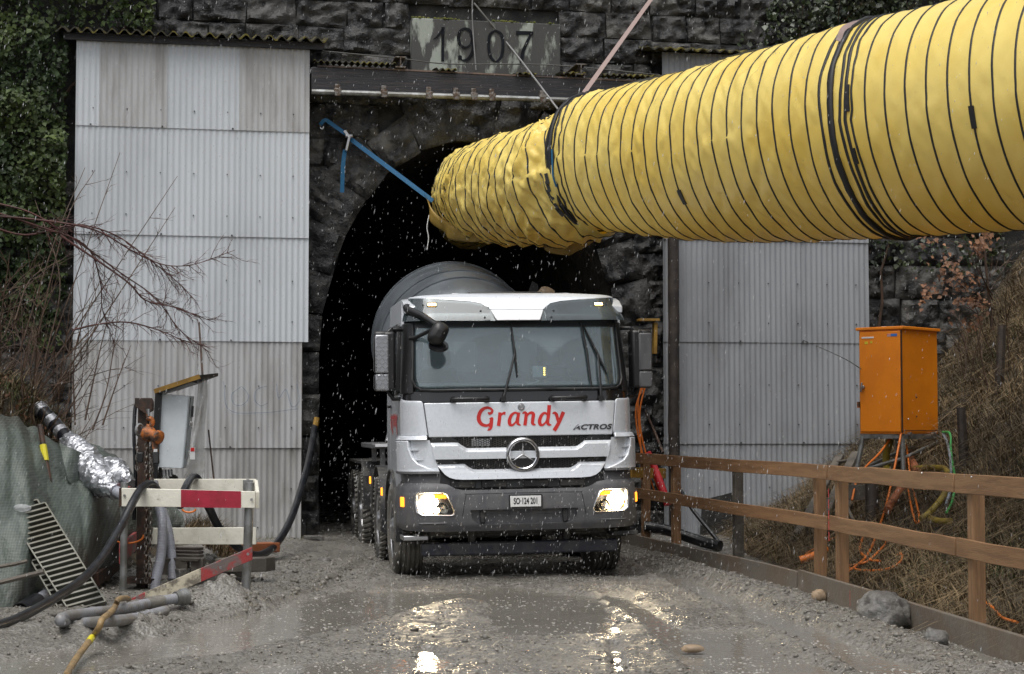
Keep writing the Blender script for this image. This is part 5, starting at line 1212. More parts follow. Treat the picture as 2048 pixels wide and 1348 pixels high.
# ---- chassis, axles, wheels
ch = MB().box((-.42, 5.2, .88), (.1, 8.6, .28)).box((.42, 5.2, .88), (.1, 8.6, .28))
for y in (1.44, 3.2, 5.75, 7.1): ch.tube([Vector((-1.0, y, .52)), Vector((1.0, y, .52))], .09, 10)
for y in (2.4, 4.4, 6.4, 9.2): ch.box((0, y, .9), (.8, .12, .2))
tpart('chassis', ch, M['black_dusty'], bevel=.01)
def wheel(x, y, wd, g, lugs):
    Rw = .52; w = wd / 2
    n_g = 5; prof = [(.30, -w * .82), (.36, -w * .98), (.44, -w), (.485, -w * .96), (Rw - .008, -w * .86)]
    span = w * 1.6
    for k in range(n_g):
        a = -w * .80 + span * k / n_g; b = a + span / n_g
        prof += [(Rw, a), (Rw, b - .022), (Rw - .018, b - .018), (Rw - .018, b - .004)]
    prof += [(Rw - .008, w * .86), (.485, w * .96), (.44, w), (.36, w * .98), (.30, w * .82)]
    c = Vector((x, y, .52)); wo = tpart('wheel', MB().lathe([(.30, -w * .8), (.30, w * .8)], c, (1, 0, 0), 24), M['black_dusty'])
    ty = MB().lathe(prof, c, (1, 0, 0), 56, False); tpart('tyre', ty, M['rubber_mud'] if lugs is None else M['rubber'], wo, smooth=45)
    if lugs:
        lg = MB()
        for k in range(44):
            t = 2 * math.pi * k / 44
            for s_ in (-1, 1):
                p = c + Vector((s_ * w * .62, math.cos(t) * (Rw + .004), math.sin(t) * (Rw + .004))); tt = t + .10
                q_ = c + Vector((s_ * w * .99, math.cos(tt) * (Rw - .022), math.sin(tt) * (Rw - .022))); lg.beam(p, q_, .034, .03, (0, math.cos(t), math.sin(t)))
        tpart('lugs', lg, M['rubber_mud'], wo, smooth=0, kind='stuff')
    rm = MB().lathe([(.10, g * w * 1.02), (.14, g * w * .75), (.20, g * w * .5), (.27, g * w * .55), (.295, g * w * .86), (.315, g * w * .9)], c, (1, 0, 0), 28, False); rm.lathe([(.0005, g * w * 1.08), (.10, g * w * 1.02)], c, (1, 0, 0), 20, False); tpart('rim', rm, M['chrome_dull'], wo)
    nb = MB()
    for k in range(10): t = 2 * math.pi * k / 10; nb.lathe([(.016, 0), (.014, .03)], c + Vector((g * w * .62, .165 * math.cos(t), .165 * math.sin(t))), (g, 0, 0), 6)
    tpart('wheel_nuts', nb, M['chrome_dull'], wo)
for g in (-1, 1):
    wheel(g * 1.085, 1.44, .315, g, None); wheel(g * 1.085, 3.2, .315, g, True)
    wheel(g * .96, 5.75, .60, g, True); wheel(g * .96, 7.1, .60, g, True)
    for y, wd, xx in ((1.44, .34, 1.08), (3.2, .34, 1.08)):
        A = [[Vector((g * (xx + s_ * wd / 2), y + .66 * math.cos(t), .52 + .66 * math.sin(t))) for s_ in (-1, 1)] for t in np.linspace(-.15, math.pi + .15, 18)]
        B = [[Vector((g * (xx + s_ * wd / 2), y + .64 * math.cos(t), .52 + .64 * math.sin(t))) for s_ in (-1, 1)] for t in np.linspace(-.15, math.pi + .15, 18)]
        tpart('mudguard', MB().shell(A, B), M['black_dusty'], bevel=.004)
    A = [[Vector((g * (.96 + s_ * .31), 6.42 + q_, h_)) for s_ in (-1, 1)] for q_, h_ in ((-1.45, .6), (-1.40, 1.0), (-1.15, 1.18), (1.15, 1.18), (1.40, 1.0), (1.45, .6))]; B = [[p - Vector((0, 0, .03)) for p in r] for r in A]
    tpart('mudguard', MB().shell(A, B), M['black_dusty'])
    tpart('side_tank', MB().box((g * .93, 4.45, .80), (.52, .9, .62)), M['black_dusty'], bevel=.06)
    tpart('service_deck', MB().box((g * 1.0, 4.6, 1.40), (.50, 1.9, .06)), M['plastic_grey'], bevel=.01)
    tpart('deck_support', MB().box((g * 1.1, 4.0, 1.22), (.06, .06, .34)), M['chrome_dull']); tpart('deck_support', MB().box((g * 1.1, 5.3, 1.22), (.06, .06, .34)), M['chrome_dull'])
    tpart('deck_strip', MB().box((g * 1.0, 3.63, 1.41), (.44, .03, .035)), M['white_paint'])
    tpart('side_lamp', MB().box((g * 1.262, 3.95, .98), (.02, .05, .09)), M['amber'], bevel=.006)
    tpart('side_lamp', MB().box((g * 1.262, 2.3, .90), (.02, .05, .09)), M['amber'], bevel=.006)
    tpart('strut', MB().tube([Vector((g * 1.05, 3.9, 1.45)), Vector((g * .75, 4.6, 2.35))], .028, 8), M['chrome_dull'])
tpart('subframe', MB().box((0, 6.0, 1.12), (.9, 6.4, .2)).box((0, 4.05, 1.7), (.9, .3, 1.0)).box((0, 8.7, 1.9), (.8, .3, 1.5)), M['black_dusty'], bevel=.01)
# ---- mixing drum
dax = Vector((0, math.cos(R(11)), math.sin(R(11)))); d0 = Vector((.02, 3.95, 2.40))
dp = [(.0005, 0), (.60, .0), (.64, .02), (.80, .14), (.94, .38), (1.02, .75), (1.06, 1.1), (1.075, 1.45), (1.075, 2.0), (1.04, 2.3), (.90, 3.1), (.70, 4.0), (.60, 4.6), (.55, 4.6)]
dr = tpart('mixing_drum', MB().lathe(dp, d0, dax, 72, False), M['drum'], smooth=28)
for h, r_ in ((1.12, 1.062), (2.0, 1.078), (.72, 1.015)): tpart('drum_band', MB().lathe([(r_ - .01, h - .03), (r_ + .012, h - .03), (r_ + .012, h + .03), (r_ - .01, h + .03)], d0, dax, 72, False), M['drum'], dr)
hp_ = MB().lathe([(.30, 0), (.42, .5), (.44, .5), (.32, 0)], Vector((0, 8.3, 3.1)), (0, -.2, 1), 24, False); tpart('hopper', hp_, M['drum'])
tpart('chute_bracket', MB().prism([(.66, 2.9), (.98, 2.9), (.93, 3.42), (.86, 3.46)], lambda x, z: Vector((x, 4.2, z)), (0, -1, 0), .05), M['black_dusty'])
tpart('chute_hose', MB().tube(catmull([Vector((.74, 3.5, 2.95)), Vector((.76, 3.45, 3.12)), Vector((.86, 3.4, 3.24)), Vector((.95, 3.4, 3.2))], 6), [.07] * 12 + [.09] * 7, 10), M['rock_tan'])
# ================================================================== TIMBER FENCE
FP = [(1.29, 24.0), (1.52, 23.0), (1.6, 22.7), (2.88, 17.25), (3.53, 12.06), (3.95, 8.6)]
def fence_at(px):
    k = (px - CX) / F
    for (x0, y0_), (x1, y1) in zip(FP[:-1], FP[1:]):
        a, b = x0 - k * y0_, x1 - k * y1
        if a * b <= 0:
            t = a / (a - b); return Vector((x0 + (x1 - x0) * t, y0_ + (y1 - y0_) * t, 0))
    return Vector((FP[-1][0], FP[-1][1], 0))
fence = thing('timber_fence', 'brown timber plank fence with muddy kickboards along the right side of the wet track', 'fence', fence_at(1660))
def fdir(px): p, q_ = fence_at(px - 6), fence_at(px + 6); d = (q_ - p).normalized(); return d, Vector((-d.y, d.x, 0)) if d.x * 0 + (-d.y) * 0 + 1 else None
def plank(px0, px1, z0t, z1t, h, off, m, nm='plank', th=.032):
    p, q_ = fence_at(px0), fence_at(px1); d = (q_ - p).normalized(); n = Vector((d.y, -d.x, 0)); n = n if n.x < 0 else -n
    a = p + n * off + Vector((0, 0, z0t - h / 2)); b = q_ + n * off + Vector((0, 0, z1t - h / 2)); mb = MB(); rr = random.Random(int(px0 * 7))
    K = 8; A, B = [], []
    for i in range(K + 1):
        c = a.lerp(b, i / K); e = rr.uniform(-.006, .006)
        A.append([c + n * th / 2 + Vector((0, 0, s_ * h / 2 + e)) for s_ in (-1, 1)]); B.append([c - n * th / 2 + Vector((0, 0, s_ * h / 2 + e)) for s_ in (-1, 1)])
    o = part(nm, mb.shell(A, B), m, fence, bevel=.005); return o
plank(1268, 1664, 1.265, 1.245, .135, .05, M['wood']); plank(1667, 1921, 1.25, 1.255, .14, .052, M['wood']); plank(1923, 2700, 1.258, 1.25, .145, .05, M['wood'])
plank(1268, 1664, .82, .77, .13, .05, M['wood']); plank(1667, 1922, .785, .775, .135, .05, M['wood']); plank(1925, 2700, .775, .77, .14, .05, M['wood'])
plank(1250, 1612, .23, .20, .28, .10, M['wood_mud'], 'kickboard', .045); plank(1617, 2700, .215, .20, .27, .10, M['wood_mud'], 'kickboard', .045)
for px, w in ((1287, .09), (1347, .09), (1470, .09), (1633, .10), (1676, .10), (1942, .10), (2330, .10)):
    p = fence_at(px); d = (fence_at(px + 5) - fence_at(px - 5)).normalized(); n = Vector((d.y, -d.x, 0)); n = n if n.x < 0 else -n
    Mz = Matrix((d, n, Vector((0, 0, 1)))).transposed()
    part('post', MB().box(p - n * .025 + Vector((0, 0, .57)), (w, .10, 1.30), Mz), M['wood_post'] if px != 1470 else M['wood_old'], fence, bevel=.006)
def fence_patch(pts, zt, nm, m, off=.078):
    mb = MB(); vs = []
    for px, z in pts:
        p = fence_at(px); d = (fence_at(px + 5) - fence_at(px - 5)).normalized(); n = Vector((d.y, -d.x, 0)); n = n if n.x < 0 else -n; vs.append(p + n * off + Vector((0, 0, z)))
    k = len(vs); mb.add(vs, [tuple(range(k))]); return part(nm, mb, m, fence, smooth=0)
fence_patch([(1355, 1.225), (1380, 1.245), (1420, 1.243), (1455, 1.235), (1468, 1.20), (1476, 1.135), (1455, 1.13), (1432, 1.17), (1400, 1.19), (1375, 1.20)], 0, 'cement_stain', M['cement'])
fence_patch([(1402, .745), (1430, .735), (1470, .72), (1492, .69), (1470, .675), (1450, .68), (1425, .70)], 0, 'cement_stain', M['cement'])
nl = MB()
for px, z in ((1527, 1.225), (1595, 1.22), (1672, 1.235), (1730, 1.235), (1858, 1.24), (1958, 1.24), (1637, 1.2), (1346, 1.25)):
    p = fence_at(px); nl.lathe([(.008, 0), (.006, .006)], p + Vector((-.068, -.015, z)), (-1, -.2, 0), 6)
part('nails', nl, M['chrome_dull'], fence, kind='stuff')
for px, z0_, z1_, w in ((1668, .55, 1.05, .02), (1722, .0, .14, .012)):
    p = fence_at(px); mk = MB(); off = .06 if z0_ > .3 else .128
    for k in range(5):
        z = z0_ + (z1_ - z0_) * k / 5; mk.box(p + Vector((-.0 - (0.055 if z0_ < .3 else -.0) - .066, -.03, z + .04)), (.004, w * random.uniform(.7, 1.2), (z1_ - z0_) / 6))
    part('paint_mark', mk, M['red_mark'], fence, smooth=0)
fp_ = MB(); p, q_ = gnd(1262, 1092), gnd(1420, 1135); fp_.beam(p + Vector((0, 0, .06)), q_ + Vector((0, 0, .06)), .20, .05)
solo('scaffold_plank', fp_, M['wood_mud'], 'muddy plank lying flat at the foot of the fence next to the truck', 'plank', bevel=.006)

# ================================================================== ORANGE CABINET ON ITS STAND
cabp = at(1806, 860, 19.9); YAW = R(40)
cz0, cz1 = at(1800, 868, 19.9).z, at(1800, 657, 19.9).z; Wc, Dc = .60, .60; Hc = cz1 - cz0
# near vertical edge sits at local (0,0); faces run away along the two axes
ex, ey = Vector((math.cos(R(47)), math.sin(R(47)), 0)), Vector((-math.cos(R(43)), math.sin(R(43)), 0))
cab = thing('electrical_cabinet', 'tall orange steel cabinet with a lever handle on its door, standing above the fence', 'cabinet', (cabp.x, cabp.y + .4, cz0))
cc = cabp + ex * (.56 / 2) + ey * (.56 / 2); Mc = Matrix((ex, ey, Vector((0, 0, 1)))).transposed()
def cl(x, y, z): return cabp + ex * x + ey * y + Vector((0, 0, z - cabp.z + cz0))
part('cabinet_body', MB().box(cl(.41, .29, Hc / 2), (.80, .56, Hc), Mc), M['orange'], cab, bevel=.006)
part('cabinet_roof', MB().box(cl(.41, .29, Hc + .012), (.86, .62, .034), Mc), M['orange'], cab, bevel=.006)
part('door', MB().box(cl(-.001, .285, Hc / 2 + .0), (.024, .53, Hc - .05), Mc), M['orange'], cab, bevel=.005)
hd = MB().lathe([(.022, 0), (.022, .03)], cl(-.012, .50, Hc * .45), -ex, 10); hd.beam(cl(-.05, .50, Hc * .45 + .05), cl(-.05, .515, Hc * .45 - .06), .025, .02); part('door_handle', hd, M['chrome_dull'], cab, bevel=.004)
part('hinge', MB().box(cl(-.01, .57, Hc * .28), (.03, .03, .07), Mc), M['orange_rust'], cab)
part('edge_seam', MB().box(cl(-.003, .006, Hc / 2), (.014, .012, Hc - .03), Mc), M['rust'], cab)
part('side_seam', MB().box(cl(.41, -.003, .10 - .06), (.78, .012, .008), Mc), M['rust'], cab)
def stick(y0_, y1, z0_, z1, m, nm): part(nm, MB().box(cl(-.0145, (y0_ + y1) / 2, (z0_ + z1) / 2), (.003, abs(y1 - y0_), abs(z1 - z0_)), Mc), m, cab, smooth=0)
stick(.36, .52, Hc - .098, Hc - .080, M['sticker_white'], 'sticker'); stick(.055, .135, Hc - .085, Hc - .055, M['sticker_blue'], 'sticker'); stick(.135, .185, Hc - .085, Hc - .055, M['sticker_white'], 'sticker')
stick(.44, .48, Hc - .165, Hc - .135, M['sticker_yellow'], 'sticker'); stick(.38, .405, Hc - .155, Hc - .13, M['sticker_yellow'], 'sticker')
def face_text(s, size, y, z, m, nm, xs=1.0, off=.001):
    vs, fs = text_polys(s, size, 0, off, 1, xs); part(nm, MB().add([cl(-.0175, y - x, z + v) for x, v in vs], fs), m, cab, smooth=0)
face_text("PCE", .03, .16, Hc - .070, M['red'], 'print'); face_text("MERZ", .022, .095, Hc - .070, M['white_print'], 'print') if False else None

for x, z in ((.12, .17), (.30, .20), (.30, .42)): part('bolt', MB().lathe([(.012, 0), (.008, .008)], cl(x, -.002, z), -ey, 8), M['chrome_dull'] if z < .19 else M['rust'], cab)
for x in (.13, .66): part('cable_gland', MB().lathe([(.028, 0), (.028, .05)], cl(x, .02, -.005), -ey, 10), M['chrome_dull'], cab)
part('roof_clip', MB().box(cl(.40, .45, Hc + .04), (.10, .05, .03), Mc), M['cab_white'], cab)
std = thing('steel_stand', 'grey galvanised trestle stand carrying the orange cabinet', 'stand', (cabp.x, cabp.y + .4, .8))
top = [cl(x, y, -.03) for x, y in ((.03, .03), (.78, .03), (.78, .54), (.03, .54))]
for p, q_ in zip(top, top[1:] + top[:1]): part('top_rail', MB().beam(p, q_, .05, .05), M['galv'], std, bevel=.004)
feet = []
for p, (x, y) in zip(top, ((-.02, -.02), (.92, -.1), (.90, .6), (-.05, .72))):
    q_ = cl(x, y, -.03); q_.z = float(bank_r(np.array(q_.x), np.array(q_.y))) - .05; q_.z = min(q_.z, p.z - .1); feet.append(q_); part('stand_leg', MB().tube([p, q_], .028, 8), M['galv'], std)
for i in range(4):
    p, q_ = top[i].lerp(feet[i], .42), top[(i + 1) % 4].lerp(feet[(i + 1) % 4], .42); part('brace', MB().tube([p, q_], .020, 8), M['galv'], std)

# ================================================================== CABLES AND HOSES UNDER THE CABINET
def cable(name, pts, r, m, label, cat, group=None, n=10, k=8):
    return solo(name, MB().tube(catmull(pts, k), r, n), m, label, cat, group=group, smooth=70)
def clear(p, r):
    o = Vector((0, 0, CAMZ))
    for _ in range(60):
        s_ = max(float(bank_r(np.array(p.x), np.array(p.y))), float(gh(np.array(p.x), np.array(p.y)))) + r + .07
        if p.z >= s_: break
        p = o + (p - o) * .992
    return p
_cable = cable
def cable(name, pts, r, m, label, cat, group=None, n=10, k=8):
    return _cable(name, [clear(Vector(p), r) for p in pts], r, m, label, cat, group, n, k)
def onbank(px, py, D, dz=.03): 
    p = at(px, py, D); p.z = max(float(bank_r(np.array(p.x), np.array(p.y))), float(gh(np.array(p.x), np.array(p.y)))) + dz; return p
OC = 'orange cables hanging from the cabinet'
cable('orange_cable', [at(1803, 862, 19.95), at(1790, 930, 19.7), at(1775, 1000, 19.5), at(1760, 1050, 19.2), at(1738, 1105, 18.6), at(1712, 1132, 18.2), at(1690, 1145, 18.0)], .013, M['orange_cable'], 'longest orange cable falling from the cabinet corner past the fence to the ground', 'cable', OC)
cable('orange_cable', [at(1806, 880, 20.2), at(1812, 940, 20.0), at(1820, 1000, 19.6), at(1832, 1045, 19.4), at(1838, 1030, 19.4), at(1822, 960, 19.8), at(1813, 890, 20.2)], .011, M['orange_cable'], 'orange cable hanging in a narrow loop under the cabinet', 'cable', OC)
cable('orange_cable', [at(1782, 875, 20.2), at(1760, 905, 20.0), at(1735, 930, 19.8), at(1715, 955, 19.6), at(1704, 1000, 19.4)], .012, M['orange_cable'], 'orange cable slanting from the cabinet down to the top rail', 'cable', OC)
cable('orange_cable', [at(1735, 1062, 18.9), at(1722, 1085, 18.7), at(1722, 1105, 18.5), at(1742, 1120, 18.3), at(1760, 1122, 18.3)], .013, M['orange_cable'], 'short curved orange cable beside the dark post under the mid rail', 'cable', OC)
cable('orange_cable', [at(1690, 1132, 18.0), at(1730, 1125, 18.1), at(1755, 1105, 18.4), at(1772, 1085, 18.7), at(1770, 1070, 18.9), at(1755, 1070, 19)], .012, M['orange_cable'], 'orange cable looping over the grass to the dark post', 'cable', OC)
cable('orange_cable', [at(1688, 1134, 18.0), at(1730, 1141, 17.8), at(1775, 1138, 17.8), at(1802, 1122, 18.0), at(1803, 1107, 18.2), at(1795, 1110, 18.2)], .012, M['orange_cable'], 'orange cable with an open hooked end lying on the grass', 'cable', OC)
cable('orange_cable', [at(1612, 1108, 19.4), at(1650, 1085, 19.6), at(1680, 1070, 19.6)], .012, M['orange_cable'], 'straight orange cable seen between the two fence posts', 'cable', OC)
cable('orange_pipe', [at(1600, 1120, 18.8), at(1630, 1110, 18.8), at(1652, 1098, 18.9)], .04, M['orange_cable'], 'thick orange pipe end lying behind the kickboard', 'pipe')
cable('orange_cable', [at(1955, 1192, 15.5), at(1985, 1215, 15.0), at(2005, 1235, 14.6), at(2035, 1245, 14.3)], .011, M['orange_cable'], 'orange cable in the grass near the end of the fence', 'cable', OC)
cable('rusty_pipe', [at(1775, 1020, 20.2), at(1800, 980, 20.6), at(1815, 960, 20.8)], .045, M['dull_orange'], 'dull orange drain pipe slanting under the cabinet stand', 'pipe')
cable('rusty_pipe', [at(1818, 905, 20.6), at(1828, 930, 20.4), at(1836, 945, 20.3)], .045, M['dull_orange'], 'short dull orange pipe stub under the cabinet floor', 'pipe')
cable('yellow_hose', [at(1780, 880, 20.5), at(1772, 915, 20.4), at(1778, 960, 20.3)], .045, M['yellow_hose'], 'thick muddy yellow hose dropping from the cabinet floor', 'hose', 'yellow hoses under the cabinet')
cable('yellow_hose', [at(1830, 937, 20.3), at(1865, 935, 20.3), at(1893, 940, 20.2), at(1897, 965, 20.0), at(1885, 995, 19.7), at(1860, 1025, 19.3), at(1842, 1038, 19.1)], .034, M['yellow_hose'], 'yellow hose bending down behind the rails towards the grass', 'hose', 'yellow hoses under the cabinet')
cable('yellow_hose', [at(1862, 1037, 19.2), at(1880, 1042, 19.2), at(1900, 1042, 19.2)], .032, M['yellow_hose'], 'short yellow hose piece lying in the dead grass', 'hose', 'yellow hoses under the cabinet')
cable('grey_cable', [at(1886, 866, 19.9), at(1896, 890, 19.7), at(1902, 930, 19.6), at(1900, 980, 19.4), at(1892, 1010, 19.2)], .016, M['grey_cable'], 'grey cable arching out of the cabinet corner', 'cable')
cable('green_cable', [at(1885, 864, 19.9), at(1900, 868, 19.7), at(1902, 905, 19.6), at(1910, 960, 19.4), at(1905, 1000, 19.2), at(1893, 1025, 19.0)], .013, M['green_cable'], 'thin green and yellow earth cable arching out of the cabinet corner', 'cable')
wire = MB().tube(catmull([wp(1605, 680, .06), wp(1640, 695, .3), at(1690, 718, 21), at(1722, 738, 20.2)], 8), .006, 5); solo('thin_wire', wire, M['rope_dark'], 'thin dark wire from the grey cladding to the orange cabinet', 'wire')

cable = _cable
# ---- ladder, posts and board by the bank
lad = thing('wooden_ladder', 'old grey wooden ladder leaning against the bank behind the fence', 'ladder', at(1590, 1130, 19.9))
la0, la1 = at(1568, 1118, 20.2), at(1680, 912, 22.2); lb0, lb1 = at(1602, 1122, 19.9), at(1712, 905, 21.9)
part('ladder_rail', MB().beam(la0, la1, .045, .11, (1, 0, .4)), M['wood_old'], lad, bevel=.005); part('ladder_rail', MB().beam(lb0, lb1, .045, .11, (1, 0, .4)), M['wood_old'], lad, bevel=.005)
for t in (.12, .33, .55, .76, .93): part('rung', MB().tube([la0.lerp(la1, t), lb0.lerp(lb1, t)], .022, 8), M['wood_old'], lad)
p = at(1747, 1105, 19.2); solo('wooden_stake', MB().tube([p - Vector((0, 0, .25)), at(1743, 968, 19.3)], [.075, .07], 10), M['wood_black'], 'dark round stake below the orange cabinet behind the fence', 'stake', group='dark stakes in the bank')
solo('weathered_board', MB().beam(at(1688, 985, 19.5), at(1752, 985, 19.5), .03, .17), M['wood_old'], 'weathered grey board nailed between ladder and dark stake', 'board', bevel=.004)
solo('dark_plank', MB().beam(at(1735, 960, 19.8), at(1880, 975, 20.2), .05, .06), M['wood_black'], 'dark horizontal timber just under the top rail below the cabinet', 'plank', bevel=.004)
solo('weathered_board', MB().beam(at(1690, 1010, 19.4), at(1725, 1085, 19.0), .03, .13, (0, -1, 0)), M['wood_old'], 'grey board leaning diagonally against the dark stake', 'board', bevel=.004)
for (x0_, y0_, x1_, y1_, D, lb) in ((1932, 945, 1922, 815, 19.0, 'dark stake standing in the dead grass just beyond the orange cabinet'), (1996, 762, 2004, 650, 20.5, 'dark stake highest on the grassy bank under the brown leaved sapling'), (1858, 950, 1856, 880, 20.9, 'short dark stake behind the cabinet stand')):
    solo('wooden_stake', MB().tube([at(x0_, y0_, D) - Vector((0, 0, .3)), at(x1_, y1_, D)], [.06, .05], 8), M['wood_black'], lb, 'stake', group='dark stakes in the bank')

# ---- beside the truck: yellow box, cables, boards
ybx = thing('yellow_bracket', 'yellow timber bracket on the wall just past the truck mirror', 'bracket', wp(1308, 705, -.1))
part('top_board', MB().beam(wp(1276, 640, -.05), wp(1317, 640, -.05), .14, .035), M['wood_yellow'], ybx, bevel=.004); part('upright', MB().beam(wp(1310, 645, -.08), wp(1309, 708, -.08), .05, .11, WN), M['wood_yellow'], ybx, bevel=.004)
OC2 = 'orange cables down the portal wall'
for k, (pts, lb) in enumerate((([(1288, 770), (1272, 815), (1276, 870), (1292, 930), (1310, 985)], 'outermost orange cable running down the wall behind the truck corner'), ([(1291, 770), (1280, 820), (1283, 870), (1300, 935), (1322, 990)], 'orange cable hugging the red hose down the wall'), ([(1287, 760), (1276, 810), (1282, 900), (1283, 960)], 'straight orange cable closest to the truck cab'))):
    cable('orange_cable', [at(x, y, 22.6) for x, y in pts], .011, M['orange_cable'], lb, 'cable', OC2)
cable('red_hose', [at(1294, 905, 22.5), at(1306, 930, 22.5), at(1320, 965, 22.4), at(1336, 1010, 22.3)], .05, M['red_cable'], 'bright red hose behind the fence beside the truck', 'hose')
cable('black_rod', [wp(1290, 820, -.3), wp(1310, 865, -.2), wp(1326, 905, .15)], .02, M['rust'], 'rusty bar leaning on the portal wall', 'bar')
cable('black_cable', [at(1330, 910, 22.6), at(1372, 1000, 22.4), at(1438, 1085, 22.0)], .025, M['hose_black'], 'black cable sloping down in front of the darker cladding', 'cable')
solo('timber_offcut', MB().beam(at(1262, 945, 22.2), at(1330, 947, 22.6), .04, .13), M['wood_yellow'], 'short yellowish board behind the fence next to the truck corner', 'board', bevel=.004)
cable('black_pipe', [at(1290, 1052, 22.3), at(1340, 1062, 22.2), at(1400, 1082, 22.0), at(1440, 1092, 21.8)], .07, M['hose_black'], 'black pipe lying behind the kickboard by the cladding foot', 'pipe')

# ================================================================== ROCKS
def rock(c, dims, seed, m, label, rz=0, n=12, group='rocks on the muddy track'):
    rr = random.Random(seed); o = rr.uniform(0, 50); vs, rows = [], []
    for j in range(n + 1):
        row = []; ph = math.pi * j / n
        for i in range(n * 2):
            t = 2 * math.pi * i / (n * 2); d = Vector((math.sin(ph) * math.cos(t), math.sin(ph) * math.sin(t), math.cos(ph)))
            k = 1 + .30 * n3(d.x * 1.3 + o, d.y * 1.3, d.z * 1.3) + .14 * n3(d.x * 3 + o, d.y * 3, d.z * 3) + .05 * n3(d.x * 8 + o, d.y * 8, d.z * 8)
            d = Vector([math.copysign(abs(x) ** .75, x) for x in d]); d = Vector((d.x * dims[0] / 2, d.y * dims[1] / 2, d.z * dims[2] / 2)) * k
            row.append(Vector(c) + Matrix.Rotation(rz, 3, 'Z') @ d)
        rows.append(row)
    return solo('rock', MB().grid(rows, cj=True), m, label, 'rock', group=group, smooth=50)
def grock(px, py, w, d, h, seed, m, label, rz=0, n=12, sink=.3):
    p = gnd(px, py, .03); return rock((p.x, p.y, .03 + h * (.5 - sink)), (w, d, h), seed, m, label, rz, n)
grock(1768, 1250, .40, .36, .30, 11, M['rock'], 'largest grey boulder lying against the muddy kickboard', .4, 18, .2)
grock(1870, 1285, .19, .17, .14, 4, M['rock'], 'mid sized grey rock beside the kickboard, nearer the fence end than the boulder')
grock(1638, 1196, .13, .12, .11, 8, M['rock_tan'], 'pale tan rock at the kickboard joint')
grock(1385, 1300, .15, .09, .05, 21, M['rock_tan'], 'flat tan stone on the wet track in front of the truck')
grock(648, 1127, .16, .14, .09, 31, M['rock'], 'dark lump of stone on the gravel by the hollow block')
grock(1394, 1338, .10, .06, .04, 23, M['rock_tan'], 'small tan stone near the bottom edge of the track') if False else None
grock(100, 1195, .30, .22, .16, 41, M['rock_tan'], 'tan rock under the leaning steel gratings', .3, 12, .2)
grock(835, 1243, .12, .10, .06, 51, M['rock'], 'low dark stone by the long puddle edge')
hb = thing('hollow_block', 'small grey concrete hollow block at the tunnel jamb', 'block', gnd(627, 1093))
p = gnd(627, 1093); Mz = Matrix.Rotation(R(15), 3, 'Z')
def hbx(c, d): return MB().box(p + Mz @ Vector(c), d, Mz)
part('top_slab', hbx((0, 0, .12), (.24, .2, .05)), M['rock'], hb, bevel=.008)
for x in (-.095, .095): part('side_wall', hbx((x, 0, .05), (.05, .2, .10)), M['rock'], hb, bevel=.008)
# ================================================================== RED AND WHITE BARRIERS
def barrier_post(root, a, b, r=.045, nm='post'): return part(nm, MB().tube([a, b], r, 10), M['galv'], root, smooth=60)
fb = thing('site_barrier', 'front site barrier, white plank with a red field and a fallen red and white plank', 'barrier', gnd(370, 1200))
D1 = 16.5
pL0, pL1 = at(245, 1195, 16.55), at(247, 1040, 16.55); pR0, pR1 = at(492, 1205, 16.25), at(499, 1010, 16.25)
barrier_post(fb, at(246, 1200, 16.6) - Vector((0, 0, .1)), at(249, 965, 16.6), .034); barrier_post(fb, at(491, 1200, 16.3) - Vector((0, 0, .1)), at(500, 965, 16.3), .043)
def slab(px0, py0, px1, py1, h0, h1, D0_, D1_, th=.04):
    """board seen face on between two ends; py is its top edge, h its height in px"""
    a0, a1 = at(px0, py0, D0_), at(px0, py0 + h0, D0_); b0, b1 = at(px1, py1, D1_), at(px1, py1 + h1, D1_); a1.x, b1.x = a1.x, b1.x
    n = Vector((0, th, 0)); N_ = 6
    A = [[a1.lerp(b1, i / N_) for i in range(N_ + 1)], [a0.lerp(b0, i / N_) for i in range(N_ + 1)]]; B = [[p + n for p in r] for r in A]
    return MB().shell(A, B)
tpb = part('plank', slab(243, 976, 510, 983, 37, 33, 16.5, 16.2), M['board_white'], fb, bevel=.004)
rd = slab(362, 979.3, 482, 982.4, 35.2, 33.6, 16.364, 16.229, .003); rd.v = [(x, y - .004, z) for x, y, z in rd.v]; part('red_field', rd, M['board_red'], tpb, smooth=0)
rd = slab(238, 976, 243, 976, 38, 37, 16.5, 16.5, .05); part('end_plate', rd, M['rust'], tpb)
fa_ = slab(253, 1204, 504, 1094, 30, 26, 16.1, 16.15)
part('fallen_plank', slab(290, 1184, 402, 1136, 30, 28, 15.75, 15.9), M['board_dirty'], fb, bevel=.004, label='fallen plank with scuffed white paint')
part('fallen_plank', slab(402, 1136, 504, 1094, 28, 26, 15.9, 16.1), M['board_reddirty'], fb, bevel=.004, label='fallen plank end with worn red paint')
part('fallen_plank', slab(253, 1201, 290, 1184, 28, 30, 15.68, 15.75), M['board_reddirty'], fb, bevel=.004, label='fallen plank end with worn red paint')
bo = MB()
for px, py, D in ((249, 991, 16.49), (503, 999, 16.2), (496, 1108, 16.05), (441, 1135, 15.95)): bo.lathe([(.014, 0), (.012, .01)], at(px, py, D - .005), (0, -1, 0), 8)
part('bolts', bo, M['chrome_dull'], fb, kind='stuff')
rb2 = thing('site_barrier', 'rear site barrier of plain weathered white planks at the pit', 'barrier', gnd(410, 1140))
part('plank', slab(304, 958, 512, 958, 32, 32, 18.6, 18.4), M['board_white'], rb2, bevel=.004)
part('plank', slab(275, 1056, 512, 1055, 33, 34, 18.6, 18.4), M['board_white'], rb2, bevel=.004)
part('upright', MB().beam(at(496, 960, 18.37), at(496, 1000, 18.37), .10, .05, (0, 1, 0)), M['galv'], rb2)
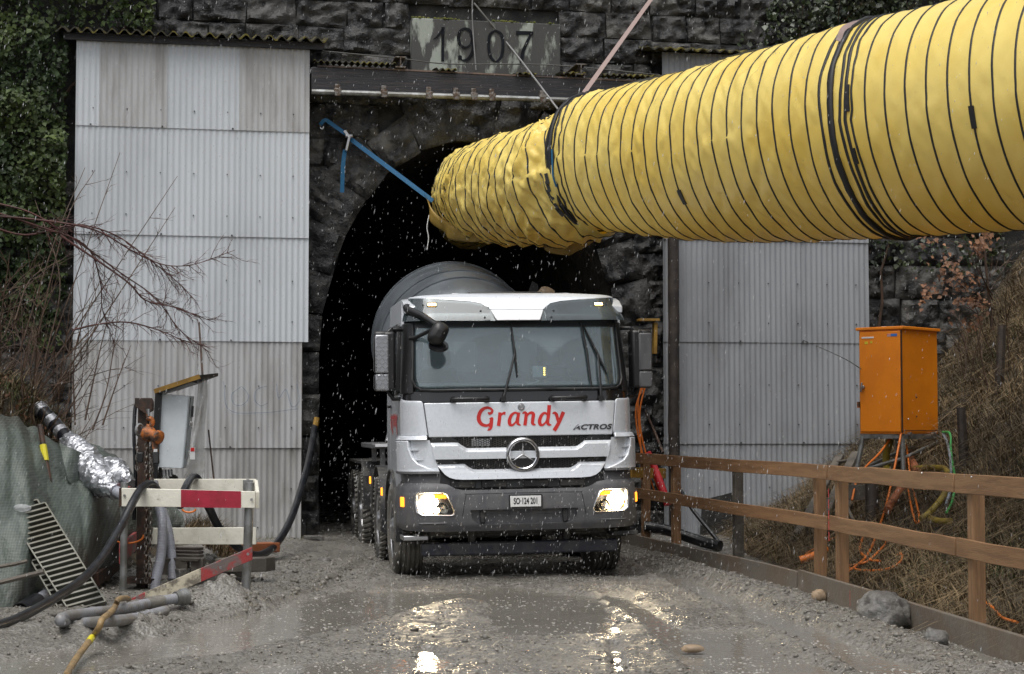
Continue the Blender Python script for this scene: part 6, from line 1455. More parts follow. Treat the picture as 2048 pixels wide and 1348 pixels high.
barrier_post(rb2, at(500, 1090, 18.45), at(498, 958, 18.45), .04); barrier_post(rb2, at(275, 1095, 18.65), at(278, 962, 18.65), .04)
def side_plank(px0, py0, px1, py1, h0, h1, D0_, D1_, m, nm='side_plank', root=rb2):
    a0, a1 = at(px0, py0, D0_), at(px0, py0 + h0, D0_); b0, b1 = at(px1, py1, D1_), at(px1, py1 + h1, D1_); n = Vector((.035, 0, 0))
    A = [[a1, b1], [a0, b0]]; B = [[p + n for p in r] for r in A]; return part(nm, MB().shell(A, B), m, root, bevel=.003)
side_plank(238, 978, 300, 955, 33, 26, 16.55, 18.6, M['board_reddirty']); side_plank(238, 1088, 276, 1056, 40, 34, 16.7, 18.5, M['board_reddirty']); side_plank(511, 984, 509, 960, 33, 32, 16.3, 18.4, M['board_white'])
# pit kerb beams
solo('concrete_beam', MB().beam(gnd(348, 1178) + Vector((0, 0, .08)), gnd(483, 1165) + Vector((0, 0, .08)), .16, .24), M['rock'], 'low wet concrete edge of the pit under the fallen plank', 'beam', bevel=.01)
solo('timber_sleeper', MB().beam(at(440, 1130, 17.9), at(542, 1128, 17.7), .2, .14), M['wood_old'], 'grey squared timber lying beside the barrier foot', 'timber', bevel=.01)
solo('timber_sleeper', MB().beam(at(470, 1097, 19.6), at(548, 1094, 20.1), .2, .11), M['dull_orange'], 'brownish timber lying at the foot of the pale cladding', 'timber', bevel=.01)
solo('timber_sleeper', MB().beam(at(178, 1160, 16.9), at(232, 1120, 18.2), .18, .14), M['rust'], 'rust brown squared timber beside the gratings', 'timber', bevel=.01)
pal = thing('pallet', 'muddy wooden pallet behind the hoses', 'pallet', at(360, 1130, 18.0))
for k in range(4): part('deck_board', MB().beam(at(325, 1096 + k * 7, 18.3 - k * .25), at(402, 1098 + k * 7, 18.2 - k * .25), .14, .03), M['wood_black'] if k < 2 else M['wood_old'], pal, bevel=.003)
for px in (332, 365, 396): part('block', MB().box(at(px, 1132, 17.5), (.12, .14, .16)), M['wood_old'], pal, bevel=.004)

# ================================================================== STEEL POST AND CHAIN HOIST
sp_ = thing('steel_post', 'rusty brown steel H post with a bracket head', 'post', gnd(288, 1182))
pt = at(288, 812, 17.3); pb = at(290, 1195, 17.3); cx_, cy_ = pt.x, pt.y
part('shaft', MB().box((cx_, cy_ - .06, (pt.z + pb.z) / 2), (.09, .012, pt.z - pb.z)).box((cx_, cy_ + .06, (pt.z + pb.z) / 2), (.09, .012, pt.z - pb.z)).box((cx_, cy_, (pt.z + pb.z) / 2), (.012, .11, pt.z - pb.z)), M['rust'], sp_)
hz = at(290, 800, 17.2).z
part('head_bracket', MB().prism([(-.09, -.06), (-.09, .02), (.06, .02), (.08, -.02), (.08, -.10), (.02, -.14)], lambda x, z: Vector((cx_ + .03 + x, cy_ - .05, hz + z)), (0, -1, 0), -.10), M['rust'], sp_, bevel=.004)
part('base_plate', MB().box((cx_, cy_, .10), (.3, .3, .05)), M['rust'], sp_)
ho = thing('chain_hoist', 'orange and rusty chain lever hoist hanging from the steel post', 'hoist', at(298, 940, 17.0))
hx = at(296, 826, 17.02)
def hp(px, py, D=17.02): return at(px, py, D)
part('top_hook', MB().tube(catmull([hp(295, 828), hp(296, 836), hp(303, 838), hp(305, 846), hp(300, 852), hp(293, 851)], 6), [.016] * 6 + [.024] * 19 + [.018] * 6, 8), M['orange_rust'], ho)
part('shackle', MB().tube([hp(296, 818), hp(297, 832)], .018, 8), M['chrome_dull'], ho)
g1 = MB().lathe([(.06, -.05), (.075, -.04), (.075, .02), (.05, .05), (.05, .09), (.065, .10), (.065, .14), (.03, .16)], hp(298, 868), (.85, -.45, -.25), 20); part('gear_housing', g1, M['orange_rust'], ho)
part('ratchet_knob', MB().lathe([(.055, 0), (.06, .02), (.06, .06), (.03, .075)], hp(309, 873, 16.95), (.8, -.55, -.2), 16), M['orange_rust'], ho)
part('hand_wheel', MB().tube([hp(279, 860) + Vector((.0 + .025 * math.cos(t), .04 * math.cos(t), .055 * math.sin(t))) for t in np.linspace(0, 2 * math.pi, 20)], .014, 6), M['galv'], ho)
part('lever', MB().beam(hp(309, 882, 16.98), hp(312, 905, 16.96), .055, .03, (0, 1, 0)), M['orange_rust'], ho, bevel=.006); part('grip', MB().beam(hp(311, 903, 16.96), hp(313, 928, 16.94), .06, .04, (0, 1, 0)), M['black'], ho, bevel=.01)
part('grip_label', MB().box(hp(311, 901, 16.935), (.035, .004, .028)), M['sticker_white'], ho, smooth=0)
part('lower_grip', MB().beam(hp(281, 905, 17.0), hp(280, 925, 17.0), .06, .045, (0, 1, 0)), M['black'], ho, bevel=.008)
def chain(px0, py0, px1, py1, D, nm='chain'):
    m = MB(); a, b = at(px0, py0, D), at(px1, py1, D); L = (b - a).length; k = int(L / .042)
    for i in range(k):
        c = a.lerp(b, (i + .5) / k); u, v = (Vector((1, 0, 0)), Vector((0, 1, 0)))
        s_ = (u if i % 2 else v); s_ = (s_ + Vector((.5, .3, 0)) * (.4 if i % 2 else -.4)).normalized()
        m.tube([c + s_ * .016 * math.cos(t) + Vector((0, 0, 1)) * .029 * math.sin(t) for t in np.linspace(0, 2 * math.pi, 9)], .0065, 5, False)
    part(nm, m, M['chain'], ho, smooth=60)
chain(293, 878, 292, 1165, 17.0); chain(302, 885, 300, 1160, 17.02); chain(275, 880, 274, 940, 17.05); chain(303, 890, 304, 980, 17.04)
cable('black_lead', [at(282, 805, 17.35), at(275, 805, 17.35), at(270, 820, 17.35), at(268, 870, 17.3), at(271, 960, 17.3), at(268, 1040, 17.3)], .018, M['hose_black'], 'black lead looped over the head of the steel post', 'cable')

# ================================================================== WHITE CONTROL CABINET UNDER ITS LITTLE ROOF
cc_ = thing('control_cabinet', 'pale grey control cabinet with its door ajar beneath a small slanted roof', 'cabinet', at(350, 935, 19.4))
DC = 19.4
c0, c1, c2, c3_ = at(314, 935, DC), at(364, 937, DC), at(376, 792, DC), at(324, 788, DC)
A = [[c0, c1], [c3_, c2]]; B = [[p + Vector((.03, .22, 0)) for p in r] for r in A]
part('cabinet_body', MB().shell(A, B), M['cab_white'], cc_, bevel=.006)
dA = [[at(365.5, 936, DC - .01), at(371, 915, DC + .1)], [at(377, 793, DC - .01), at(383, 798, DC + .1)]]; dB = [[p + Vector((-.015, .03, 0)) for p in r] for r in dA]; part('door', MB().shell(dA, dB), M['cab_white'], cc_, bevel=.004)
part('door_gap', MB().beam(at(380.5, 795, DC + .06), at(369, 917, DC + .06), .012, .02, (0, 1, 0)), M['black'], cc_)
part('lock', MB().box(at(382, 848, DC + .05), (.035, .03, .05)), M['chrome'], cc_, bevel=.004); part('vent', MB().beam(at(385.5, 812, DC + .08), at(384, 834, DC + .08), .025, .02, (0, 1, 0)), M['black'], cc_)
sh = thing('shelter_roof', 'small slanted board roof on dark posts sheltering the pale control cabinet', 'shelter', at(330, 950, 19.5))
r0, r1 = at(309, 780, DC - .15), at(400, 750, DC - .15); A = [[r0, r1], [r0 + Vector((.15, .6, .04)), r1 + Vector((.10, .6, .04))]]; B = [[p - Vector((0, 0, .035)) for p in r] for r in A]
part('roof_board', MB().shell(A, B), M['wood_black'], sh); part('front_edge', MB().beam(r0 - Vector((0, .01, .015)), r1 - Vector((0, .01, .015)), .02, .05), M['wood_yellow'], sh)
part('post', MB().beam(at(318, 780, DC - .02), at(309, 960, DC - .02), .07, .07, (0, 1, 0)), M['black'], sh); part('post', MB().beam(at(316, 935, DC + .1), at(318, 975, DC + .1), .07, .07, (0, 1, 0)), M['wood_black'], sh)
part('under_board', MB().beam(at(322, 786, DC + .1), at(392, 764, DC + .1), .5, .02), M['black'], sh)
psA = []
for j in range(12):
    v = j / 11; row = []
    for i in range(9):
        u = i / 8; x0_ = 396 - 30 * v ** 1.6; x1_ = 414 + 2 * math.sin(v * 9) - 6 * v; px = x0_ + (x1_ - x0_) * u; row.append(at(px, 757 + 205 * v, DC + .05 + .15 * u + .05 * math.sin(u * 7 + v * 5)))
    psA.append(row)
ps = solo('plastic_sheet', MB().shell(psA, [[p + Vector((0, .004, 0)) for p in r] for r in psA]), M['plastic_sheet'], 'translucent plastic sheet hanging from the little roof beside the control cabinet', 'plastic sheet', smooth=True)
lb_ = MB().box(at(385, 907, DC - .02), (.055, .004, .13)); part('label_card', lb_, M['sticker_white'], ps, smooth=0); part('label_mark', MB().box(at(385, 899, DC - .025), (.042, .004, .04)), M['red'], ps, smooth=0)
cw_ = MB()
for k in range(4): cw_.tube(catmull([at(325 + k * 6, 940, DC), at(330 + 5 * k, 962 - 4 * k, DC - .1), at(345 + 3 * k, 955, DC), at(352, 978, DC)], 6), .012, 6)
solo('cable_bundle', cw_, M['hose_black'], 'tangle of black cables under the control cabinet', 'cables', smooth=60)
solo('thin_rod', MB().tube([at(417, 860, 19.8), at(428, 962, 19.6)], .010, 6), M['rust'], 'thin steel rod leaning in front of the pale cladding', 'rod')
solo('thin_rod', MB().tube([at(398, 645, 22.0), at(405, 752, 20.0)], .012, 6), M['rust'], 'thin rod standing above the small slanted roof', 'rod')

# ================================================================== HOSES
def ribbed(pts, r, pitch=.028, amp=.05, k=10):
    C = catmull(pts, k); L = [0]
    for a, b in zip(C[:-1], C[1:]): L.append(L[-1] + (b - a).length)
    n = int(L[-1] / pitch * 4); out, rs = [], []
    for i in range(n + 1):
        s_ = L[-1] * i / n; j = min(max(int(np.searchsorted(L, s_)) - 1, 0), len(C) - 2); t = (s_ - L[j]) / max(L[j + 1] - L[j], 1e-9); out.append(C[j].lerp(C[j + 1], t)); rs.append(r * (1 + amp * (1, 0, -1, 0)[i % 4]))
    return MB().tube(out, rs, 16)
HG = 'grey ribbed hoses at the pit'
solo('ribbed_hose', ribbed([at(307, 965, 17.6), at(318, 1010, 17.5), at(325, 1050, 17.4), at(322, 1110, 17.3), at(312, 1160, 17.2), at(308, 1200, 17.1)], .048, amp=.02), M['hose_grey'], 'grey ribbed hose dropping straight beside the chains', 'hose', group=HG, smooth=70)
solo('ribbed_hose', ribbed([at(303, 1000, 17.9), at(320, 1010, 17.8), at(335, 1055, 17.6), at(343, 1110, 17.5), at(345, 1160, 17.4)], .046, amp=.02), M['hose_grey'], 'grey ribbed hose curving outward behind the front barrier', 'hose', group=HG, smooth=70)
h1 = [ghz(355, 1196, .10), ghz(300, 1206, .08), ghz(240, 1219, .07), ghz(180, 1226, .06), ghz(132, 1233, .06), ghz(122, 1242, .06), ghz(150, 1247, .06), ghz(210, 1243, .06), ghz(270, 1237, .05), ghz(330, 1222, .03)]
fh = solo('ribbed_hose', ribbed(h1, .043, .026, .025), M['hose_mud'], 'muddy grey ribbed hose doubled back on the ground with a clamped end', 'hose', group=HG, smooth=70)
d_ = (h1[0] - h1[1]).normalized(); part('coupling', MB().lathe([(.04, .0), (.058, .0), (.060, .05), (.072, .06), (.072, .11), (.055, .11), (.042, .06)], h1[0] - d_ * .02, d_, 20, False), M['galv'], fh)
part('collar', MB().lathe([(.047, 0), (.052, .02), (.052, .14), (.047, .16)], h1[0] - d_ * .30, d_, 16, False), M['rubber_mud'], fh)
cable('black_hose', [at(-90, 1275, 12.6), at(0, 1250, 13.3), at(60, 1225, 13.9), at(150, 1170, 14.8), at(200, 1120, 15.4), at(240, 1055, 15.9), at(268, 1000, 16.2), at(285, 975, 16.45), at(302, 968, 16.8), at(318, 985, 17.1), at(335, 1010, 17.2)], .039, M['hose_black'], 'thick black hose sweeping from the foreground up over the barrier plank', 'hose', n=14)
cable('black_hose', [at(360, 1010, 17.2), at(372, 975, 17.8), at(384, 957, 18.4), at(395, 958, 18.6), at(402, 985, 18.6), at(420, 1020, 18.7), at(438, 1055, 18.8), at(470, 1090, 18.9), at(500, 1108, 19.2), at(525, 1108, 19.6), at(555, 1085, 20.2), at(585, 1030, 21.2), at(610, 950, 22.5), at(622, 900, 23.4), at(630, 852, 23.9)], .044, M['hose_black'], 'thick black hose running over the rear barrier to the tunnel jamb', 'hose', n=14)
solo('hose_fitting', MB().tube([at(630, 856, 23.88), at(634, 835, 23.9)], .04, 8), M['wood_yellow'], 'tan fitting at the jamb end of the black hose', 'fitting')
th_ = catmull([ghz(132, 1352, .05), ghz(152, 1318, .06), ghz(184, 1275, .12), ghz(198, 1255, .20), ghz(205, 1238, .25), ghz(222, 1224, .24), ghz(232, 1210, .20), ghz(236, 1200, .17), ghz(250, 1196, .11), ghz(258, 1198, .08)], 8)
tro = solo('tan_hose', MB().tube(th_, .023, 10), M['tan'], 'tan brown hose snaking over the grey hose into the puddle', 'hose', smooth=70)
part('yellow_ring', MB().tube(th_[14:17], .025, 10), M['sticker_yellow'], tro)
for pts, lb in (([(150, 1150 + 0), (95, 1195)], 0),): pass
dp_ = thing('drain_pipe', 'grey pipe stub with a black socket at the foot of the green sheet', 'pipe', gnd(80, 1215))
part('pipe', MB().tube([at(110, 1180, 15.9), at(72, 1205, 15.5)], .062, 16), M['hose_grey'], dp_); part('socket', MB().lathe([(.07, 0), (.085, .02), (.085, .32), (.075, .32), (.07, .1)], at(76, 1203, 15.52), (at(15, 1240, 15.0) - at(72, 1205, 15.5)), 18, False), M['hose_black'], dp_)
solo('rust_plate', MB().beam(at(0, 1225, 14.9), at(20, 1245, 14.8), .12, .02), M['orange_rust'], 'rusty steel plate at the foot of the green sheet', 'plate')
for i, (pts, lb) in enumerate((([(0, 1165), (60, 1150), (88, 1143)], 'weathered thin pole closest to the gratings'), ([(-10, 1135), (30, 1128), (55, 1122)], 'shorter weathered thin pole above its neighbour'))):
    solo('thin_pole', MB().tube([at(x, y, 13.6) for x, y in pts], .022, 6), M['wood_old'], lb, 'pole', group='loose poles at the edge') if i == 0 else solo('thin_pole', MB().tube([at(x, y, 14.2) for x, y in pts], .018, 6), M['wood_old'], lb, 'pole', group='loose poles at the edge')
for (px, py, D, r_, m_, lb) in ((255, 985, 17.2, .02, 'orange_cable', 'small orange cable loop inside the barrier'), (378, 1018, 17.0, .0, 'orange_cable', 'orange cable loop hanging under the front plank')):
    c = at(px, py + (85 if r_ else 0), D); w_ = .16 if r_ else .065
    cable('orange_cable', [c + Vector((w_ * math.cos(t), 0, w_ * .5 * math.sin(t))) for t in np.linspace(math.pi, 2 * math.pi, 8)], .010, M['orange_cable'], lb, 'cable', n=6)

# ================================================================== WRAPPED PIPE
wpx = thing('wrapped_pipe', 'pipe wrapped in crumpled silver foil and black tape, slanting over the green sheet', 'pipe', at(215, 980, 16.9))
axis = catmull([at(78, 815, 18.0), at(110, 850, 17.8), at(135, 878, 17.6), at(165, 915, 17.4), at(195, 952, 17.2), at(215, 972, 17.05), at(245, 990, 16.9), at(275, 1005, 16.9)], 10)
def crum(mb, a):
    out = []
    for p in mb.v:
        x, y, z = p; v = Vector(p)
        for f, k in ((9, 1.0), (24, .75), (55, .4)): v += Vector((n3(x * f, y * f, z * f), n3(x * f + 9, y * f, z * f), n3(x * f, y * f + 7, z * f))) * a * k
        out.append(tuple(v))
    mb.v = out
def seg(i0, i1, r, m, nm, n=14, cr=0.0):
    c = axis[i0:i1 + 1]; mb = MB(); mb.tube(c, r if isinstance(r, list) else [r] * len(c), n)
    if cr: crum(mb, cr)
    part(nm, mb, m, wpx, smooth=30 if cr else 60)
seg(0, 22, .075, M['hose_black'], 'black_sleeve'); seg(0, 3, .079, M['foil'], 'foil_band'); seg(7, 10, .079, M['foil'], 'foil_band'); seg(14, 17, .079, M['foil'], 'foil_band')
axis = [axis[0].lerp(axis[-1], 0) if False else p for p in axis]
fine = catmull([axis[i] for i in range(20, 58, 4)], 22); axis_b = axis; axis = fine
k_ = len(fine); rs = [(.08 + .080 * math.sin(math.pi * min(1, (i / k_) * 1.05)) ** .8) for i in range(k_)]
seg(0, k_ - 1, rs, M['foil'], 'foil_wrap', 48, .020); 
m_ = MB(); f2 = catmull([at(218, 925, 17.35), at(236, 948, 17.2), at(262, 968, 17.1)], 30); m_.tube(f2, [.04 + .085 * math.sin(math.pi * (.15 + .8 * i / len(f2))) for i in range(len(f2))], 30); crum(m_, .022); part('foil_wrap', m_, M['foil'], wpx, smooth=30)
axis = axis_b; seg(50, 70, .056, M['hose_grey'], 'grey_pipe')
mp = thing('marker_pole', 'brown pole with a yellow band leaning on the green sheet', 'pole', at(110, 1035, 16.4))
part('shaft', MB().tube([at(80, 850, 17.0), at(88, 900, 16.9), at(112, 1040, 16.5)], .028, 8), M['rust'], mp); part('yellow_band', MB().tube([at(86, 890, 16.88), at(91, 922, 16.83)], .034, 8), M['sticker_yellow'], mp)

# ================================================================== GRATINGS
def grating(tl, tr, bl, br, label, nb):
    root = thing('steel_grating', label, 'grating', (bl + br) / 2, group='steel gratings leaning on the green sheet')
    n = (tr - tl).cross(bl - tl).normalized(); n = n if n.y < 0 else -n
    for a, b in ((tl, bl), (tr, br), (tl, tr), (bl, br)): part('frame_bar', MB().beam(a, b, .012, .05, n) if (a, b) not in () else None, M['grating'], root)
    for i in range(1, nb): part('bearing_bar', MB().beam(tl.lerp(bl, i / nb), tr.lerp(br, i / nb), .018, .05, n), M['grating'], root, smooth=0)
    cb = MB(); K = 34
    for i in range(1, K): cb.beam(tl.lerp(tr, i / K) - n * .022, bl.lerp(br, i / K) - n * .022, .0062, .012, n)
    part('cross_wires', cb, M['grating'], root, smooth=0, kind='stuff'); return root
sag = Vector((0, 0, 0))
grating(at(18, 1028, 15.9), at(92, 1008, 15.95), at(140, 1225, 15.15), at(212, 1205, 15.2), 'front steel grating, muddy brown towards its foot, on top of the other', 21)
grating(at(2, 1018, 16.05), at(76, 1002, 16.1), at(122, 1226, 15.3), at(196, 1206, 15.35), 'rear steel grating showing as a strip behind the front one', 21)
sf = MB(); c = at(43, 1016, 15.85); rows = [[c + Vector((.075 * math.sin(p_) * math.cos(t) * (1 + .3 * math.sin(3 * t)), .05 * math.sin(p_) * math.sin(t), .035 * math.cos(p_))) for t in np.linspace(0, 2 * math.pi, 12, endpoint=False)] for p_ in np.linspace(.05, 3.1, 7)]
solo('snow_clump', MB().grid(rows, cj=True), M['snow'], 'small white lump of snow on top of the gratings', 'snow lump')

# ================================================================== GREEN SHEET OVER THE BANK
TT = catmull([at(-160, 815, 16.6), at(-40, 822, 16.7), at(20, 836, 16.9), at(60, 855, 17.2), at(110, 885, 17.6), at(150, 880, 18.0), at(195, 893, 18.4), at(240, 925, 18.8), at(290, 975, 19.2), at(345, 1015, 19.3)], 8)
BB = catmull([at(-160, 1260, 14.6), at(-40, 1235, 15.1), at(20, 1220, 15.4), at(70, 1205, 15.7), at(120, 1185, 16.1), at(165, 1165, 16.6), at(205, 1140, 17.2), at(245, 1115, 17.9), at(300, 1095, 18.7), at(350, 1075, 19.0)], 8)
A = []
TT, BB = catmull(TT[::2], 6), catmull(BB[::2], 6)
for j in range(90):
    v = j / 89; row = []
    for i, (t, b) in enumerate(zip(TT, BB)):
        p = t.lerp(b, v); u = i / 24
        bulge = .34 * math.sin(math.pi * v) ** .8 + .10 * math.sin(u * 2.6 + v * 3) * v + .09 * n3(u * 1.1, v * 2.5, 3) + .03 * abs(n3(u * 1.6 + v * 2.2, v * 2 - u * .5, 8)) + .09 * abs(n3(u * .9 + v * 1.4, v * 1.2 - u * .6, 21)) + .02 * abs(n3(u * 2.3 - v * 4, v * 2.2, 13)) + .006 * n3(u * 6 + v * 8, v * 9, 1)
        p = p + Vector((.45 * bulge, -.7 * bulge + .02, .25 * bulge * (1 - v) + .06 * n3(u * 2, 0, 5) * (1 - v))); row.append(p)
    A.append(row)
tmat = M['tarp']; nt = tmat.node_tree
solo('green_sheet', MB().grid(A), tmat, 'dirty green mesh sheet draped over the bank at the edge of the site', 'sheet', smooth=True)
flp = []
for j in range(8):
    v = j / 7; flp.append([at(118 + 45 * u + 18 * v * (1 - u), 885 + 20 * u + v * (75 + 20 * u), 17.25 - .25 * v - .1 * math.sin(u * 3 + v * 2)) for u in np.linspace(0, 1, 8)])
solo('green_sheet', MB().grid(flp), tmat, 'loose folded flap of green mesh sheet under the wrapped pipe', 'sheet', smooth=True)
# ================================================================== VEGETATION
RNG = np.random.RandomState(11)
def leaf_mesh(name, pos, nrm, size, seed=0, droop=.3):
    """pos (n,3), nrm (n,3): pointed leaf of two folded quads each"""
    n = len(pos); rs = np.random.RandomState(seed); nrm = nrm / np.linalg.norm(nrm, axis=1, keepdims=True)
    down = np.tile(np.array([[0, 0, -1.0]]), (n, 1)) + rs.normal(0, .55, (n, 3)); t = down - nrm * (down * nrm).sum(1, keepdims=True); t /= np.linalg.norm(t, axis=1, keepdims=True)
    s = np.cross(nrm, t); L = (size * rs.uniform(.6, 1.35, n))[:, None]; Wd = L * rs.uniform(.36, .52, (n, 1))
    base = pos - t * L * .5; tip = pos + t * L * .5 + nrm * L * -.12; lm = pos - t * L * .12 - s * Wd + nrm * L * .1; rm = pos - t * L * .12 + s * Wd + nrm * L * .1
    V = np.stack([base, lm, tip, rm], 1).reshape(-1, 3); i = np.arange(n) * 4
    Fq = np.concatenate([np.stack([i, i + 1, i + 2], 1), np.stack([i, i + 2, i + 3], 1)]); return np_mesh(name, V, Fq)
def ivy(name_lbl, uz_fn, count, seed, loc, depth, size, m, stems, grp=None):
    rs = np.random.RandomState(seed); P, Nn = [], []
    wn_ = np.array(WN)
    while len(P) < count:
        u, z, w = uz_fn(rs)
        if w <= 0: continue
        cl_ = float(fbm(np.array(u * 1.5 + seed), np.array(z * 1.5), 3)) + .5
        if rs.rand() > .14 + 2.0 * max(0, cl_ - .33): continue
        n = SN + .10 + depth * w * max(0, cl_ - .15) * rs.uniform(.5, 1.25); p = W(u, z, n); P.append(p[:])
        q = wn_ + rs.normal(0, .55, 3) + np.array([0, 0, .5]); Nn.append(q)
    root = thing('ivy', name_lbl, 'ivy', loc, group=grp)
    me = leaf_mesh('foliage', np.array(P) - np.array(loc), np.array(Nn), size, seed); o = part('foliage', me, m, root, smooth=0, local=True)
    sm = MB(); 
    for (u0, z0_, u1, z1_) in stems:
        c = [W(u0 + (u1 - u0) * t + .15 * n3(t * 4, u0, 2), z0_ + (z1_ - z0_) * t, SN + .12) for t in np.linspace(0, 1, 12)]; sm.tube(c, [.025 - .015 * t for t in np.linspace(0, 1, 12)], 6)
    part('stem', sm, M['twig'], root)
def uz_left(rs):
    u = rs.uniform(LEFT_U0 - 3.2, LEFT_U0 + 1.0); z = rs.uniform(2.6, 9.2); px = CX + F * (W(u, z, SN).x / W(u, z, SN).y); 
    top_ = zL[0] + .15
    if u > LEFT_U0 - .15 and z < top_: return u, z, 0
    w = 1.0
    if z < 4.4: w = max(0, (z - 2.6) / 1.8 + .35 * n3(u * 1.5, z * 1.5, 1))
    if u > LEFT_U0 + .2: w *= max(0, 1 - (u - LEFT_U0 - .2) / .9) * (1.0 if z < 8.5 else .6)
    return u, z, min(1, w) * (1 if rs.rand() < w + .2 else 0)
zL_ = zL
ivy('thick dark green ivy covering the wall beyond the tall pale cladding', uz_left, 24000, 5, W(LEFT_U0 - 1, 2.6, SN), 1.0, .074, M['ivy'], [(LEFT_U0 - .6, 1, LEFT_U0 - .3, 6), (LEFT_U0 - 1.5, 1, LEFT_U0 - 1.2, 7), (LEFT_U0 - .3, 6, LEFT_U0 + .8, 7.4)], 'ivy on the portal wall')
ua, ub_ = wuv(1470, 90, SN)[0], wuv(1790, 60, SN)[0]
def uz_right(rs):
    u = rs.uniform(ua - .2, ub_ + 2.5); z = rs.uniform(wuv(1500, 115, SN)[1], 9.0); t = (u - ua) / (ub_ - ua); edge = wuv(1500, 100, SN)[1] + 1.9 - 2.2 * t
    w = 1.0 if z < edge * 0 + 9.0 else 0; d = (u - ua) / .9
    w = min(1, max(0, d * .8 + .7 * n3(u * 1.3, z * 1.3, 4) - .45 * max(0, (z - 7.0)) * (1 - t))); return u, z, w * (1 if rs.rand() < w + .15 else 0)
ivy('sparser dark ivy above the darker cladding behind the yellow duct', uz_right, 5200, 9, W(ub_, 6.5, SN), .55, .08, M['ivy_dark'], [(ua + .8, 6.4, ua + 1.2, 8.5), (ua + 2, 6.4, ua + 1.7, 8.8)], 'ivy on the portal wall')
ivy('low dark ivy on the wall stones above the orange cabinet', lambda rs: (lambda u, z: (u, z, max(0, .8 * n3(u * 2, z * 2, 6) + .5 - .3 * abs(z - 5.0))))(rs.uniform(RIGHT_U1 - .05, RIGHT_U1 + 2.4), rs.uniform(3.9, 6.2)), 900, 14, W(RIGHT_U1 + .8, 4.2, SN), .25, .07, M['ivy_dark'], [(RIGHT_U1 + .3, 3, RIGHT_U1 + .5, 5.5)], 'ivy on the portal wall')

def blades(name, XYZ, hgt, wid, lean, seed, m):
    """curved grass blades: 3 segments each"""
    n = len(XYZ); rs = np.random.RandomState(seed); az = rs.uniform(0, 2 * np.pi, n); h = hgt * rs.uniform(.5, 1.4, n); w = wid * rs.uniform(.6, 1.4, n)
    d = np.stack([np.cos(az), np.sin(az), np.zeros(n)], 1) + lean; s = np.stack([-np.sin(az), np.cos(az), np.zeros(n)], 1); V = []
    b = rs.uniform(.3, 1.0, n)
    for k, t in enumerate((0, .4, .75, 1.0)):
        c = XYZ + d * (h * b * t * t * 1.1)[:, None] + np.stack([np.zeros(n), np.zeros(n), h * (t - .55 * b * t * t)], 1); ww = (w * (1 - t * .85) / 2)[:, None]
        V += [c - s * ww, c + s * ww]
    V = np.stack(V, 1).reshape(-1, 3); i = (np.arange(n) * 8)[:, None]; q = np.array([[0, 1, 3, 2], [2, 3, 5, 4], [4, 5, 7, 6]]); Fq = (i[:, :, None] + q[None]).reshape(-1, 4)
    o = struct(name, np_mesh(name, V, Fq), m, smooth=0, kind='stuff'); return o
def bank_pts(fn, x0, x1, y0_, y1_, n, seed, cond):
    rs = np.random.RandomState(seed); X = rs.uniform(x0, x1, n); Y = rs.uniform(y0_, y1_, n)
    # tufts
    k = n // 9; cx, cy = rs.uniform(x0, x1, k), rs.uniform(y0_, y1_, k); j = rs.randint(0, k, n); X = cx[j] + rs.normal(0, .07, n); Y = cy[j] + rs.normal(0, .07, n)
    Z = fn(X, Y); ok = cond(X, Y, Z); return np.stack([X, Y, Z], 1)[ok]
P = bank_pts(bank_r, 2.6, 8.5, 10.5, 26, 60000, 1, lambda X, Y, Z: (Z > gh(X, Y) + .03) & (X < .31 * Y + 1.0) & (Y < 24.6 + .19 * X))
blades('dry_grass', P, .36, .012, np.array([-.8, -.45, -.75]), 2, M['grass_dry'])
P = bank_pts(bank_r, 2.9, 7.5, 10.5, 24, 16000, 3, lambda X, Y, Z: (Z > gh(X, Y) + .02) & (fbm(X * .8 + 7, Y * .8, 3) > -.02) & (X < .31 * Y + 1.0))
blades('green_grass', P, .20, .010, np.array([-.4, -.3, 0]), 4, M['grass_green'])
P = bank_pts(bank_l, -7.5, -4.0, 15, 24, 16000, 5, lambda X, Y, Z: (Z > .35) & (X > -.31 * Y - .6) & ((Z > 1.25) | (Y > 19.3)))
blades('dry_grass', P, .30, .010, np.array([.5, -.5, -.15]), 6, M['grass_dry'])
P = bank_pts(bank_l, -6.5, -3.9, 17.4, 22, 8000, 7, lambda X, Y, Z: (Z > .9) & (X > -.31 * Y - .6))
blades('green_grass', P, .20, .010, np.array([.4, -.3, 0]), 8, M['grass_green'])
rs = np.random.RandomState(21); px = rs.uniform(362, 480, 1800); X = np.array([at(x, 1045, 19.8).x for x in px]) ; Y = rs.uniform(19.2, 20.6, len(px)); P = np.stack([X, Y, np.full(len(px), .03) + .35 * sstep(-2.9, -3.6, X)], 1); blades('dry_grass', P, .28, .010, np.array([.4, -.4, -.1]), 22, M['grass_dry'])
px = rs.uniform(500, 612, 700); P = np.array([gnd(x, 1082 + rs.uniform(0, 14))[:] for x in px]); blades('green_grass', P, .14, .009, np.array([.2, -.3, 0]), 23, M['grass_green'])
# leaf litter on the left bank under the shrubs
n_ = 2500; X = rs.uniform(-7, -4.3, n_); Y = rs.uniform(16.5, 20.5, n_); Z = bank_l(X, Y) + rs.uniform(.0, .12, n_); ok = Z > 1.2
struct('leaf_litter', leaf_mesh('leaf_litter', np.stack([X, Y, Z], 1)[ok], rs.normal(0, .5, (ok.sum(), 3)) + np.array([0, 0, 1]), .06, 3), M['leaf_brown'], smooth=0, kind='stuff')

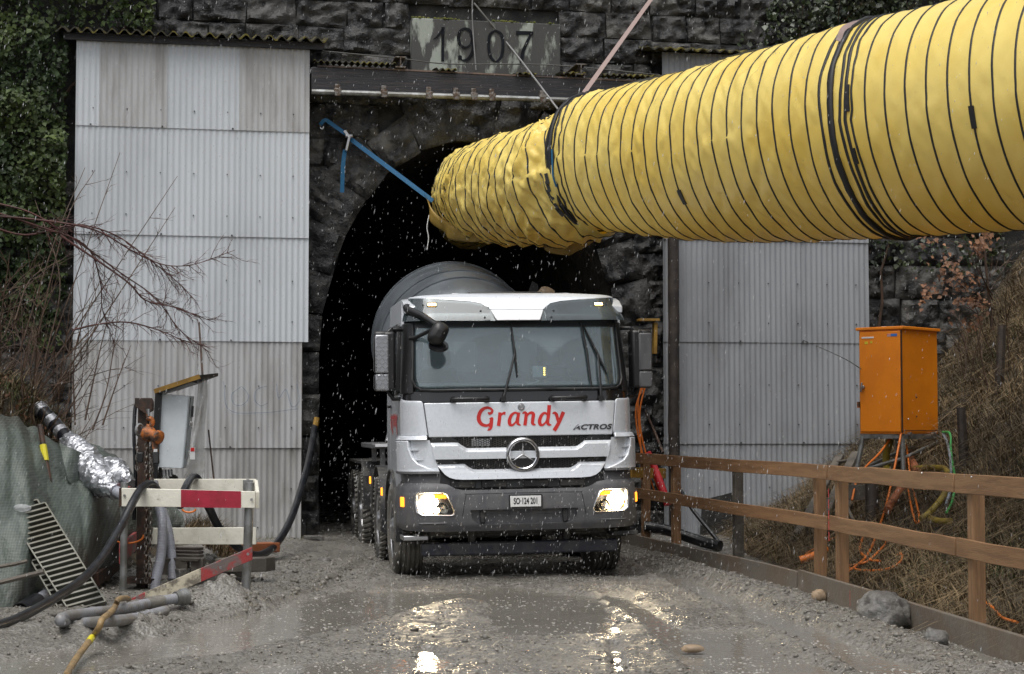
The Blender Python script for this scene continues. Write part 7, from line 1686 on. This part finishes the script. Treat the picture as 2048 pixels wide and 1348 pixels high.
def grow(mb, p, d, L, r, lev, rr, grav=.0, kink=.25, nb=3, leafs=None):
    n = 6; pts = [p]; dd = d.normalized()
    for i in range(n):
        dd = (dd + Vector((rr.gauss(0, kink), rr.gauss(0, kink), rr.gauss(0, kink) - grav)) * .5).normalized(); pts.append(pts[-1] + dd * (L / n))
    mb.tube(pts, [r * (1 - .7 * i / n) for i in range(n + 1)], 5 if r > .006 else 4, False)
    if leafs is not None and lev <= 1:
        for i in range(1, n + 1): leafs.append((pts[i], dd.copy()))
    if lev > 0:
        for k in range(nb):
            i = rr.randint(1, n - 1); t = pts[i + 1] - pts[i]; s_ = t.cross(Vector((rr.gauss(0, 1), rr.gauss(0, 1), rr.gauss(0, 1)))).normalized()
            grow(mb, pts[i], (t.normalized() + s_ * rr.uniform(.5, 1.0)), L * rr.uniform(.35, .6), r * .55, lev - 1, rr, grav, kink, nb, leafs)
rr = random.Random(5)
sh1 = thing('bare_shrub', 'leafless reddish brown shrub of tangled upright stems on the bank above the green sheet', 'shrub', at(60, 820, 18.5), group='bare shrubs on the bank')
sm = MB()
for k in range(70):
    px = rr.uniform(-150, 130); D = rr.uniform(17.6, 20.0); b = at(px, 840, D); b.z = float(bank_l(np.array(b.x), np.array(b.y))); L = rr.uniform(.6, 1.6)
    grow(sm, b, Vector((rr.gauss(.28, .35), rr.gauss(-.1, .3), 1)), L, rr.uniform(.006, .012), 2, rr, .03, .16, 3)
part('stems', sm, M['twig'], sh1, smooth=60)
sm = MB()
for (x0_, y0_, x1_, y1_, x2_, y2_) in ((70, 780, 150, 560, 240, 305), (60, 790, 190, 600, 355, 352), (100, 790, 230, 600, 350, 415), (40, 700, 110, 480, 170, 335), (60, 740, 130, 450, 190, 340), (30, 640, 60, 560, 120, 520), (170, 840, 200, 700, 236, 560), (205, 850, 235, 760, 262, 690), (185, 860, 215, 770, 240, 600), (150, 850, 150, 700, 200, 560), (90, 720, 120, 560, 70, 400)):
    c = catmull([at(x0_, y0_, 18.8), at(x1_, y1_, 19.0), at(x2_, y2_, 19.4)], 6); sm.tube(c, [.011 - .008 * i / 12 for i in range(13)], 5, False)
    for i in range(4, 12, 2): grow(sm, c[i], (c[i + 1] - c[i]).normalized() + Vector((rr.gauss(0, .6), rr.gauss(0, .4), rr.gauss(0, .4))), rr.uniform(.12, .35), .004, 1, rr, 0, .15, 2)
part('long_shoots', sm, M['twig'], sh1, smooth=60)
sh2 = thing('bare_shrub', 'overhanging red twigged branches reaching across the tall pale cladding', 'shrub', at(0, 450, 18.2), group='bare shrubs on the bank')
sm = MB()
for pts in ([(-40, 400), (60, 425), (150, 480), (240, 545), (310, 595), (360, 660), (420, 705)], [(-40, 430), (80, 440), (190, 460), (270, 505), (330, 530), (390, 528), (470, 500)], [(-40, 415), (70, 450), (170, 490), (200, 560), (205, 620), (230, 690)], [(-40, 445), (50, 470), (150, 450), (230, 470), (300, 520), (350, 560), (390, 600)], [(120, 470), (250, 560), (290, 600), (350, 615), (430, 645)], [(145, 660), (200, 648), (260, 645), (330, 665), (380, 690)]):
    c = catmull([at(x, y, 18.3 + .15 * i) for i, (x, y) in enumerate(pts)], 5); n = len(c); sm.tube(c, [.013 - .010 * i / n for i in range(n)], 6, False)
    for i in range(6, n - 1): 
        for _ in range(2): grow(sm, c[i], (c[i + 1] - c[i]).normalized() * .7 + Vector((rr.gauss(.1, .4), rr.gauss(0, .4), rr.gauss(-.25, .5))), rr.uniform(.12, .38), .0042, 1, rr, .02, .3, 3)
part('branches', sm, M['twig_red'], sh2, smooth=60)
# brown-leaved beech sapling on the right, scrub above the wall
be = thing('beech_sapling', 'young beech with withered brown leaves beside the wall, high on the grassy bank', 'tree', at(1990, 640, 21.5))
tm = MB(); lf = []
grow(tm, at(1985, 660, 21.8), Vector((-.1, 0, 1)), 2.6, .022, 0, rr, 0, .08, 0)
for (x0_, y0_, x1_, y1_) in ((1985, 600, 1900, 500), (1980, 610, 1905, 575), (1985, 590, 1930, 470), (1990, 620, 1940, 590), (1980, 560, 1880, 530)):
    a, b = at(x0_, y0_, 21.8), at(x1_, y1_, 21.3); grow(tm, a, b - a, (b - a).length, .010, 2, rr, .02, .2, 3, lf)
part('trunk', tm, M['twig'], be, smooth=60)
P, Nn = [], []
for p, d in lf:
    for _ in range(1):
        if rr.random() < .85: P.append((p + Vector((rr.gauss(0, .04), rr.gauss(0, .04), rr.gauss(-.03, .04))))[:]); Nn.append((rr.gauss(0, .5), -1 + rr.gauss(0, .3), .7 + rr.gauss(0, .4)))
o0 = Vector(be.location); part('leaves', leaf_mesh('leaves', np.array(P) - np.array(o0), np.array(Nn), .062, 8), M['leaf_brown'], be, smooth=0, local=True)
sc = thing('bare_shrub', 'dark leafless scrub growing on the grassy bank by the wall', 'shrub', at(1960, 600, 22.5), group='bare shrubs on the bank')
sm = MB()
for k in range(9):
    b = at(rr.uniform(1900, 2120), 640, rr.uniform(20.5, 23)); b.z = float(bank_r(np.array(b.x), np.array(b.y))); grow(sm, b, Vector((rr.gauss(-.1, .3), rr.gauss(-.1, .2), 1)), rr.uniform(.7, 2.0), rr.uniform(.007, .014), 2, rr, .0, .15, 3)
part('stems', sm, M['twig'], sc, smooth=60)
sc = thing('bare_shrub', 'dark twiggy scrub on top of the wall above the duct', 'shrub', W(wuv(1900, 20, SN)[0], 7.0, SN), group='bare shrubs on the bank')
sm = MB()
for k in range(30):
    u = rr.uniform(wuv(1640, 20, SN)[0], wuv(1640, 20, SN)[0] + 3.5); grow(sm, W(u, rr.uniform(6.2, 7.2), SN + .05), Vector((rr.gauss(0, .4), -.5, rr.uniform(-.3, 1))), rr.uniform(.5, 1.4), .010, 2, rr, .03, .2, 3)
part('stems', sm, M['twig'], sc, smooth=60)

# ================================================================== GRAVEL, FOAM, SNOW
ico_v = []; t_ = (1 + 5 ** .5) / 2
for a in (-1, 1):
    for b in (-t_, t_): ico_v += [(a, b, 0), (0, a, b), (b, 0, a)]
ico_v = np.array(ico_v); ico_v = ico_v / np.linalg.norm(ico_v[0])
from itertools import combinations
dd = min(np.linalg.norm(ico_v[i] - ico_v[j]) for i, j in combinations(range(12), 2)); ico_f = []
for i, j, k in combinations(range(12), 3):
    if all(abs(np.linalg.norm(ico_v[a] - ico_v[b]) - dd) < 1e-3 for a, b in ((i, j), (j, k), (i, k))):
        n = np.cross(ico_v[j] - ico_v[i], ico_v[k] - ico_v[i]); ico_f.append((i, j, k) if n.dot(ico_v[i]) > 0 else (i, k, j))
ico_f = np.array(ico_f)
def scatter(name, P, size, flat, seed, m, jit=.28, base=None):
    rs = np.random.RandomState(seed); n = len(P); V0 = (base if base is not None else ico_v); k = len(V0)
    V = V0[None] * (1 + rs.uniform(-jit, jit, (n, k, 1))); sc_ = size[:, None, None] * np.stack([rs.uniform(.7, 1.3, n), rs.uniform(.7, 1.3, n), flat * rs.uniform(.7, 1.3, n)], 1)[:, None, :]
    V = V * sc_; a = rs.uniform(0, 6.28, n); c, s = np.cos(a)[:, None], np.sin(a)[:, None]
    V = np.stack([V[..., 0] * c - V[..., 1] * s, V[..., 0] * s + V[..., 1] * c, V[..., 2]], -1) + P[:, None, :]
    Fq = (np.arange(n) * k)[:, None, None] + ico_f[None]; struct(name, np_mesh(name, V.reshape(-1, 3), Fq.reshape(-1, 3)), m, smooth=0, kind='stuff')
rs = np.random.RandomState(31); n_ = 26000
u = rs.rand(n_); Y = 10.8 / (1 - u * (1 - 10.8 / 25)); X = rs.uniform(-.33, .30, n_) * Y; Z = gh(X, Y); lim = np.interp(Y, [10, 14, 17.25, 22.7], [3.6, 3.25, 2.8, 1.55])
dens = .15 + .7 * sstep(-.1, .25, fbm(X * 1.1 + 3, Y * 1.1, 3)); ok = (Z > -.004) & (X < lim) & (X > -4.3) & (rs.rand(n_) < dens)
P = np.stack([X, Y, Z], 1)[ok]; sz = .004 + .011 * rs.rand(len(P)) ** 2.5 + .015 * (rs.rand(len(P)) > .985); P[:, 2] += sz * .25; scatter('gravel', P, sz, .65, 32, M['pebble'])
n_ = 9000; Y = rs.uniform(10.8, 21, n_); X = rs.uniform(-.33, .30, n_) * Y; Z = gh(X, Y); lim = np.interp(Y, [10, 14, 17.25, 22.7], [3.55, 3.2, 2.75, 1.5])
cond = ((X < -1.6) & (Y > 13.8)) | (X > lim - .7) | (rs.rand(n_) < .12); ok = (Z > .02) & (X < lim) & (X > -4.3) & cond; P = np.stack([X, Y, Z], 1)[ok]; sz = .010 + .026 * rs.rand(len(P)) ** 2.2; scatter('mud_clods', P, sz, .7, 33, M['clod'], .35)
n_ = 8000; u = rs.rand(n_); Y = 10.8 / (1 - u * (1 - 10.8 / 18)); X = rs.uniform(-.30, .28, n_) * Y; Z = gh(X, Y); ok = (Z < .006) & (fbm(X * 2 + 1, Y * 2, 3) > -.06) ; P = np.stack([X, Y, np.full(n_, .001)], 1)[ok]; sz = .004 + .011 * rs.rand(len(P)) ** 2; scatter('foam', P, sz, .22, 34, M['foam'], .1)
# falling sleet
n_ = 14500; Y = 8.5 + 18 * rs.rand(n_) ** .55; X = rs.uniform(-.33, .33, n_) * Y; Zs = rs.uniform(0, 1, n_); zlo, zhi = 0.0, CAMZ + .26 * Y; Z = zlo + Zs * (zhi - zlo)
tx, ty = X - .138, Y - 18.0; lx = tx * math.cos(R(9.2)) + ty * math.sin(R(9.2)); ly = -tx * math.sin(R(9.2)) + ty * math.cos(R(9.2)); inside = (abs(lx) < 1.35) & (ly > -.15) & (Z < 3.3)
n2 = 2200; X = np.concatenate([X, rs.uniform(-1.7, 2.2, n2)]); Y = np.concatenate([Y, rs.uniform(15.6, 17.9, n2)]); Z = np.concatenate([Z, rs.uniform(0, 1.5, n2)])
tx, ty = X - .138, Y - 18.0; lx = tx * math.cos(R(9.2)) + ty * math.sin(R(9.2)); ly = -tx * math.sin(R(9.2)) + ty * math.cos(R(9.2)); inside = (abs(lx) < 1.35) & (ly > -.15) & (Z < 3.3)
depth_ok = (Y < 24.3 + .19 * X) | (((X - UC) ** 2 < 3.5) & (Z < 4.6)); ok = ~inside & depth_ok & (Z > gh(X, Y)); P = np.stack([X, Y, Z], 1)[ok]
oct_ = np.array([[1, 0, 0], [-1, 0, 0], [0, 1, 0], [0, -1, 0], [0, 0, 1.0], [0, 0, -1.0]]); of_ = np.array([[0, 2, 4], [2, 1, 4], [1, 3, 4], [3, 0, 4], [2, 0, 5], [1, 2, 5], [3, 1, 5], [0, 3, 5]])
ax = np.array([.20, .0, 1.0]); ax /= np.linalg.norm(ax); n_ = len(P); r_ = (.0011 + .0021 * rs.rand(n_) ** 2)[:, None, None]; el = rs.uniform(3.5, 7.5, n_)[:, None, None]
side_ = np.array([1, 0, -.2]) / np.linalg.norm([1, 0, -.2]); V = P[:, None, :] + r_ * (oct_[None, :, 0:1] * side_ + oct_[None, :, 1:2] * np.array([0, 1, 0]) + el * oct_[None, :, 2:3] * ax)
struct('falling_snow', np_mesh('falling_snow', V.reshape(-1, 3), ((np.arange(n_) * 6)[:, None, None] + of_[None]).reshape(-1, 3)), M['snow'], smooth=0, kind='stuff')
